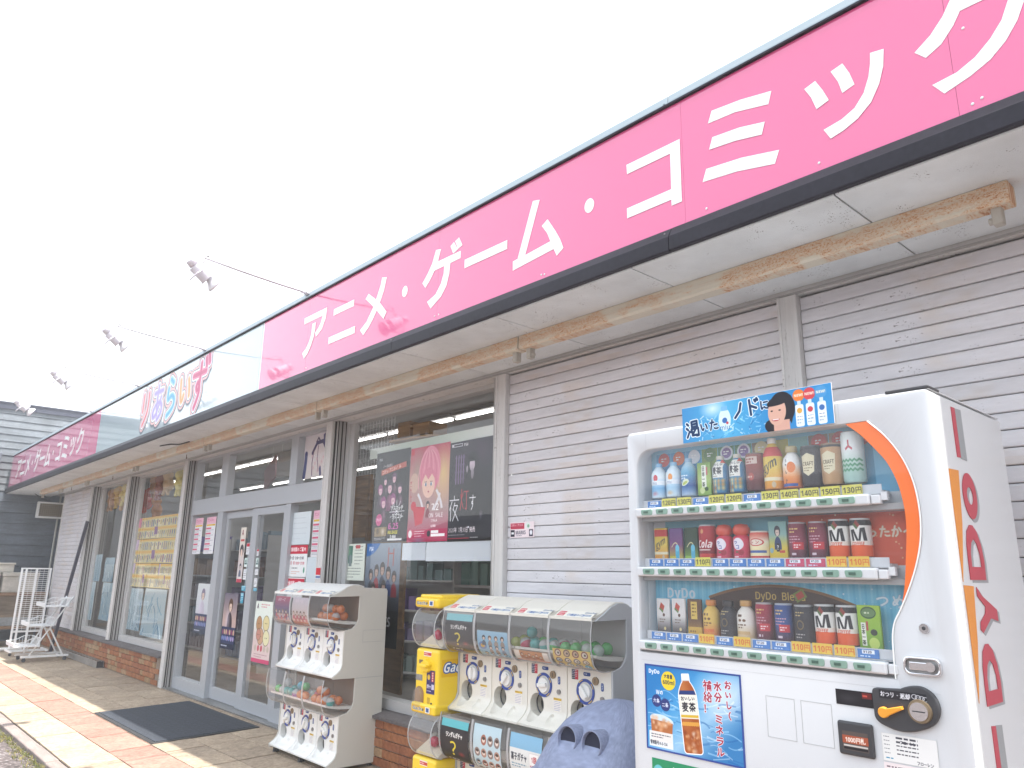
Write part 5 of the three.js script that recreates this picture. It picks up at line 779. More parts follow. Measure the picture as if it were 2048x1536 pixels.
function bank(name, label, cols, x0, y0, z0, spec, shells, opt = {}) {
  const t = thing(name, label, 'capsule machine', [x0, y0, z0]);
  for (let k = 0; k < 2; k++) for (let c = 0; c < cols; c++) {
    const b = k ? 0.555 : 0, m = group('capsule_module', t); m.position.set(c * CP + 0.002, b, 0);
    const P = opt.body ?? M.plastic; mesh('front_panel', bodyGeo, P, m); mesh('chute', chuteGeo, M.chute, m);
    mesh('dial_ring', ringGeo, M.blue, m); mesh('dial_marks', ringArc, M.yel, m); mesh('knob', knobGeo([0.4, 1.1, -0.5, 1.5, 0.9, 0.1, -0.9, 1.3][(c + k * 3) % 8]), M.plasticW, m);
    mesh('coin_slot', [coinGeo], M.bronze, m); mesh('coin_slit', slotGeo, M.black, m); mesh('return_button', btnGeo, M.galv, m); stickGeo.forEach((g, i) => mesh(['price_sticker', 'pill_sticker', 'pill_sticker', 'instruction_label'][i], g, DR.mat, m));
    mesh('dome', domeStrip(0.0, W2, 0, 1, 0, 18), M.smoke, m); mesh('bin_back', bx(0, W2, 0.345, 0.58, 0.21, 0.225), opt.back ?? M.binBack, m);
    mesh('bin_floor', [exX([[0.227, 0.380], [0.34, 0.386], [0.41, 0.400], [0.430, 0.406], [0.430, 0.418], [0.41, 0.412], [0.227, 0.398]], 0.004, W2 - 0.004)], P, m);
    if (k) {
      mesh('hood', hoodGeo, P, m); const h = mesh('hood_print', new THREE.PlaneGeometry(0.24, 0.055), DR.mat, m); uvTo(h.geometry, hoodC); h.position.set(W2 / 2, 0.5955, 0.4215); h.rotation.x = -1.055;
      h.translateZ(0.0015);
    }
    for (const q of [0.003, W2 - 0.003]) mesh('dome_rim', tube(domeProf.map(([z, y]) => [q, y, z + 0.001]), 0.0028, 20), M.seam, m);
    if (c) mesh('dome_seam', domeStrip(-0.004, 0.0, 0, 1, 0.002, 12), M.seam, m);
    const s = spec[k][c]; if (s) mesh('display_card', uvTo(domeStrip(0.018, W2 - 0.018 - (s.r ?? 0), s.t0, s.t1, s.out ? 0.003 : -0.006, 12), s.cell), DR.mat, m, s.label);
  }
  const out = (L) => { const s = poly([[0.0, 0.02], [0.0, 1.165], [0.012, 1.18], [0.19, 1.183], [0.232, 1.203], [0.29, 1.205], [0.34, 1.189], [0.392, 1.158], [0.458, 1.126], [0.23, 1.128], [0.232, 0.972], [0.246, 0.938], [0.275, 0.912], [0.33, 0.898], [0.338, 0.896], [0.338, 0.675], [0.35, 0.643], [0.373, 0.621], [0.406, 0.600], [0.402, 0.583], [0.23, 0.580], [0.232, 0.425], [0.246, 0.388], [0.275, 0.362], [0.33, 0.348], [0.338, 0.344], [0.338, 0.12], [0.35, 0.088], [0.373, 0.066], [0.406, 0.045], [0.400, 0.02]]); return exX(s, L, L + 0.012, 0.002); };
  mesh('side_panel', out(-0.0125), opt.side ?? M.sideP, t); mesh('side_panel', out(cols * CP + 0.0005), opt.side ?? M.sideP, t);
  for (const L of [-0.006, cols * CP + 0.006]) for (const b of [0, 0.555]) {
    const s = poly([[0.228, 0.582], [0.228, 0.43], [0.242, 0.392], [0.27, 0.366], [0.335, 0.35], ...domeProf.slice(1)].map(([z, y]) => [z, y + b])); const g = new THREE.ShapeGeometry(s).rotateY(-Math.PI / 2).translate(L, 0, 0); mesh('dome_end', g, M.smoke, t);
  }
  mesh('back_case', [bx(0, cols * CP, 0.03, 1.18, 0.0, 0.2)], opt.side ?? M.sideP, t); mesh('shell_seam', [bx(cols * CP + 0.0126, cols * CP + 0.0132, 0.578, 0.581, 0.01, 0.23), bx(cols * CP + 0.0126, cols * CP + 0.0132, 0.895, 0.897, 0.01, 0.19), bx(cols * CP + 0.0126, cols * CP + 0.0132, 0.815, 0.817, 0.02, 0.19), bx(cols * CP + 0.0126, cols * CP + 0.0132, 0.816, 0.896, 0.188, 0.1895)], M.grey, t);
  if (opt.casters) for (const [x, z] of [[0.03, 0.36], [cols * CP * 0.5, 0.36], [cols * CP - 0.03, 0.36], [0.03, 0.05], [cols * CP - 0.03, 0.05]]) mesh('caster', [new THREE.CylinderGeometry(0.026, 0.026, 0.02, 14).rotateZ(Math.PI / 2).translate(x, -0.018, z), bx(x - 0.016, x + 0.016, -0.005, 0.03, z - 0.018, z + 0.018)], M.black, t);
  return t;
}
const idolC = (bg, band) => DR.cell(130, 150, (g, w, h) => { shade(g, w, h, bg); say(g, 'カプセルラバース', 6, 6, 15, '#e9d3dc', { sx: 0.95 }); for (let i = 0; i < 8; i++) figure(g, 16 + i * 14, 62 + (i % 2) * 14, 9, pick(['#4a3a3a', '#6a4a3c', '#8a6a55']), '#e2c6b6', pick(['#a83a52', '#c25a6a', '#c9b0b8'])); rect(g, 0, 108, w, 42, band); for (let i = 0; i < 7; i++) disc(g, 12 + i * 18, 128, 8, pick(['#e2c2b2', '#c98a7a', '#d9d2cc'])); });
const cIdolA = idolC(['#b43a58', '#3f4e80', '#5a4f78'], '#d9b6b0'), cIdolB = idolC(['#c8bcc4', '#d6c6c0', '#c98a78'], '#d78f72');
const qCard = DR.cell(170, 210, (g, w, h) => { rect(g, 0, 0, w, h, '#302e31'); rect(g, 6, 8, w - 12, 26, '#5fb0b8'); rect(g, 0, 0, w, 8, '#8d8d88'); say(g, 'ランダムガチャ', 34, 50, 20, '#e9e7e2', { sx: 0.72, w: 0.16 }); say(g, '?', 58, 68, 88, '#e4d03a', { font: '' }); blob(g, 122, 135, 24, '#a3363a', 0.9, 16); rows(g, 30, 178, 110, 1, 8, '#dedbd4', 8); rect(g, 0, 194, w, 16, '#8a5a40'); });
const faceCard = DR.cell(180, 180, (g, w, h) => { shade(g, w, h, ['#9cc4dc', '#7fb0cc', '#a9cbd9']); disc(g, 30, 78, 24, '#5b7fb0'); disc(g, 30, 78, 12, '#c8a13c'); for (let j = 0; j < 3; j++) for (let i = 0; i < 4; i++) if (i || j !== 1) figure(g, 40 + i * 36, 34 + j * 52, 12, pick(['#4a3b36', '#6e5546', '#3b4350']), '#e1cbb8', pick(['#6b7f96', '#9a8d80', '#50606f'])); disc(g, 158, 158, 16, '#3f8fb8'); say(g, '?', 152, 148, 20, '#f0f6f8'); });
const brownCard = DR.cell(170, 90, (g, w, h) => { shade(g, w, h, ['#b0713f', '#c08a58', '#d2743a']); rect(g, 0, 0, 28, 66, '#e6e0d6'); rect(g, 142, 0, 28, 66, '#e2dcd2'); for (let i = 0; i < 6; i++) figure(g, 40 + i * 18, 22 + (i % 2) * 12, 9, pick(['#5a3a2a', '#7a5238']), '#e3cdb8', '#a8613a'); rect(g, 0, 72, w, 18, '#d0703a'); });
const badgeCard = DR.cell(180, 110, (g, w, h) => { rect(g, 0, 0, w, h, '#dcbf6a'); for (let j = 0; j < 3; j++) for (let i = 0; i < 4; i++) { const x = 26 + i * 42, y = 18 + j * 36; disc(g, x, y, 16, pick(['#3e4a68', '#69523f', '#4b6a86', '#7c3e36'])); disc(g, x, y, 11, pick(['#d9d0bd', '#c2a68a', '#9eb0bd'])); disc(g, x + 2, y, 5, '#50403c'); } disc(g, 152, 88, 16, '#4fa3c0'); say(g, '?', 146, 78, 20, '#f2f6f8'); rect(g, 0, 102, w, 8, '#d58a3a'); });
const circCard = DR.cell(160, 210, (g, w, h) => { shade(g, w, h, ['#b4cbd4', '#bfd0d4', '#cdbfae']); for (let j = 0; j < 4; j++) for (let i = 0; i < 4; i++) if (!(j === 0 && i < 1)) { const x = 24 + i * 38, y = 44 + j * 42; disc(g, x, y, 16, pick(['#7a98a8', '#b08a78', '#8a7a74', '#a06a5a'])); disc(g, x, y - 1, 9, '#e0cfc2'); disc(g, x, y - 5, 9, '#54443e', 5); } disc(g, 100, 190, 14, '#6ba0b8'); });
const snackCard = DR.cell(170, 210, (g, w, h) => { rect(g, 0, 0, w, h, '#dfe0dc'); rect(g, 0, 0, w, 40, '#86b4d0'); say(g, '菓子ガチャ', 8, 52, 24, '#3b4048', { sx: 0.72 }); rect(g, 104, 44, 52, 62, '#d8d4d0'); rect(g, 107, 47, 46, 56, '#efece8'); say(g, '1回', 116, 52, 20, '#b23a44', { sx: 0.9 }); say(g, '100円', 108, 76, 20, '#b23a44', { sx: 0.72 }); rows(g, 10, 84, 80, 2, 9, '#7f9fb0', 4); rect(g, 0, 112, w, 98, '#3a2f2e'); for (let i = 0; i < 7; i++) { rect(g, 10 + i * 22, 128 + (i % 3) * 8, 14, 60, pick(['#a83a38', '#d9cfc0', '#c09a50', '#6a3a30'])); disc(g, 17 + i * 22, 124 + (i % 3) * 8, 7, '#e4d8c8'); } rect(g, 0, 192, w, 18, '#a04a44'); });
const bankA = bank('capsule_machine', 'white two-tier capsule machine of three columns on casters, beside the entrance', 3, -5.702, 0.0, 0.0,
  [[null, null, null], [{ cell: cIdolA, t0: 0.33, t1: 0.94, label: 'blue and pink group picture card' }, { cell: cIdolB, t0: 0.31, t1: 0.94, label: 'pale and orange group picture card' }, null]], null, { casters: true, body: M.plasticW });
const bankB = bank('capsule_machine', 'cream two-tier capsule machine of four columns between the yellow machine and the blue bin', 4, -3.605, -0.035, -0.053,
  [[{ cell: qCard, t0: 0.3, t1: 0.97, out: 1, label: 'black card with yellow question mark' }, { cell: circCard, t0: 0.22, t1: 0.97, out: 1, r: 0.03, label: 'pale sheet with rows of round portraits' }, { cell: snackCard, t0: 0.2, t1: 0.97, out: 1, r: 0.02, label: 'white and blue sheet with price of 100 yen' }, null],
    [{ cell: qCard, t0: 0.33, t1: 0.97, label: 'black card with yellow question mark' }, { cell: faceCard, t0: 0.3, t1: 0.78, label: 'blue card with rows of portraits' }, { cell: brownCard, t0: 0.3, t1: 0.57, label: 'brown card with white ends' }, { cell: badgeCard, t0: 0.3, t1: 0.66, label: 'yellow card with round badges' }]], null, { side: M.sideG, back: M.binBackG });
// capsules lying in the bins
const capM = { orange: phy([0.80, 0.23, 0.03], 0.12, { transmission: 0.35, thickness: 0, clearcoat: 1 }), green: phy([0.08, 0.45, 0.10], 0.15, { transmission: 0.2, clearcoat: 1 }), teal: phy([0.06, 0.40, 0.38], 0.15, { transmission: 0.2, clearcoat: 1 }), purple: phy([0.36, 0.12, 0.42], 0.15, { transmission: 0.15, clearcoat: 1 }), blue: phy([0.08, 0.36, 0.48], 0.15, { transmission: 0.15, clearcoat: 1 }), red: phy([0.50, 0.03, 0.09], 0.15, { transmission: 0.15, clearcoat: 1 }), clear: phy([0.80, 0.82, 0.82], 0.06, { transmission: 0.6, thickness: 0, clearcoat: 1 }), lime: phy([0.40, 0.48, 0.08], 0.15, { transmission: 0.2, clearcoat: 1 }) };
const capTop = new THREE.SphereGeometry(0.03, 20, 8, 0, Math.PI * 2, 0, Math.PI / 2), capBot = new THREE.SphereGeometry(0.0296, 20, 8, 0, Math.PI * 2, Math.PI / 2, Math.PI / 2), capBand = new THREE.TorusGeometry(0.0298, 0.0012, 6, 24).rotateX(Math.PI / 2);
let capProto = null; const capCount = {};
function capsule(x, y, z, col, where) {
  const lab = `${col} toy capsule in ${where}`, grp = `${col} capsules in ${where}`;
  const t = capProto ? capProto.clone() : new THREE.Group(); if (!capProto) { capProto = t; mesh('lower_half', capBot, capM.orange, t); mesh('upper_half', capTop, capM.clear, t); mesh('rim', capBand, capM.clear, t); }
  t.name = numbered('toy_capsule'); tag(t, lab, 'toy capsule', grp); t.position.set(x, y, z); t.rotation.set(rr(-0.9, 0.9), rr(0, 6), rr(-1.2, 1.2)); t.children[0].material = t.children[2].material = capM[col]; t.children[1].material = rnd() < 0.45 && col !== 'clear' ? capM.clear : capM[col]; scene.add(t); return t;
}
function fill(x0, yb, zf, w, list, where) {       // floor level yb, front row at zf
  const per = Math.floor(w / 0.0635); list.forEach((c, i) => { if (!c) return; const layer = i < per * 2 ? 0 : 1, j = layer ? i - per * 2 : i, row = Math.floor(j / per), q = j % per; capsule(x0 + 0.034 + q * ((w - 0.066) / Math.max(1, per - 1)) + (layer ? 0.012 : 0), yb + 0.031 + layer * 0.052 + row * 0.006 + rr(0, 0.003), zf - row * 0.062 - layer * 0.03 + rr(-0.003, 0.003), c, where); });
}
const O = 'orange';
fill(-5.702 + 2 * CP + 0.004, 0.955, 0.383, 0.276, [O, O, O, O, O, O, O, O, O, 'clear', O, O], 'the top right bin of the three-column machine');
fill(-5.702 + 2 * CP + 0.004, 0.40, 0.383, 0.276, [O, O, O, 'teal', O, O, O, O, O, O], 'the lower right bin of the three-column machine');
fill(-5.702 + CP + 0.004, 0.40, 0.383, 0.276, ['purple', O, O, null, 'purple', 'blue', 'green', 'red', 'blue', 'green'], 'the lower middle bin of the three-column machine');
fill(-5.702 + 0.004, 0.40, 0.383, 0.276, ['green', 'clear', 'teal', 'teal', 'green', 'clear', 'teal', null, null, 'clear'], 'the lower left bin of the three-column machine');
fill(-3.605 + 3 * CP + 0.004, 0.92, 0.33, 0.276, ['green', 'green', 'green', 'green', 'green', 'green', 'green', 'green'], 'the top right bin of the four-column machine');
fill(-3.605 + 2 * CP + 0.004, 0.92, 0.33, 0.276, ['red', 'teal', 'teal', 'green', 'teal', 'green', 'teal', 'red', 'teal'], 'the third top bin of the four-column machine');
fill(-3.605 + CP + 0.004, 0.92, 0.33, 0.276, [null, null, null, 'lime', null, null, null, 'lime'], 'the second top bin of the four-column machine');
// two yellow machines stacked
const gachaC = DR.cell(170, 80, (g, w, h) => { rect(g, 0, 0, w, h, '#e3b516'); say(g, 'Gacha', 8, 6, 58, '#f2f4f4', { out: '#2f5a9c', ow: 0.1, font: 'italic bold' }); });
const yStick = DR.cell(90, 130, (g, w, h) => { rect(g, 0, 0, w, h, '#3c3468'); disc(g, 24, 40, 15, '#d9b43a'); rect(g, 52, 8, 30, 54, '#a8424c'); for (let i = 0; i < 4; i++) disc(g, 66, 16 + i * 13, 5, '#e6d7c8'); say(g, 'ガチャ', 6, 78, 24, '#e8e4ee', { sx: 0.6 }); rect(g, 56, 76, 28, 28, '#c9c4d8'); rows(g, 8, 112, 70, 1, 8, '#cfcade', 4); });
const yTop = DR.cell(110, 30, (g, w, h) => { rect(g, 0, 0, w, h, '#e0b21a'); say(g, 'Gacha', 4, 4, 22, '#5a6684', { out: '#d9d2b4', ow: 0.06 }); rect(g, 78, 2, 26, 26, '#e6e4da'); rect(g, 83, 6, 16, 18, '#3f5e96'); disc(g, 66, 16, 4, '#6a5520', 6); });
const yName = DR.cell(80, 30, (g, w, h) => { rect(g, 0, 0, w, h, '#e8dcd0'); rect(g, 2, 8, w - 4, 16, '#c23f3c'); rows(g, 6, 14, 66, 1, 6, '#f0dcd4', 4); });
function yellowMachine(y0, label) {
  const t = thing('yellow_capsule_machine', label, 'capsule machine', [-3.842, y0, 0.0]), W = 0.222, D = 0.425;
  mesh('body', [rb(0, W, 0.0, 0.345, 0.12, D, 0.018, 3)], M.yel, t); mesh('lid', [rb(-0.006, W + 0.006, 0.575, 0.632, 0.10, D + 0.02, 0.016, 3), rb(0.004, W - 0.004, 0.625, 0.65, 0.115, D - 0.01, 0.016, 3)], M.yel, t);
  const prof = []; for (let i = 0; i <= 12; i++) { const a = (i / 12) * Math.PI; prof.push([0.375 + 0.085 * Math.sin(a), 0.35 + 0.224 * (0.5 - 0.5 * Math.cos(a))]); }
  const pos = [], idx = []; prof.forEach(([z, y]) => pos.push(0.003, y, z, W - 0.003, y, z)); for (let i = 0; i < 12; i++) idx.push(2 * i, 2 * i + 1, 2 * i + 2, 2 * i + 1, 2 * i + 3, 2 * i + 2);
  const g = new THREE.BufferGeometry(); g.setAttribute('position', new THREE.Float32BufferAttribute(pos, 3)); g.setAttribute('uv', new THREE.Float32BufferAttribute(new Float32Array((pos.length / 3) * 2), 2)); g.setIndex(idx); g.computeVertexNormals(); mesh('clear_globe', g, M.clear, t);
  const end = (x) => new THREE.ShapeGeometry(poly([[0.16, 0.574], [0.16, 0.35], ...prof])).rotateY(-Math.PI / 2).translate(x, 0, 0); mesh('globe_side', end(0.003), M.clear, t); mesh('globe_side', end(W - 0.003), M.clear, t);
  mesh('globe_back', bx(0.004, W - 0.004, 0.35, 0.574, 0.14, 0.16), std([0.45, 0.44, 0.42], 0.6), t); mesh('globe_floor', exX([[0.16, 0.352], [0.40, 0.352], [0.40, 0.362], [0.30, 0.42], [0.29, 0.42], [0.16, 0.362]], 0.006, W - 0.006), std([0.66, 0.60, 0.48], 0.6), t); for (const q of [0.003, W - 0.003]) mesh('globe_rim', tube(prof.map(([z, y]) => [q, y, z]), 0.003, 24), M.seam, t);
  const gear = new THREE.Shape(); for (let i = 0; i <= 40; i++) { const a = (i / 40) * Math.PI * 2, r = 0.036 + 0.004 * Math.sign(Math.sin(a * 5)); i ? gear.lineTo(Math.cos(a) * r, Math.sin(a) * r) : gear.moveTo(r, 0); }
  mesh('knob', [exZ(gear, 0, 0.024, 0.003).translate(0.122, 0.255, D), rb(0.09, 0.154, 0.246, 0.264, D + 0.02, D + 0.042, 0.006)], M.yel, t); mesh('coin_plate', bx(0.04, 0.075, 0.262, 0.282, D, D + 0.003), M.bronze, t);
  mesh('sticker', sheet(yStick, 0.118, 0.196, 0.105, 0.232, D, 0.0014), DR.mat, t); mesh('name_plate', sheet(yName, 0.082, 0.155, 0.305, 0.332, D, 0.001), DR.mat, t); mesh('top_print', sheet(yTop, 0.012, W - 0.03, 0.585, 0.618, D + 0.02, 0.001), DR.mat, t); mesh('silver_plate', bx(0.012, 0.075, 0.168, 0.2, D, D + 0.0015), M.galv, t);
  const arch = new THREE.Shape(); arch.moveTo(0, 0); arch.lineTo(0.084, 0); arch.lineTo(0.084, 0.075); arch.absarc(0.042, 0.075, 0.042, 0, Math.PI, false); arch.lineTo(0, 0); mesh('flap_frame', exZ(arch, D, D + 0.004).translate(0.010, 0.02, 0), phy([0.30, 0.17, 0.07], 0.25, { clearcoat: 0.6 }), t); mesh('flap', exZ(arch, 0, 0.02, 0.006).scale(0.86, 0.88, 1).translate(0.016, 0.026, D + 0.004), M.clear, t);
  mesh('coin_return', [bx(0.128, 0.154, 0.045, 0.085, D, D + 0.0015)], std([0.50, 0.32, 0.02], 0.5), t); mesh('lock', new THREE.CylinderGeometry(0.006, 0.006, 0.004, 10).rotateX(Math.PI / 2).translate(0.17, 0.055, D + 0.002), M.black, t);
  const s = mesh('side_print', uvTo(new THREE.PlaneGeometry(0.20, 0.095), gachaC), DR.mat, t); s.rotation.y = Math.PI / 2; s.position.set(W + 0.0012, 0.245, 0.30);
  return t;
}
yellowMachine(0.525, 'upper yellow capsule machine stacked left of the cream machine'); yellowMachine(-0.055, 'lower yellow capsule machine under the first one');
for (const [y0, w] of [[0.525, 'the upper yellow machine'], [-0.055, 'the lower yellow machine']]) [['red', 0.17, 0.375, 0.32], ['clear', 0.06, 0.38, 0.31], ['clear', 0.115, 0.455, 0.27], ['red', 0.115, 0.375, 0.35], ['teal', 0.185, 0.43, 0.25], ['clear', 0.05, 0.44, 0.25], ['red', 0.185, 0.378, 0.25]].forEach(([c, x, y, z]) => capsule(-3.842 + x, y0 + y + 0.045, z, c, w));

// ---------------------------------------------------------------- blue recycling bin
{
  const t = thing('recycling_bin', 'blue plastic recycling bin with two round holes beside the vending machine', 'recycling bin', [-2.22, -0.02, 0.60], 0.0);
  const n = 40, secs = [[0.0, 0.24, 0.20, 0], [0.02, 0.25, 0.21, 0], [0.49, 0.275, 0.225, 0], [0.515, 0.30, 0.25, 0], [0.535, 0.30, 0.25, 0], [0.545, 0.283, 0.232, 0], [0.60, 0.272, 0.215, -0.008], [0.66, 0.252, 0.185, -0.025], [0.72, 0.218, 0.145, -0.05], [0.765, 0.172, 0.105, -0.075], [0.795, 0.11, 0.062, -0.09], [0.806, 0.05, 0.03, -0.098], [0.808, 0.001, 0.001, -0.1]];
  const pos = [], idx = [], uv = []; secs.forEach(([y, a, b, dz], k) => { for (let i = 0; i <= n; i++) { const th = (i / n) * Math.PI * 2, c = Math.cos(th), s = Math.sin(th), e = 0.5; pos.push((y < 0.55 ? 0.96 : 0.9) * a * Math.sign(c) * Math.pow(Math.abs(c), e), y, dz + b * Math.sign(s) * Math.pow(Math.abs(s), e)); uv.push(i / n * 2, y * 1.5); } });
  for (let k = 0; k < secs.length - 1; k++) for (let i = 0; i < n; i++) { const a = k * (n + 1) + i, b = a + n + 1; idx.push(a, b, a + 1, a + 1, b, b + 1); }
  const g = new THREE.BufferGeometry(); g.setAttribute('position', new THREE.Float32BufferAttribute(pos, 3)); g.setAttribute('uv', new THREE.Float32BufferAttribute(uv, 2)); g.setIndex(idx); g.computeVertexNormals(); mesh('bin_body', toCreasedNormals(g.toNonIndexed(), 0.5), M.bin, t);
  for (const x of [-0.072, 0.072]) {
    const h = group('hole', t); h.position.set(x * 0.92, 0.672, 0.142); h.rotation.x = -0.12;
    mesh('hole_collar', new THREE.LatheGeometry([[0.047, -0.10], [0.047, 0.024], [0.050, 0.027], [0.054, 0.024], [0.060, -0.1]].map((p) => new THREE.Vector2(...p)), 32).rotateX(Math.PI / 2), M.bin, h);
    mesh('hole_inside', [new THREE.CylinderGeometry(0.0465, 0.0465, 0.004, 28).rotateX(Math.PI / 2).translate(0, 0, 0.008)], M.binD, h);
  }
}
// ---------------------------------------------------------------- drinks vending machine
const vm = thing('vending_machine', 'white drinks vending machine with orange arc and three rows of sample drinks', 'vending machine', [-1.284, -0.012, 0.573]);
const VX = -1.284, VY = -0.012, VZ = 0.573, put = (g) => (Array.isArray(g) ? mergeGeometries(g.map((q) => (q.index ? q.toNonIndexed() : q))) : g).translate(-VX, -VY, -VZ);
const vp = (name, g, m, parent = vm, label) => mesh(name, put(g), m, parent, label);
{
  const out = new THREE.Shape(); const L = -1.832, R = -0.737, T = 1.833, B = 0.04, r = 0.022; out.moveTo(L, B); out.lineTo(R, B); out.lineTo(R, T - r); out.quadraticCurveTo(R, T, R - r, T); out.lineTo(L + 0.008, T); out.lineTo(L, T - 0.008); out.lineTo(L, B);
  const arcO = [[-0.916, 1.762], [-0.870, 1.712], [-0.833, 1.652], [-0.808, 1.58], [-0.799, 1.50], [-0.804, 1.42], [-0.822, 1.35], [-0.848, 1.285], [-0.878, 1.225], [-0.898, 1.19], [-0.907, 1.155], [-0.910, 1.11], [-0.911, 1.040]];
  const win = () => { const p = new THREE.Path(); p.moveTo(-1.795, 1.040); p.lineTo(-1.789, 1.69); p.quadraticCurveTo(-1.788, 1.765, -1.72, 1.766); p.lineTo(-0.916, 1.762); p.splineThru(arcO.slice(1, 9).map((q) => new THREE.Vector2(...q))); p.splineThru(arcO.slice(9).map((q) => new THREE.Vector2(...q))); p.lineTo(-1.795, 1.040); return p; };
  out.holes.push(win()); vp('door_panel', toCreasedNormals(exZ(out, 0.838, 0.895, 0.006, 10), 0.6), M.vend);
  vp('cabinet', [bx(-1.828, -0.741, 0.04, 1.826, 0.25, 0.79), bx(-1.828, -1.80, 0.04, 1.826, 0.79, 0.836), bx(-0.79, -0.741, 0.04, 1.826, 0.79, 0.836), bx(-1.80, -0.79, 1.775, 1.826, 0.79, 0.836), bx(-1.80, -0.79, 0.04, 1.03, 0.79, 0.836)], M.vendS);
  vp('top_cap', rb(-1.828, -0.742, 1.8345, 1.8385, 0.26, 0.885, 0.0015), M.vendS); vp('corner_cap', rb(-0.86, -0.74, 1.835, 1.845, 0.80, 0.89, 0.004), M.black); vp('base_plinth', bx(-1.81, -0.76, 0.0, 0.0385, 0.28, 0.84), M.black);
  vp('panel_seam', [bx(-0.7368, -0.7362, 0.05, 1.82, 0.8345, 0.8375), bx(-1.7415, -1.7405, 1.768, 1.8325, 0.8952, 0.8955), bx(-1.0, -0.999, 1.768, 1.8325, 0.8952, 0.8955), bx(-1.79, -0.80, 1.0125, 1.0135, 0.8952, 0.8955)], std([0.5, 0.5, 0.52], 0.6));
  const glassShape = new THREE.Shape(win().getPoints(10)); vp('display_window', new THREE.ShapeGeometry(glassShape).translate(0, 0, 0.884), M.acrylic);
  // orange arc
  const a = new THREE.Shape(); const oo = arcO.slice(0, 9), ii = [[-0.878, 1.225], [-0.862, 1.29], [-0.850, 1.37], [-0.841, 1.44], [-0.840, 1.50], [-0.850, 1.57], [-0.872, 1.63], [-0.900, 1.672], [-0.940, 1.722], [-0.983, 1.762]];
  a.moveTo(...oo[0]); a.splineThru(oo.slice(1).map((q) => new THREE.Vector2(...q))); a.splineThru(ii.slice(1).map((q) => new THREE.Vector2(...q))); a.lineTo(...oo[0]); vp('orange_arc', exZ(a, 0.8885, 0.8925, 0, 16), M.orange, vm, 'curved orange stripe round the right of the window');
  const edge = new THREE.CatmullRomCurve3([...arcO.map((q) => new THREE.Vector3(q[0], q[1], 0.8965))]); vp('window_edging', new THREE.TubeGeometry(edge, 60, 0.0022, 6), M.letter);
  // printed inner backdrop
  const bg = DR.cell(940, 690, (g, w, h) => {
    const X = (x) => ((x + 1.80) / 1.02) * w, Y = (y) => ((1.79 - y) / 0.75) * h;
    rect(g, 0, 0, w, h, '#dfe3e6');
    g.save(); g.beginPath(); g.rect(0, 0, w, Y(1.56)); g.clip(); shade(g, w, h, ['#86cdea', '#5fb3de', '#8fd4ee']); for (let i = 0; i < 70; i++) disc(g, rr(0, w), rr(0, 200), rr(1, 4), 'rgba(230,245,255,.6)'); g.restore();
    const cols = ['#4a9ccf', '#4a9ccf', '#4a9ccf', '#7d9a4a', '#4f8f6a', '#4f8f6a', '#8a7a64', '#c9c452', '#7fb6b4', '#8f6f58', '#a88a6a', '#3f9cc4']; cols.forEach((c, i) => rect(g, X(-1.77 + i * 0.0685), Y(1.758), X(-1.77 + 0.066) - X(-1.77), Y(1.57) - Y(1.758), c));
    const bad = ['#d9534a', '#e2703a', '#e8ecf2', '#5d8a48', '#e4e9f2', '#e4e9f2', '#e4dca6', '', '', '#c8433c', '#c8433c', '#d2433f']; bad.forEach((c, i) => { if (c) { disc(g, X(-1.735 + i * 0.0685), Y(1.735), 24, c); disc(g, X(-1.735 + i * 0.0685), Y(1.735), 17, i === 4 || i === 5 ? '#8b6fae' : c); rows(g, X(-1.735 + i * 0.0685) - 12, Y(1.742), 24, 2, 8, '#fff', 4); } });
    rect(g, X(-1.74), Y(1.503), X(-1.245) - X(-1.74), Y(1.345) - Y(1.503), '#7ab8c8'); rect(g, X(-1.245), Y(1.503), w, Y(1.345) - Y(1.503), '#dc5a38'); for (let i = 0; i < 60; i++) disc(g, rr(X(-1.2), w), rr(Y(1.50), Y(1.36)), rr(1, 3), 'rgba(255,225,180,.75)'); say(g, 'あったか〜い', X(-1.03), Y(1.462), 36, '#f3e6d6', { sx: 0.9, out: '#c98a5a', ow: 0.03 });
    rect(g, 0, Y(1.29), w, h, '#7ccbe8'); for (let i = 0; i < 60; i++) rect(g, i * 16, Y(1.29), 6, h, i % 2 ? '#6cc0e2' : '#8fd6ee'); for (let i = 0; i < 60; i++) disc(g, rr(0, w), rr(Y(1.29), h), rr(1, 3), 'rgba(240,250,255,.8)');
    g.fillStyle = '#4a3226'; g.beginPath(); g.moveTo(X(-1.56), Y(1.235)); g.quadraticCurveTo(X(-1.30), Y(1.325), X(-1.05), Y(1.225)); g.lineTo(X(-1.05), Y(1.08)); g.lineTo(X(-1.56), Y(1.08)); g.fill(); g.strokeStyle = '#8a6238'; g.lineWidth = 8; g.beginPath(); g.moveTo(X(-1.56), Y(1.235)); g.quadraticCurveTo(X(-1.30), Y(1.325), X(-1.05), Y(1.225)); g.stroke();
    say(g, 'DyDo Blend', X(-1.385), Y(1.263), 30, '#e0c060', { font: '' }); g.save(); g.translate(X(-1.225), Y(1.25)); g.rotate(-0.5); rect(g, -18, -14, 36, 28, '#7a8a3a'); rect(g, -12, -9, 24, 18, '#b8402c'); g.restore(); say(g, 'DyDo', X(-1.745), Y(1.272), 46, '#dcebf4'); say(g, 'つめた〜い', X(-0.99), Y(1.265), 40, '#e6f2f8', { out: '#7fb8dc', ow: 0.03 });
  });
  vp('backdrop', sheet(bg, -1.80, -0.78, 1.04, 1.79, 0.791, 0.001), DR.mat); vp('inner_side', [bx(-1.799, -1.793, 1.03, 1.77, 0.795, 0.836)], M.vend);
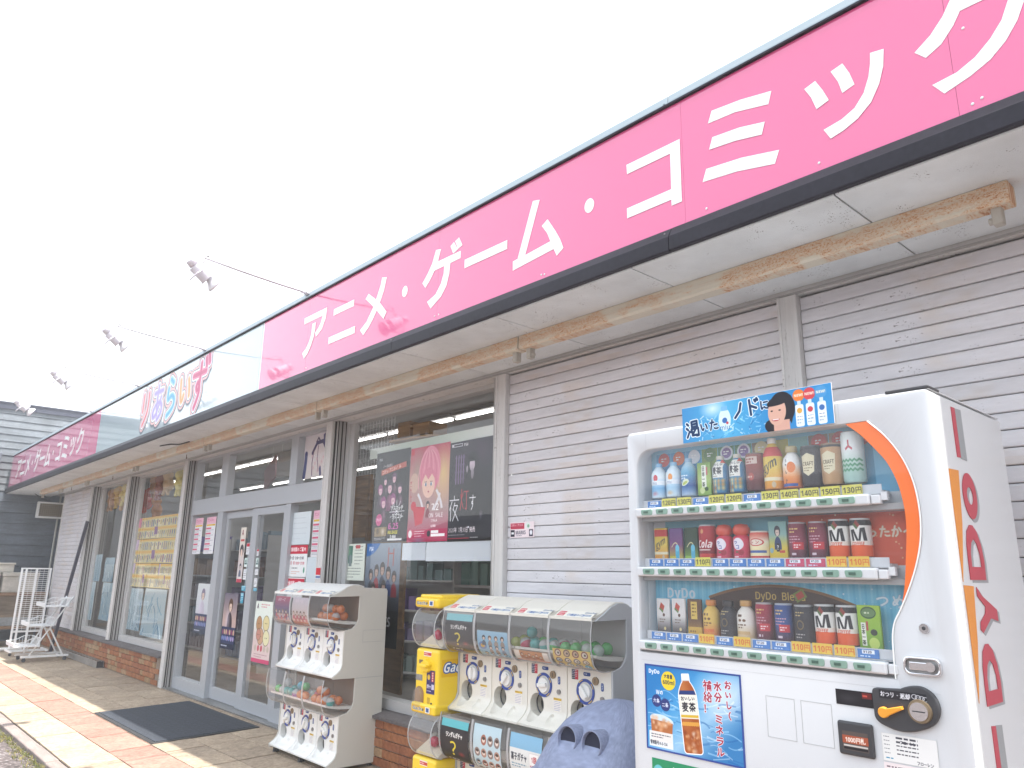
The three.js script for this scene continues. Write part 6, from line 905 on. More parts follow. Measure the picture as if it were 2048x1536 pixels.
  // button bars with tags
  const tagC = (t, kind) => DR.cell(64, 32, (g, w, h) => { if (kind === 'y') { rect(g, 0, 0, w, h, '#d9cf5a'); say(g, t, 3, 5, 23, '#4a4530', { sx: 0.98, w: 0.1 }); } else if (kind === 'o') { rect(g, 0, 0, w, h, '#e6c04a'); say(g, t, 3, 5, 23, '#d9642a', { sx: 0.98, w: 0.1 }); } else { rect(g, 0, 0, w, h, kind === 'r' ? '#c84a6a' : '#4a7fc0'); rect(g, 14, 4, 36, 13, '#f0f3f8'); say(g, t, 17, 4, 12, '#445', { sx: 0.95 }); rows(g, 8, 23, 48, 1, 5, '#cfe0f2', 4); } });
  const TG = { y120: tagC('120円', 'y'), y130: tagC('130円', 'y'), y140: tagC('140円', 'y'), y150: tagC('150円', 'y'), y110: tagC('110円', 'y'), o110: tagC('110円', 'o'), b100: tagC('¥100', 'b'), b: tagC('¥120', 'b'), r: tagC('¥120', 'r') };
  const rowsT = [['b', 'y120', 'y130', 'b', 'y120', 'y120', 'b', 'y130', 'y140', 'y140', 'y150', 'y130'], ['b', 'b', 'b', 'y110', 'b', 'b', 'b', 'b', 'r', 'r', 'o110', 'o110'], ['b', 'b', 'b', 'o110', 'b', 'o110', 'b', 'b', 'o110', 'o110', 'o110', 'b']];
  const btn = exZ((() => { const s = new THREE.Shape(); s.moveTo(-0.020, -0.007); s.quadraticCurveTo(-0.025, 0.009, -0.018, 0.0085); s.lineTo(0.018, 0.0095); s.quadraticCurveTo(0.025, 0.009, 0.022, -0.006); s.quadraticCurveTo(0.02, -0.0095, 0.016, -0.0095); s.lineTo(-0.016, -0.009); s.quadraticCurveTo(-0.02, -0.009, -0.020, -0.007); return s; })(), 0, 0.0035, 0.001), BS = 1.12, btnIn = rb(-0.012, 0.008, -0.004, 0.004, 0.003, 0.0045, 0.0004, 1);
  [1.531, 1.319, 1.0645].forEach((y, k) => {
    const s = group('selection_shelf', vm); vp('button_bar', [rb(-1.793, -0.93, y - 0.0165, y + 0.0165, 0.874, 0.905, 0.007, 3)], M.vend, s); vp('bar_end', [rb(-0.9285, -0.902, y - 0.0145, y + 0.0125, 0.876, 0.898, 0.004), bx(-0.902, -0.885, y - 0.004, y + 0.02, 0.872, 0.889)], M.vend, s); vp('tag_ledge', [bx(-1.792, -0.905, y + 0.0165, y + 0.0185, 0.80, 0.871), bx(-1.79, -0.91, y + 0.0195, y + 0.047, 0.8555, 0.857)], M.vend, s); vp('shelf_under', bx(-1.792, -0.79, y - 0.03, y - 0.012, 0.795, 0.868), M.grey, s); vp('drink_ledge', bx(-1.792, -0.91, y + 0.019, y + 0.03, 0.80, 0.845), M.vend, s);
    for (let i = 0; i < 12; i++) {
      const x = -1.7385 + i * 0.0675, b = vp('button', btn.clone().scale(BS, BS, 1).translate(x, y, 0.905), M.green, s); vp('button_lens', btnIn.clone().translate(x, y, 0.906), M.greenD, s);
      const yl = rowsT[k][i][0] !== 'b' && rowsT[k][i][0] !== 'r'; vp('price_tag', sheet(TG[rowsT[k][i]], x - 0.03, x + 0.0315, y + 0.0195, y + (yl ? 0.05 : 0.044), yl ? 0.861 : 0.858, 0.001), DR.mat, s);
    }
  });
  // lower half of the door
  const ad = DR.cell(470, 330, (g, w, h) => {
    shade(g, w, h, ['#2f7fc0', '#4f9fd6', '#9cc6e4', '#3b7fb8'], 60); blob(g, 380, 80, 150, '#e8eef6', 0.8, 110); for (let i = 0; i < 70; i++) { g.strokeStyle = pick(['rgba(255,255,255,.4)', 'rgba(30,90,160,.35)', 'rgba(180,220,245,.5)']); g.lineWidth = rr(2, 8); g.beginPath(); const x = rr(0, w), y = rr(h * 0.3, h); g.moveTo(x, y); g.quadraticCurveTo(x + rr(10, 40), y + rr(-18, 18), x + rr(40, 90), y + rr(-20, 20)); g.stroke(); }
    say(g, 'DyDo', 14, 10, 24, '#f2f6fa'); disc(g, 120, 54, 38, '#efd23a'); say(g, '大容量', 97, 28, 17, '#2c3350', { sx: 0.9 }); say(g, '600ml', 90, 48, 24, '#2c3350', { sx: 0.9 }); say(g, 'Wのカ', 52, 92, 24, '#e6ecf6', { sx: 0.85 }); disc(g, 54, 140, 25, '#35407c'); say(g, '六条', 36, 130, 19, '#dfe4f2', { sx: 0.9 }); disc(g, 100, 152, 25, '#35407c'); say(g, '二条', 82, 142, 19, '#dfe4f2', { sx: 0.9 });
    g.save(); g.translate(208, 20); g.rotate(-0.10); g.lineJoin = 'round'; const body = () => { g.beginPath(); g.moveTo(-16, 0); g.lineTo(16, 0); g.lineTo(17, 28); g.quadraticCurveTo(44, 60, 44, 90); g.lineTo(44, 285); g.quadraticCurveTo(44, 300, 30, 300); g.lineTo(-30, 300); g.quadraticCurveTo(-44, 300, -44, 285); g.lineTo(-44, 90); g.quadraticCurveTo(-44, 60, -17, 28); g.closePath(); }; body(); g.strokeStyle = '#fff'; g.lineWidth = 8; g.stroke(); g.fillStyle = '#a8592c'; g.fill(); g.save(); body(); g.clip(); blob(g, -20, 90, 40, '#d08a50', 0.8, 160); for (let i = 0; i < 40; i++) blob(g, rr(-40, 40), rr(200, 300), rr(6, 16), pick(['#c9804a', '#e6b98c', '#8a4020', '#dcc9b8']), 0.6); rect(g, -44, 62, 88, 16, '#2d3f78'); rect(g, -44, 78, 88, 92, '#ece9de'); say(g, 'おいしい', -36, 84, 19, '#2a2a34', { sx: 0.95 }); say(g, '麦茶', -36, 106, 38, '#23232c', { sx: 0.95, w: 0.12 }); rect(g, -44, 156, 88, 10, '#d9b43a'); for (let i = 0; i < 9; i++) disc(g, -36 + i * 9, 190, 8, '#dca048'); g.restore(); rect(g, -17, -2, 34, 26, '#f2f2f0'); rect(g, -17, 20, 34, 5, '#d4d4d2'); g.restore();
    g.fillStyle = 'rgba(255,255,255,.75)'; g.beginPath(); g.ellipse(78, 215, 62, 22, 0.1, 0, 7); g.fill(); g.fillStyle = '#b56f42'; g.beginPath(); g.moveTo(20, 215); g.lineTo(136, 222); g.lineTo(128, 300); g.lineTo(24, 300); g.fill(); for (let i = 0; i < 16; i++) blob(g, rr(30, 126), rr(208, 262), rr(9, 18), pick(['#e6b184', '#8f4a24', '#f0d6bc', '#c98a5a']), 0.8); g.fillStyle = 'rgba(240,240,240,.92)'; g.fillRect(10, 262, 124, 60); rows(g, 20, 272, 104, 2, 10, '#666a72', 4); say(g, '管理番号/4-0-134', 14, 298, 16, '#45484f', { sx: 0.72 });
    say(g, 'おいしく', 396, 22, 36, '#a82c44', { vert: true, out: '#f6f2f4', ow: 0.05, w: 0.14 }); say(g, '水分・ミネラル', 346, 30, 39, '#a82c44', { vert: true, out: '#f6f2f4', ow: 0.05, w: 0.14 }); say(g, '補給!', 296, 30, 42, '#a82c44', { vert: true, out: '#f6f2f4', ow: 0.05, w: 0.12 });
  });
  vp('advert_print', sheet(ad, -1.769, -1.397, 0.73, 0.996, 0.895, 0.0022), DR.mat, vm, 'blue printed advert panel with a bottle of barley tea'); vp('advert_frame', [bx(-1.774, -1.392, 0.996, 1.001, 0.8945, 0.8985), bx(-1.774, -1.392, 0.725, 0.73, 0.8945, 0.8985), bx(-1.774, -1.769, 0.73, 0.996, 0.8945, 0.8985), bx(-1.397, -1.392, 0.73, 0.996, 0.8945, 0.8985)], M.blue);
  const gr = DR.cell(200, 90, (g, w, h) => { rect(g, 0, 0, w, h, '#2f8f62'); disc(g, 28, 40, 22, '#6fc0c8'); say(g, '環境のこと', 70, 12, 20, '#e6f0e8', { sx: 0.8 }); rows(g, 70, 46, 110, 3, 12, '#d0e4d4', 5); }); vp('green_sticker', sheet(gr, -1.755, -1.56, 0.60, 0.698, 0.895, 0.0012), DR.mat, vm, 'green printed sticker under the advert');
  const sq = (x0, x1) => { const s = new THREE.Shape(); s.moveTo(x0, 0.832); s.lineTo(x1, 0.832); s.lineTo(x1, 0.95); s.lineTo(x0, 0.95); const h = new THREE.Path(); h.moveTo(x0 + 0.0012, 0.8332); h.lineTo(x1 - 0.0012, 0.8332); h.lineTo(x1 - 0.0012, 0.9488); h.lineTo(x0 + 0.0012, 0.9488); s.holes.push(h); return exZ(s, 0.8951, 0.8957); }; vp('blank_cover', [sq(-1.309, -1.215)], M.grey); vp('blank_cover', [sq(-1.195, -1.101)], M.grey);
  const led = DR.cell(120, 44, (g, w, h) => { rect(g, 0, 0, w, h, '#262428'); rect(g, 84, 4, 30, 16, '#6a2c2c'); rows(g, 86, 10, 24, 1, 4, '#c4564a', 5); blob(g, 40, 24, 40, '#3a373c', 0.8, 16); }); vp('amount_display', sheet(led, -1.084, -0.977, 0.955, 0.996, 0.896, 0.001), DR.mat);
  const cp = new THREE.Shape(); cp.moveTo(-0.975, 0.94); cp.lineTo(-0.976, 1.0); cp.quadraticCurveTo(-0.975, 1.012, -0.962, 1.012); cp.lineTo(-0.90, 1.016); cp.quadraticCurveTo(-0.875, 1.030, -0.846, 1.028); cp.quadraticCurveTo(-0.806, 1.018, -0.804, 0.975); cp.quadraticCurveTo(-0.808, 0.935, -0.850, 0.92); cp.quadraticCurveTo(-0.90, 0.898, -0.945, 0.915); cp.quadraticCurveTo(-0.972, 0.922, -0.975, 0.94); vp('coin_panel', exZ(cp, 0.895, 0.908, 0.004), M.black, vm, 'black rounded coin panel with orange lever');
  const coinT = DR.cell(150, 34, (g, w, h) => { rect(g, 0, 0, w, h, '#2c2b30'); say(g, 'おつり・返却', 4, 6, 22, '#d6d6da', { sx: 0.72 }); for (let i = 0; i < 4; i++) { g.strokeStyle = '#c8c8cc'; g.lineWidth = 2.5; g.beginPath(); g.arc(112 + i * 11, 14 + i * 2, 8, 0, 7); g.stroke(); } }); vp('coin_text', sheet(coinT, -0.955, -0.832, 0.988, 1.010, 0.9086, 0.0008), DR.mat);
  vp('coin_slot', [new THREE.CylinderGeometry(0.029, 0.031, 0.008, 32).rotateX(Math.PI / 2).translate(-0.852, 0.966, 0.911)], M.bronze); vp('coin_slot_plate', new THREE.CylinderGeometry(0.023, 0.024, 0.008, 32).rotateX(Math.PI / 2).translate(-0.852, 0.966, 0.9155), M.chrome); vp('coin_slit', bx(-0.868, -0.836, 0.9645, 0.9675, 0.9194, 0.9202), M.black);
  const lv = new THREE.Shape(); lv.absarc(-0.945, 0.952, 0.014, 0.9, Math.PI * 2 - 0.6); lv.lineTo(-0.893, 0.966); lv.lineTo(-0.895, 0.974); lv.lineTo(-0.938, 0.962); vp('return_lever', exZ(lv, 0.908, 0.922, 0.003), std([0.80, 0.34, 0.03], 0.4)); vp('lever_recess', new THREE.CylinderGeometry(0.036, 0.036, 0.002, 32).rotateX(Math.PI / 2).translate(-0.925, 0.955, 0.9075), M.black);
  vp('bill_slot', [rb(-1.084, -0.985, 0.824, 0.913, 0.893, 0.907, 0.007)], M.black); const bl = DR.cell(90, 60, (g, w, h) => { rect(g, 0, 0, w, h, '#5a504c'); rect(g, 0, 14, w, 24, '#a4543a'); say(g, '1000円札', 10, 16, 20, '#efe2d8', { sx: 0.82 }); rect(g, 4, 42, w - 8, 5, '#c9c4be'); rect(g, 4, 49, w - 8, 7, '#232125'); }); vp('bill_label', sheet(bl, -1.07, -0.998, 0.838, 0.888, 0.907, 0.001), DR.mat);
  const op = DR.cell(230, 120, (g, w, h) => { rect(g, 0, 0, w, h, '#e4e4e2'); g.strokeStyle = '#b8b8b6'; g.strokeRect(2, 2, w - 4, h - 4); for (let i = 0; i < 5; i++) { rows(g, 10, 14 + i * 17, 40, 1, 6, '#6a6a70', 3); rows(g, 62, 12 + i * 17, 150, 1, 6, '#4a4a52', i < 2 ? 8 : 5); } say(g, 'フローレン', 78, 24, 17, '#34343c', { sx: 0.8 }); say(g, 'フローレン', 140, 98, 17, '#55555c', { sx: 0.8 }); rows(g, 14, 102, 50, 1, 6, '#4a90b0', 5); }); vp('operator_sticker', sheet(op, -0.966, -0.824, 0.826, 0.897, 0.895, 0.0012), DR.mat); const op2 = DR.cell(180, 40, (g, w, h) => { rect(g, 0, 0, w, h, '#e6dcdc'); rows(g, 10, 10, 160, 2, 14, '#8a7a80', 5); }); vp('operator_sticker', sheet(op2, -0.966, -0.826, 0.79, 0.823, 0.895, 0.0012), DR.mat);
  // handle and lock
  const rr2 = (x0, x1, y0, y1, r) => { const s = new THREE.Shape(); s.moveTo(x0 + r, y0); s.lineTo(x1 - r, y0); s.quadraticCurveTo(x1, y0, x1, y0 + r); s.lineTo(x1, y1 - r); s.quadraticCurveTo(x1, y1, x1 - r, y1); s.lineTo(x0 + r, y1); s.quadraticCurveTo(x0, y1, x0, y1 - r); s.lineTo(x0, y0 + r); s.quadraticCurveTo(x0, y0, x0 + r, y0); return s; };
  const hs = rr2(-0.885, -0.788, 1.055, 1.104, 0.02); hs.holes.push(new THREE.Path(rr2(-0.877, -0.796, 1.0625, 1.0965, 0.015).getPoints(6))); vp('handle_frame', exZ(hs, 0.895, 0.906, 0.004), M.chrome); vp('handle_dish', exZ(rr2(-0.8775, -0.7955, 1.062, 1.097, 0.015), 0.8952, 0.898), M.galv); vp('handle_lever', [rb(-0.87, -0.825, 1.069, 1.090, 0.898, 0.905, 0.003)], M.chrome); vp('lock_barrel', [new THREE.CylinderGeometry(0.0125, 0.0125, 0.012, 24).rotateX(Math.PI / 2).translate(-0.815, 1.0795, 0.903)], M.chrome);
  vp('key_lock', [new THREE.CylinderGeometry(0.0125, 0.014, 0.006, 24).rotateX(Math.PI / 2).translate(-0.822, 1.177, 0.898)], M.chrome); vp('key_hole', [new THREE.CylinderGeometry(0.005, 0.005, 0.002, 12).rotateX(Math.PI / 2).translate(-0.822, 1.1775, 0.9015)], M.black);
  // tall lettering on the right side, reading upwards
  const X1 = -0.7405, side = (pts, holes = []) => { const s = poly(pts); holes.forEach((h) => s.holes.push(new THREE.Path(h.map((q) => new THREE.Vector2(...q))))); return exX(s, X1, X1 + 0.0012); };
  const ell = (cz, cy, a, b, n = 28) => Array.from({ length: n }, (_, i) => [cz + a * Math.cos((i / n) * 6.2832), cy + b * Math.sin((i / n) * 6.2832)]);
  const D = (y0, y1) => [side([[0.748, y0], [0.616, y0], [0.612, y0 + 0.055], [0.622, y0 + 0.10], [0.645, y1 - 0.022], [0.675, y1 - 0.004], [0.70, y1 - 0.004], [0.728, y1 - 0.022], [0.742, y0 + 0.10], [0.747, y0 + 0.055]], [[[0.722, y0 + 0.036], [0.642, y0 + 0.036], [0.643, y0 + 0.072], [0.66, y0 + 0.103], [0.682, y0 + 0.115], [0.705, y0 + 0.103], [0.72, y0 + 0.072]].reverse()])];
  const lets = [['letter', side(ell(0.659, 1.546, 0.058, 0.068), [ell(0.659, 1.546, 0.026, 0.026).reverse()])], ['letter', D(1.306, 1.464)[0]], ['letter', side([[0.71, 1.287], [0.672, 1.262], [0.558, 1.222], [0.558, 1.19], [0.620, 1.20], [0.70, 1.163], [0.718, 1.172], [0.712, 1.192], [0.664, 1.214], [0.655, 1.232], [0.712, 1.262]])], ['letter', D(0.976, 1.137)[0]]];
  const sh = (g) => g.clone().translate(-0.0, -0.008, -0.02).translate(-0.0007, 0, 0);
  for (const [, g] of lets) { vp('letter_shadow', sh(g), M.greyS); } for (const [, g] of lets) vp('letter', g.translate(0.0006, 0, 0), M.redS);
  vp('orange_wedge', side([[0.806, 1.613], [0.728, 1.615], [0.755, 1.46], [0.808, 1.30]]), M.orgS); vp('orange_wedge', side([[0.808, 1.292], [0.73, 1.289], [0.757, 1.14], [0.806, 0.99]]), M.orgS); vp('red_bar', [side([[0.722, 1.806], [0.692, 1.807], [0.692, 1.656], [0.722, 1.655]]), side([[0.735, 0.926], [0.702, 0.923], [0.702, 0.74], [0.735, 0.74]])], M.redS); vp('grey_bar', [side([[0.6905, 1.806], [0.64, 1.808], [0.64, 1.652], [0.6905, 1.654]]), side([[0.70, 0.924], [0.65, 0.92], [0.65, 0.73], [0.70, 0.735]])], M.greyS);
}
// advert board clipped to the top edge
{
  const c = DR.cell(560, 130, (g, w, h) => {
    shade(g, w, h, ['#3f8fc8', '#56b0dc', '#2f86c4', '#3a94d0'], 0); blob(g, 130, 20, 60, '#e8f6fc', 0.9, 40); for (let i = 0; i < 90; i++) { g.strokeStyle = pick(['rgba(255,255,255,.55)', 'rgba(20,80,150,.4)', 'rgba(170,225,245,.6)']); g.lineWidth = rr(1, 5); g.beginPath(); const x = rr(60, 330), y = rr(50, 128); g.moveTo(x, y); g.lineTo(x + rr(-20, 20), y + rr(-16, 16)); g.stroke(); }
    disc(g, 176, 66, 24, 'rgba(235,245,250,.85)', 40); rect(g, 164, 18, 24, 16, '#7ab8e0'); disc(g, 176, 68, 10, '#3b6fb0'); disc(g, 186, 78, 5, '#c84a54'); say(g, 'miu', 154, 80, 24, '#3b6a9c', { font: '' });
    g.save(); g.rotate(-0.09); say(g, '渇', 8, 52, 66, '#12365e', { out: '#f2f8fc', ow: 0.05, w: 0.13, sx: 0.86 }); say(g, 'いた', 64, 66, 46, '#12365e', { out: '#f2f8fc', ow: 0.05, w: 0.14, sx: 0.86 }); say(g, 'ノド', 200, 30, 64, '#12365e', { out: '#f2f8fc', ow: 0.05, w: 0.14, sx: 0.86 }); say(g, 'に', 306, 44, 44, '#12365e', { out: '#f2f8fc', ow: 0.05, w: 0.14, sx: 0.86 }); g.restore();
    g.fillStyle = '#242028'; g.beginPath(); g.ellipse(390, 58, 46, 56, 0, 0, 7); g.fill(); g.beginPath(); g.ellipse(352, 112, 26, 22, 0.3, 0, 7); g.fill(); g.fillStyle = '#d8a896'; g.fillRect(358, 96, 56, 40); g.fillStyle = '#dcae9a'; g.beginPath(); g.ellipse(372, 66, 32, 46, 0.1, 0, 7); g.fill(); g.fillStyle = '#242028'; g.beginPath(); g.moveTo(338, 36); g.quadraticCurveTo(366, 0, 424, 18); g.quadraticCurveTo(436, 70, 420, 112); g.quadraticCurveTo(408, 80, 402, 40); g.quadraticCurveTo(380, 48, 340, 46); g.fill(); disc(g, 354, 62, 4, '#2a2226', 2.5); disc(g, 382, 62, 4, '#2a2226', 2.5); g.fillStyle = '#b4424a'; g.beginPath(); g.ellipse(366, 90, 14, 7, 0, 0, Math.PI); g.fill(); rect(g, 355, 90, 22, 3, '#f4eeee');
    for (const [x, a, b] of [[450, '#e8813a', '#e0a84a'], [486, '#d24850', '#c84a54'], [524, '#4f9ad0', '#3f6fb0']]) { disc(g, x, 24, 20, a); say(g, 'NEW!', x - 16, 16, 13, '#f6ecd8', { sx: 0.95 }); g.fillStyle = '#e6eef4'; g.beginPath(); g.roundRect(x - 14, 54, 28, 72, 6); g.fill(); rect(g, x - 6, 42, 12, 14, '#cfe0ea'); disc(g, x, 74, 9, b); rect(g, x - 14, 88, 28, 12, '#f6f8fa'); rows(g, x - 10, 92, 20, 3, 10, '#8aa0b4', 3); }
  });
  const t = thing('advert_board', 'blue advert board with a smiling woman and three bottles on top of the vending machine', 'advert board', [-1.29, 1.83, 0.899]); const g = rb(-0.277, 0.280, -0.063, 0.067, 0.0, 0.004, 0.001, 1); mesh('board', g, M.vend, t); mesh('print', sheet(c, -0.276, 0.279, -0.062, 0.066, 0.004, 0.0006), DR.mat, t); mesh('clip', [bx(-0.2, -0.17, -0.03, 0.02, -0.008, 0), bx(0.17, 0.2, -0.03, 0.02, -0.008, 0)], M.grey, t);
}
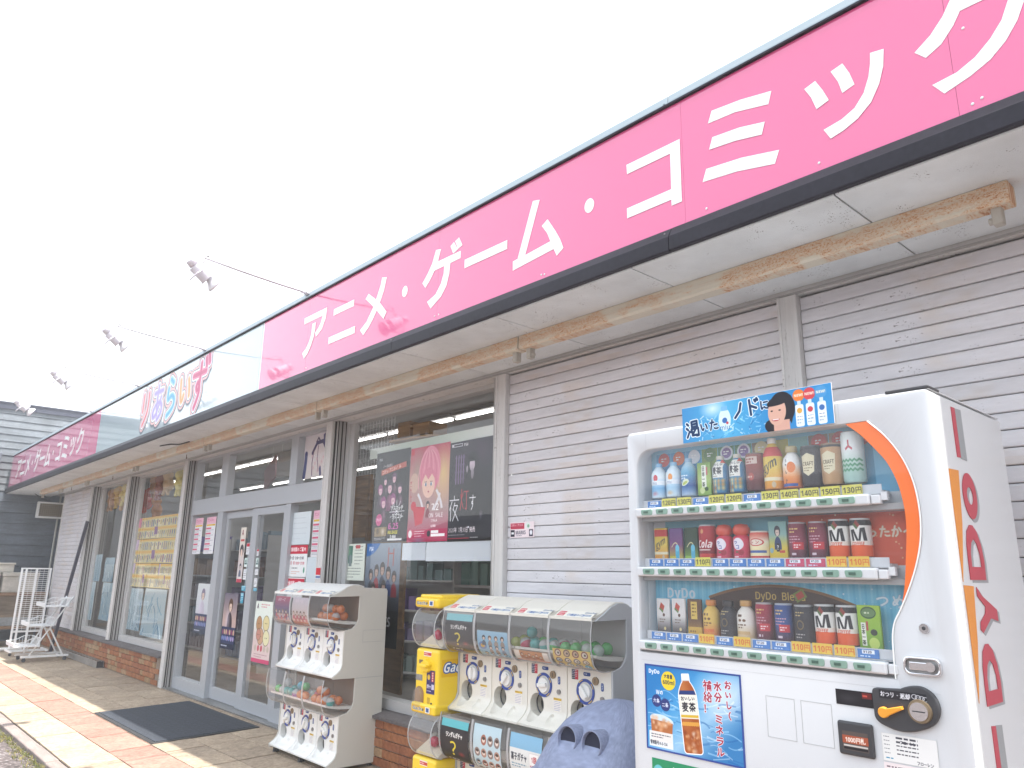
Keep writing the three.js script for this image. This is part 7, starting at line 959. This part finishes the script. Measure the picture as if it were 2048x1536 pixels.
// sample drinks
{
  const cell = (fn) => DR.cell(92, 128, fn), plainCap = (c) => phy(new THREE.Color(c), 0.35, { clearcoat: 0.5 });
  const lathe = (pts) => new THREE.LatheGeometry(pts.map((p) => new THREE.Vector2(...p)), 28, Math.PI, Math.PI * 2);
  const wrap = (g, y0, y1, r) => { const p = g.attributes.position, uv = g.attributes.uv; for (let i = 0; i < p.count; i++) uv.setXY(i, p.getZ(i) >= -0.001 ? sat(0.5 + p.getX(i) / (2 * r)) : p.getX(i) > 0 ? 0.99 : 0.01, sat((p.getY(i) - y0) / (y1 - y0))); return g; };
  const K = {
    bottle: (h, r) => ({ body: wrap(lathe([[0.001, 0], [r * 0.9, 0], [r, 0.006], [r, h * 0.35], [r * 0.93, h * 0.38], [r, h * 0.41], [r, h * 0.68], [r * 0.8, h * 0.78], [r * 0.45, h * 0.88], [r * 0.4, h * 0.9]]), 0, h * 0.86, r), cap: lathe([[r * 0.4, h * 0.895], [r * 0.46, h * 0.9], [r * 0.46, h * 0.985], [r * 0.42, h], [0.001, h]]) }),
    can: (h, r) => ({ body: wrap(lathe([[r * 0.9, 0.004], [r, 0.012], [r, h - 0.012], [r * 0.92, h - 0.004]]), 0.004, h - 0.006, r), cap: lathe([[0.001, h - 0.004], [r * 0.86, h - 0.004], [r * 0.88, h], [r * 0.93, h], [r * 0.93, h - 0.005]]) }),
    flask: (h, r) => ({ body: wrap(lathe([[0.001, 0], [r * 0.95, 0], [r, 0.006], [r, h * 0.6], [r * 0.85, h * 0.72], [r * 0.5, h * 0.82], [r * 0.45, h * 0.85]]), 0, h * 0.84, r), cap: lathe([[r * 0.5, h * 0.845], [r * 0.62, h * 0.855], [r * 0.62, h * 0.97], [r * 0.55, h], [0.001, h]]) }),
    gourd: (h, r) => ({ body: wrap(lathe([[0.001, 0], [r * 0.9, 0], [r, 0.008], [r * 0.92, h * 0.3], [r, h * 0.55], [r * 0.9, h * 0.64], [r * 0.62, h * 0.68]]), 0, h * 0.68, r), cap: lathe([[r * 0.62, h * 0.68], [r * 0.92, h * 0.74], [r * 0.95, h * 0.86], [r * 0.7, h * 0.97], [0.001, h]]) }),
    card: (h, r) => ({ body: (() => { const g = rb(-r, r, 0, h, -0.006, 0.006, 0.004, 2), p = g.attributes.position, uv = g.attributes.uv; for (let i = 0; i < p.count; i++) uv.setXY(i, sat(0.5 + p.getX(i) / (2 * r)), sat(p.getY(i) / h)); return g; })(), cap: bx(-r * 0.8, r * 0.8, -0.0, 0.008, -0.012, -0.006) }),
  };
  const draw = {
    water: (a, b) => (g, w, h) => { shade(g, w, h, ['#cfe4ee', '#e6f0f4', a, '#dfeaf0']); disc(g, w * 0.55, h * 0.34, 14, b); rect(g, 0, h * 0.42, w, 18, '#f0f4f8'); say(g, 'miu', w * 0.3, h * 0.42, 18, '#3b5a8c', { font: '' }); rows(g, 12, h * 0.64, 64, 2, 12, a, 5); blob(g, w / 2, h * 0.84, 24, b, 0.5, 12); },
    lemon: (g, w, h) => { shade(g, w, h, ['#bcd8e6', '#4f9cc4', '#28589a', '#c9dbe8']); disc(g, w / 2, h * 0.58, 24, '#e4ecd0', 12, -0.3); disc(g, w / 2, h * 0.6, 16, '#b4c25a', 6, -0.3); rows(g, 14, h * 0.36, 60, 2, 10, '#e6f0f8', 5); },
    tea: (g, w, h) => { shade(g, w, h, ['#7aa04a', '#a9c26a', '#88ac52']); rect(g, w * 0.34, 12, 30, 84, '#eef0e0'); say(g, '日本一茶', w * 0.36, 16, 19, '#33402a', { vert: true }); rect(g, w * 0.66, 20, 10, 30, '#c25a5a'); disc(g, w * 0.36, h * 0.84, 16, '#cfdc9a', 12); disc(g, w * 0.66, h * 0.8, 12, '#3f5a34', 8); },
    barley: (g, w, h) => { rect(g, 0, 0, w, h, '#3f7fa8'); rect(g, 14, 4, w - 28, 62, '#e9e8e0'); say(g, 'おいしい', 18, 8, 15, '#2a2c36', { sx: 0.95 }); say(g, '麦茶', 18, 24, 29, '#22242c', { sx: 0.95, w: 0.14 }); rows(g, 20, 58, 50, 1, 5, '#8a8676', 4); for (let i = 0; i < 14; i++) blob(g, 16 + (i % 4) * 20, 78 + Math.floor(i / 4) * 14, 12, pick(['#f0c878', '#e09a48', '#c8702c']), 0.95); rect(g, 62, 0, 18, 10, '#d8503c'); },
    red: (g, w, h) => { shade(g, w, h, ['#8a4a40', '#8a3a34', '#6e3434', '#5a3436']); rect(g, 16, 8, 60, 26, '#cdbab0'); rows(g, 22, 14, 46, 2, 10, '#8a3c34', 6); disc(g, w / 2, h * 0.62, 14, '#a8463c'); rows(g, 26, h * 0.6, 40, 1, 8, '#d8b8a8', 6); },
    gym: (g, w, h) => { shade(g, w, h, ['#d6b23a', '#dcc052', '#dc8f3c']); rect(g, 0, 8, w, 26, '#c23a38'); g.save(); g.translate(10, 74); g.rotate(-0.35); say(g, 'gym', 0, -22, 36, '#3c3a34', { font: 'italic bold' }); g.restore(); rect(g, 0, h * 0.72, w, 10, '#e8dfc0'); disc(g, w * 0.7, h * 0.88, 9, '#c9b89a'); },
    peach: (g, w, h) => { shade(g, w, h, ['#ecebe6', '#ecebe6', '#e79a5c', '#dd7030']); disc(g, w * 0.64, h * 0.42, 19, '#e07a34'); say(g, 'さらっとしぼったい', w * 0.3, 10, 13, '#33333a', { vert: true, w: 0.16 }); rect(g, 10, h * 0.86, w - 20, 10, '#3f5fa0'); },
    craft: (a, b) => (g, w, h) => { shade(g, w, h, [a, b, a], 0); rect(g, 0, 0, w, 8, '#222'); g.fillStyle = '#d9cfae'; g.beginPath(); g.moveTo(18, 30); g.lineTo(46, 20); g.lineTo(74, 30); g.lineTo(70, 82); g.lineTo(46, 96); g.lineTo(22, 82); g.fill(); say(g, 'CRAFT', 22, 46, 17, '#5a4a34', { sx: 0.92 }); rows(g, 26, 68, 40, 2, 8, '#8a7a5a', 3); },
    stripe: (g, w, h) => { shade(g, w, h, ['#dde6e4', '#e6eae8', '#a8c4b8', '#8fb4ac']); g.strokeStyle = '#b8404c'; g.lineWidth = 6; for (let i = 0; i < 3; i++) { const a = -1.57 + i * 2.094; g.beginPath(); g.moveTo(w / 2, 34); g.lineTo(w / 2 + Math.cos(a) * 16, 34 + Math.sin(a) * 16); g.stroke(); } g.strokeStyle = '#3f8a62'; g.lineWidth = 5; for (let i = 0; i < 3; i++) { g.beginPath(); for (let x = 0; x <= w; x += 8) g.lineTo(x, 68 + i * 12 + ((x / 8) % 2) * 5); g.stroke(); } },
    swirl: (a, b, c) => (g, w, h) => { shade(g, w, h, [a, b, c]); say(g, 'きん'.replace('き', 'さ'), 24, 30, 40, '#e6dca8', { w: 0.08, sx: 0.7 }); g.strokeStyle = '#e6dca8'; g.lineWidth = 4; g.beginPath(); g.moveTo(20, 74); g.quadraticCurveTo(50, 40, 66, 78); g.stroke(); rect(g, w * 0.48, 74, 26, 54, '#4fb0d0'); disc(g, w * 0.62, 78, 13, '#6cc4dc'); rect(g, 0, h - 20, w * 0.5, 20, c); },
    cola: (g, w, h) => { shade(g, w, h, ['#b8323c', '#a82530', '#5a1c24']); disc(g, 40, 20, 9, '#d89a6a'); say(g, 'Cola', 8, 46, 40, '#f0e8e2', { font: 'italic bold', sx: 0.9 }); rect(g, 8, 88, 70, 4, '#e6d8d0'); rect(g, 0, 104, w, 14, '#c23a34'); },
    apple: (g, w, h) => { shade(g, w, h, ['#d04058', '#c8405c', '#b83450']); disc(g, w / 2, 44, 28, '#ece8ee', 30); say(g, 'つぶ', 24, 24, 24, '#4a5aa0', { sx: 0.9 }); say(g, 'リコ', 24, 46, 24, '#4a5aa0', { sx: 0.9 }); disc(g, 60, 86, 14, '#a02a3c'); disc(g, 40, 84, 8, '#3f6a40', 4); rows(g, 24, 104, 44, 1, 8, '#e8c8d0', 7); },
    cider: (g, w, h) => { shade(g, w, h, ['#c94a3c', '#ece4cc', '#ecd9a0', '#e6dcc4']); disc(g, w / 2, 46, 34, '#c23a38', 18); disc(g, w / 2, 46, 29, '#ead9c8', 14); say(g, 'レモン', 20, 36, 18, '#b23434', { sx: 0.98 }); rect(g, 6, 84, w - 12, 12, '#46609c'); rect(g, 0, 110, w, 10, '#c8443c'); },
    boxboy: (g, w, h) => { shade(g, w, h, ['#7fa8a4', '#8db4ae', '#d8c04a', '#d8b83a']); figure(g, 46, 34, 17, '#3e4148', '#e0cabc', '#33406a'); rect(g, 38, 72, 16, 26, '#2c2c30'); say(g, '?', 40, 74, 20, '#e6e6ea'); rect(g, 52, 94, 26, 8, '#c84a3c'); disc(g, 14, 94, 9, '#8fb0b8'); },
    can2: (a, b) => (g, w, h) => { shade(g, w, h, [a, b, '#4a2434']); rows(g, 22, 16, 46, 2, 11, '#d8b870', 5); rows(g, 18, 44, 56, 3, 10, '#c89aa4', 4); rect(g, w * 0.42, 66, 46, 26, '#c23440'); rows(g, w * 0.48, 74, 34, 2, 8, '#f0dcdc', 4); rows(g, 30, 104, 40, 1, 8, '#d0c0c8', 8); },
    M: (g, w, h) => { rect(g, 0, 0, w, h, '#2c2a2c'); rect(g, 0, 18, w, 64, '#e8e6e0'); g.save(); g.translate(46, 16); g.rotate(0.78); rect(g, -11, -11, 22, 22, '#8a3a30'); rect(g, -11, 2, 22, 9, '#4f6a3a'); g.restore(); g.save(); g.rotate(-0.12); say(g, 'M', 6, 22, 66, '#26262a', { sx: 1.25 }); g.restore(); rect(g, 0, 68, w, 14, '#e8dcd0'); say(g, 'COFFEE', 18, 68, 15, '#c8442c', { font: 'italic bold', sx: 1 }); rect(g, 0, 82, w, 36, '#dc5a28'); },
    whitep: (g, w, h) => { shade(g, w, h, ['#e2dedb', '#dcd8d4', '#3a3436']); g.save(); g.translate(40, 34); g.rotate(0.5); rect(g, -14, -14, 28, 28, '#b8402c'); rect(g, -14, 6, 28, 8, '#5a7a3c'); g.restore(); disc(g, 52, 60, 8, '#5a3a2c', 6); rows(g, 22, 74, 50, 2, 9, '#7a6a60', 4); disc(g, 58, 108, 8, '#d8c48a', 6); },
    gold: (g, w, h) => { shade(g, w, h, ['#6a4a34', '#5a3c2c', '#b8903c']); rect(g, 26, 10, 40, 60, '#d8b85a'); rows(g, 32, 18, 28, 4, 12, '#7a5a24', 5); rect(g, 0, 96, w, 32, '#d0a84a'); rows(g, 16, 108, 60, 1, 8, '#7a5a24', 6); },
    latte: (a, b) => (g, w, h) => { shade(g, w, h, [a, a, b]); rows(g, 22, 30, 50, 1, 8, '#5a4030', 9); disc(g, 34, 52, 8, '#6a4a30', 5); disc(g, 56, 52, 8, '#6a4a30', 5); rows(g, 22, 66, 48, 2, 10, '#6a4a30', 5); rect(g, 14, 92, 64, 12, b); },
    black: (g, w, h) => { shade(g, w, h, ['#34343c', '#2a2a30', '#3a3a40']); rows(g, 24, 18, 44, 2, 10, '#b8a46a', 4); disc(g, w / 2, 62, 17, '#6a5a3c'); disc(g, w / 2, 62, 12, '#2c2c32'); rows(g, 20, 92, 52, 2, 10, '#a8a4a0', 4); },
    matcha: (g, w, h) => { shade(g, w, h, ['#a8c84a', '#8fb83a', '#6f9c34']); disc(g, 46, 22, 30, '#3c5a38', 17); disc(g, 46, 22, 26, '#6a8a5a', 13); rows(g, 30, 20, 32, 1, 6, '#dfe8c8', 5); rect(g, 14, 50, 18, 64, '#eceee0'); say(g, '日本一茶', 15, 54, 14, '#2c3a26', { vert: true }); rect(g, 34, 46, 8, 26, '#b84a4a'); disc(g, 60, 106, 20, '#c2d86a', 16); disc(g, 62, 76, 13, '#2f3a2c', 9); },
  };
  const N = [
    [['bottle', .128, .024, draw.water('#7ab4dc', '#d24a54'), '#7db8e0', 'clear water bottle with red dot'], ['bottle', .128, .024, draw.water('#a8d0e8', '#e8923a'), '#8ec4e4', 'clear water bottle with orange fruit'], ['bottle', .135, .026, draw.lemon, '#8fb8d8', 'blue-labelled lemon water bottle'], ['card', .115, .026, draw.tea, '#8fae58', 'green tea sample with white name strip'], ['bottle', .13, .027, draw.barley, '#d8d4c8', 'barley tea bottle, left of the pair'], ['bottle', .13, .027, draw.barley, '#d8d4c8', 'barley tea bottle, right of the pair'], ['can', .125, .029, draw.red, '#6a4a40', 'reddish brown wide bottle'], ['bottle', .168, .029, draw.gym, '#e6e4de', 'tall yellow and red gym bottle'], ['flask', .135, .028, draw.peach, '#b8a878', 'white and orange juice bottle'], ['can', .128, .031, draw.craft('#2c2a2e', '#3c383a'), '#26262a', 'black craft coffee can'], ['can', .128, .031, draw.craft('#a8815a', '#c09a70'), '#8a6a48', 'tan craft coffee can'], ['can', .155, .031, draw.stripe, '#d8dede', 'white tumbler with green zigzag stripes']],
    [['card', .118, .023, draw.gym, '#c8a838', 'yellow and red gym card at the left end'], ['card', .116, .025, draw.swirl('#6a4a86', '#7a4a7a', '#c8c040'), '#7a5a86', 'purple grape jelly sample'], ['card', .116, .025, draw.swirl('#2f4a34', '#28402e', '#8fb84a'), '#3a5a3e', 'dark green grape jelly sample'], ['can', .122, .029, draw.cola, '#b8b8ba', 'red cola can'], ['gourd', .122, .028, draw.apple, '#d8523c', 'pink apple bottle with orange cap, left of the pair'], ['gourd', .122, .028, draw.apple, '#d8523c', 'pink apple bottle with orange cap, right of the pair'], ['can', .095, .031, draw.cider, '#d0c8b8', 'cream can with red oval'], ['card', .125, .03, draw.boxboy, '#c8b84a', 'yellow card with small figure and question mark'], ['can', .118, .026, draw.can2('#7a3444', '#8a3c50'), '#a89a9c', 'wine-red slim can with red tag, left of the pair'], ['can', .118, .026, draw.can2('#7a3444', '#8a3c50'), '#a89a9c', 'wine-red slim can with red tag, right of the pair'], ['can', .122, .028, draw.M, '#c8c6c4', 'black, white and orange coffee can, left of the upper pair'], ['can', .122, .028, draw.M, '#c8c6c4', 'black, white and orange coffee can, right of the upper pair']],
    [['card', .12, .022, draw.whitep, '#c8c4c0', 'white coffee sample at the left end of the bottom row'], ['card', .122, .025, draw.whitep, '#c8c4c0', 'white coffee sample, second in the bottom row'], ['card', .122, .026, draw.gold, '#8a6a3c', 'brown and gold coffee sample'], ['flask', .122, .027, draw.latte('#d8b45a', '#d2703a'), '#d2843a', 'yellow latte bottle with orange base'], ['flask', .122, .027, draw.black, '#2a2628', 'black coffee bottle with dark cap'], ['flask', .125, .029, draw.latte('#e2dcd2', '#c8a878'), '#c89a5a', 'cream latte bottle with tan cap'], ['can', .12, .026, draw.can2('#a03044', '#8a2c40'), '#b0a4a4', 'red slim coffee can with red tag'], ['can', .12, .026, draw.can2('#2f4a86', '#34508c'), '#a8acb8', 'blue slim coffee can with red tag'], ['can', .118, .028, draw.black, '#a8a8aa', 'black coffee can with round emblem'], ['can', .122, .028, draw.M, '#c8c6c4', 'black, white and orange coffee can, left of the lower pair'], ['can', .122, .028, draw.M, '#c8c6c4', 'black, white and orange coffee can, right of the lower pair'], ['card', .125, .031, draw.matcha, '#8fb040', 'bright green matcha sample at the right end']],
  ];
  const bottleLab = (s) => s; const made = new Map();
  N.forEach((row, k) => row.forEach(([kind, h, r, fn, cap, lab], i) => {
    const t = thing(kind === 'card' ? 'drink_sample_card' : kind === 'can' ? 'drink_can' : 'drink_bottle', bottleLab(lab) + (/row/.test(lab) ? '' : ', ' + ['top', 'middle', 'bottom'][k] + ' row'), kind === 'card' ? 'drink sample' : kind === 'can' ? 'drink can' : 'drink bottle', [-1.736 + i * 0.0672, [1.585, 1.357, 1.102][k], 0.826]);
    const g = K[kind](h * (k ? 1.02 : 1.04), Math.max(r, 0.0265) * 1.09), c = made.get(fn) ?? cell(fn); made.set(fn, c); mesh('label_body', uvTo(g.body, c), DR.mat, t); mesh(kind === 'card' ? 'stand' : kind === 'can' ? 'can_top' : 'cap', g.cap, plainCap(cap), t);
    if (kind !== 'card') for (const q of t.children) q.geometry.scale(1, 1, Math.min(1, 0.028 / r));
  }));
}

renderer.render(scene, camera);
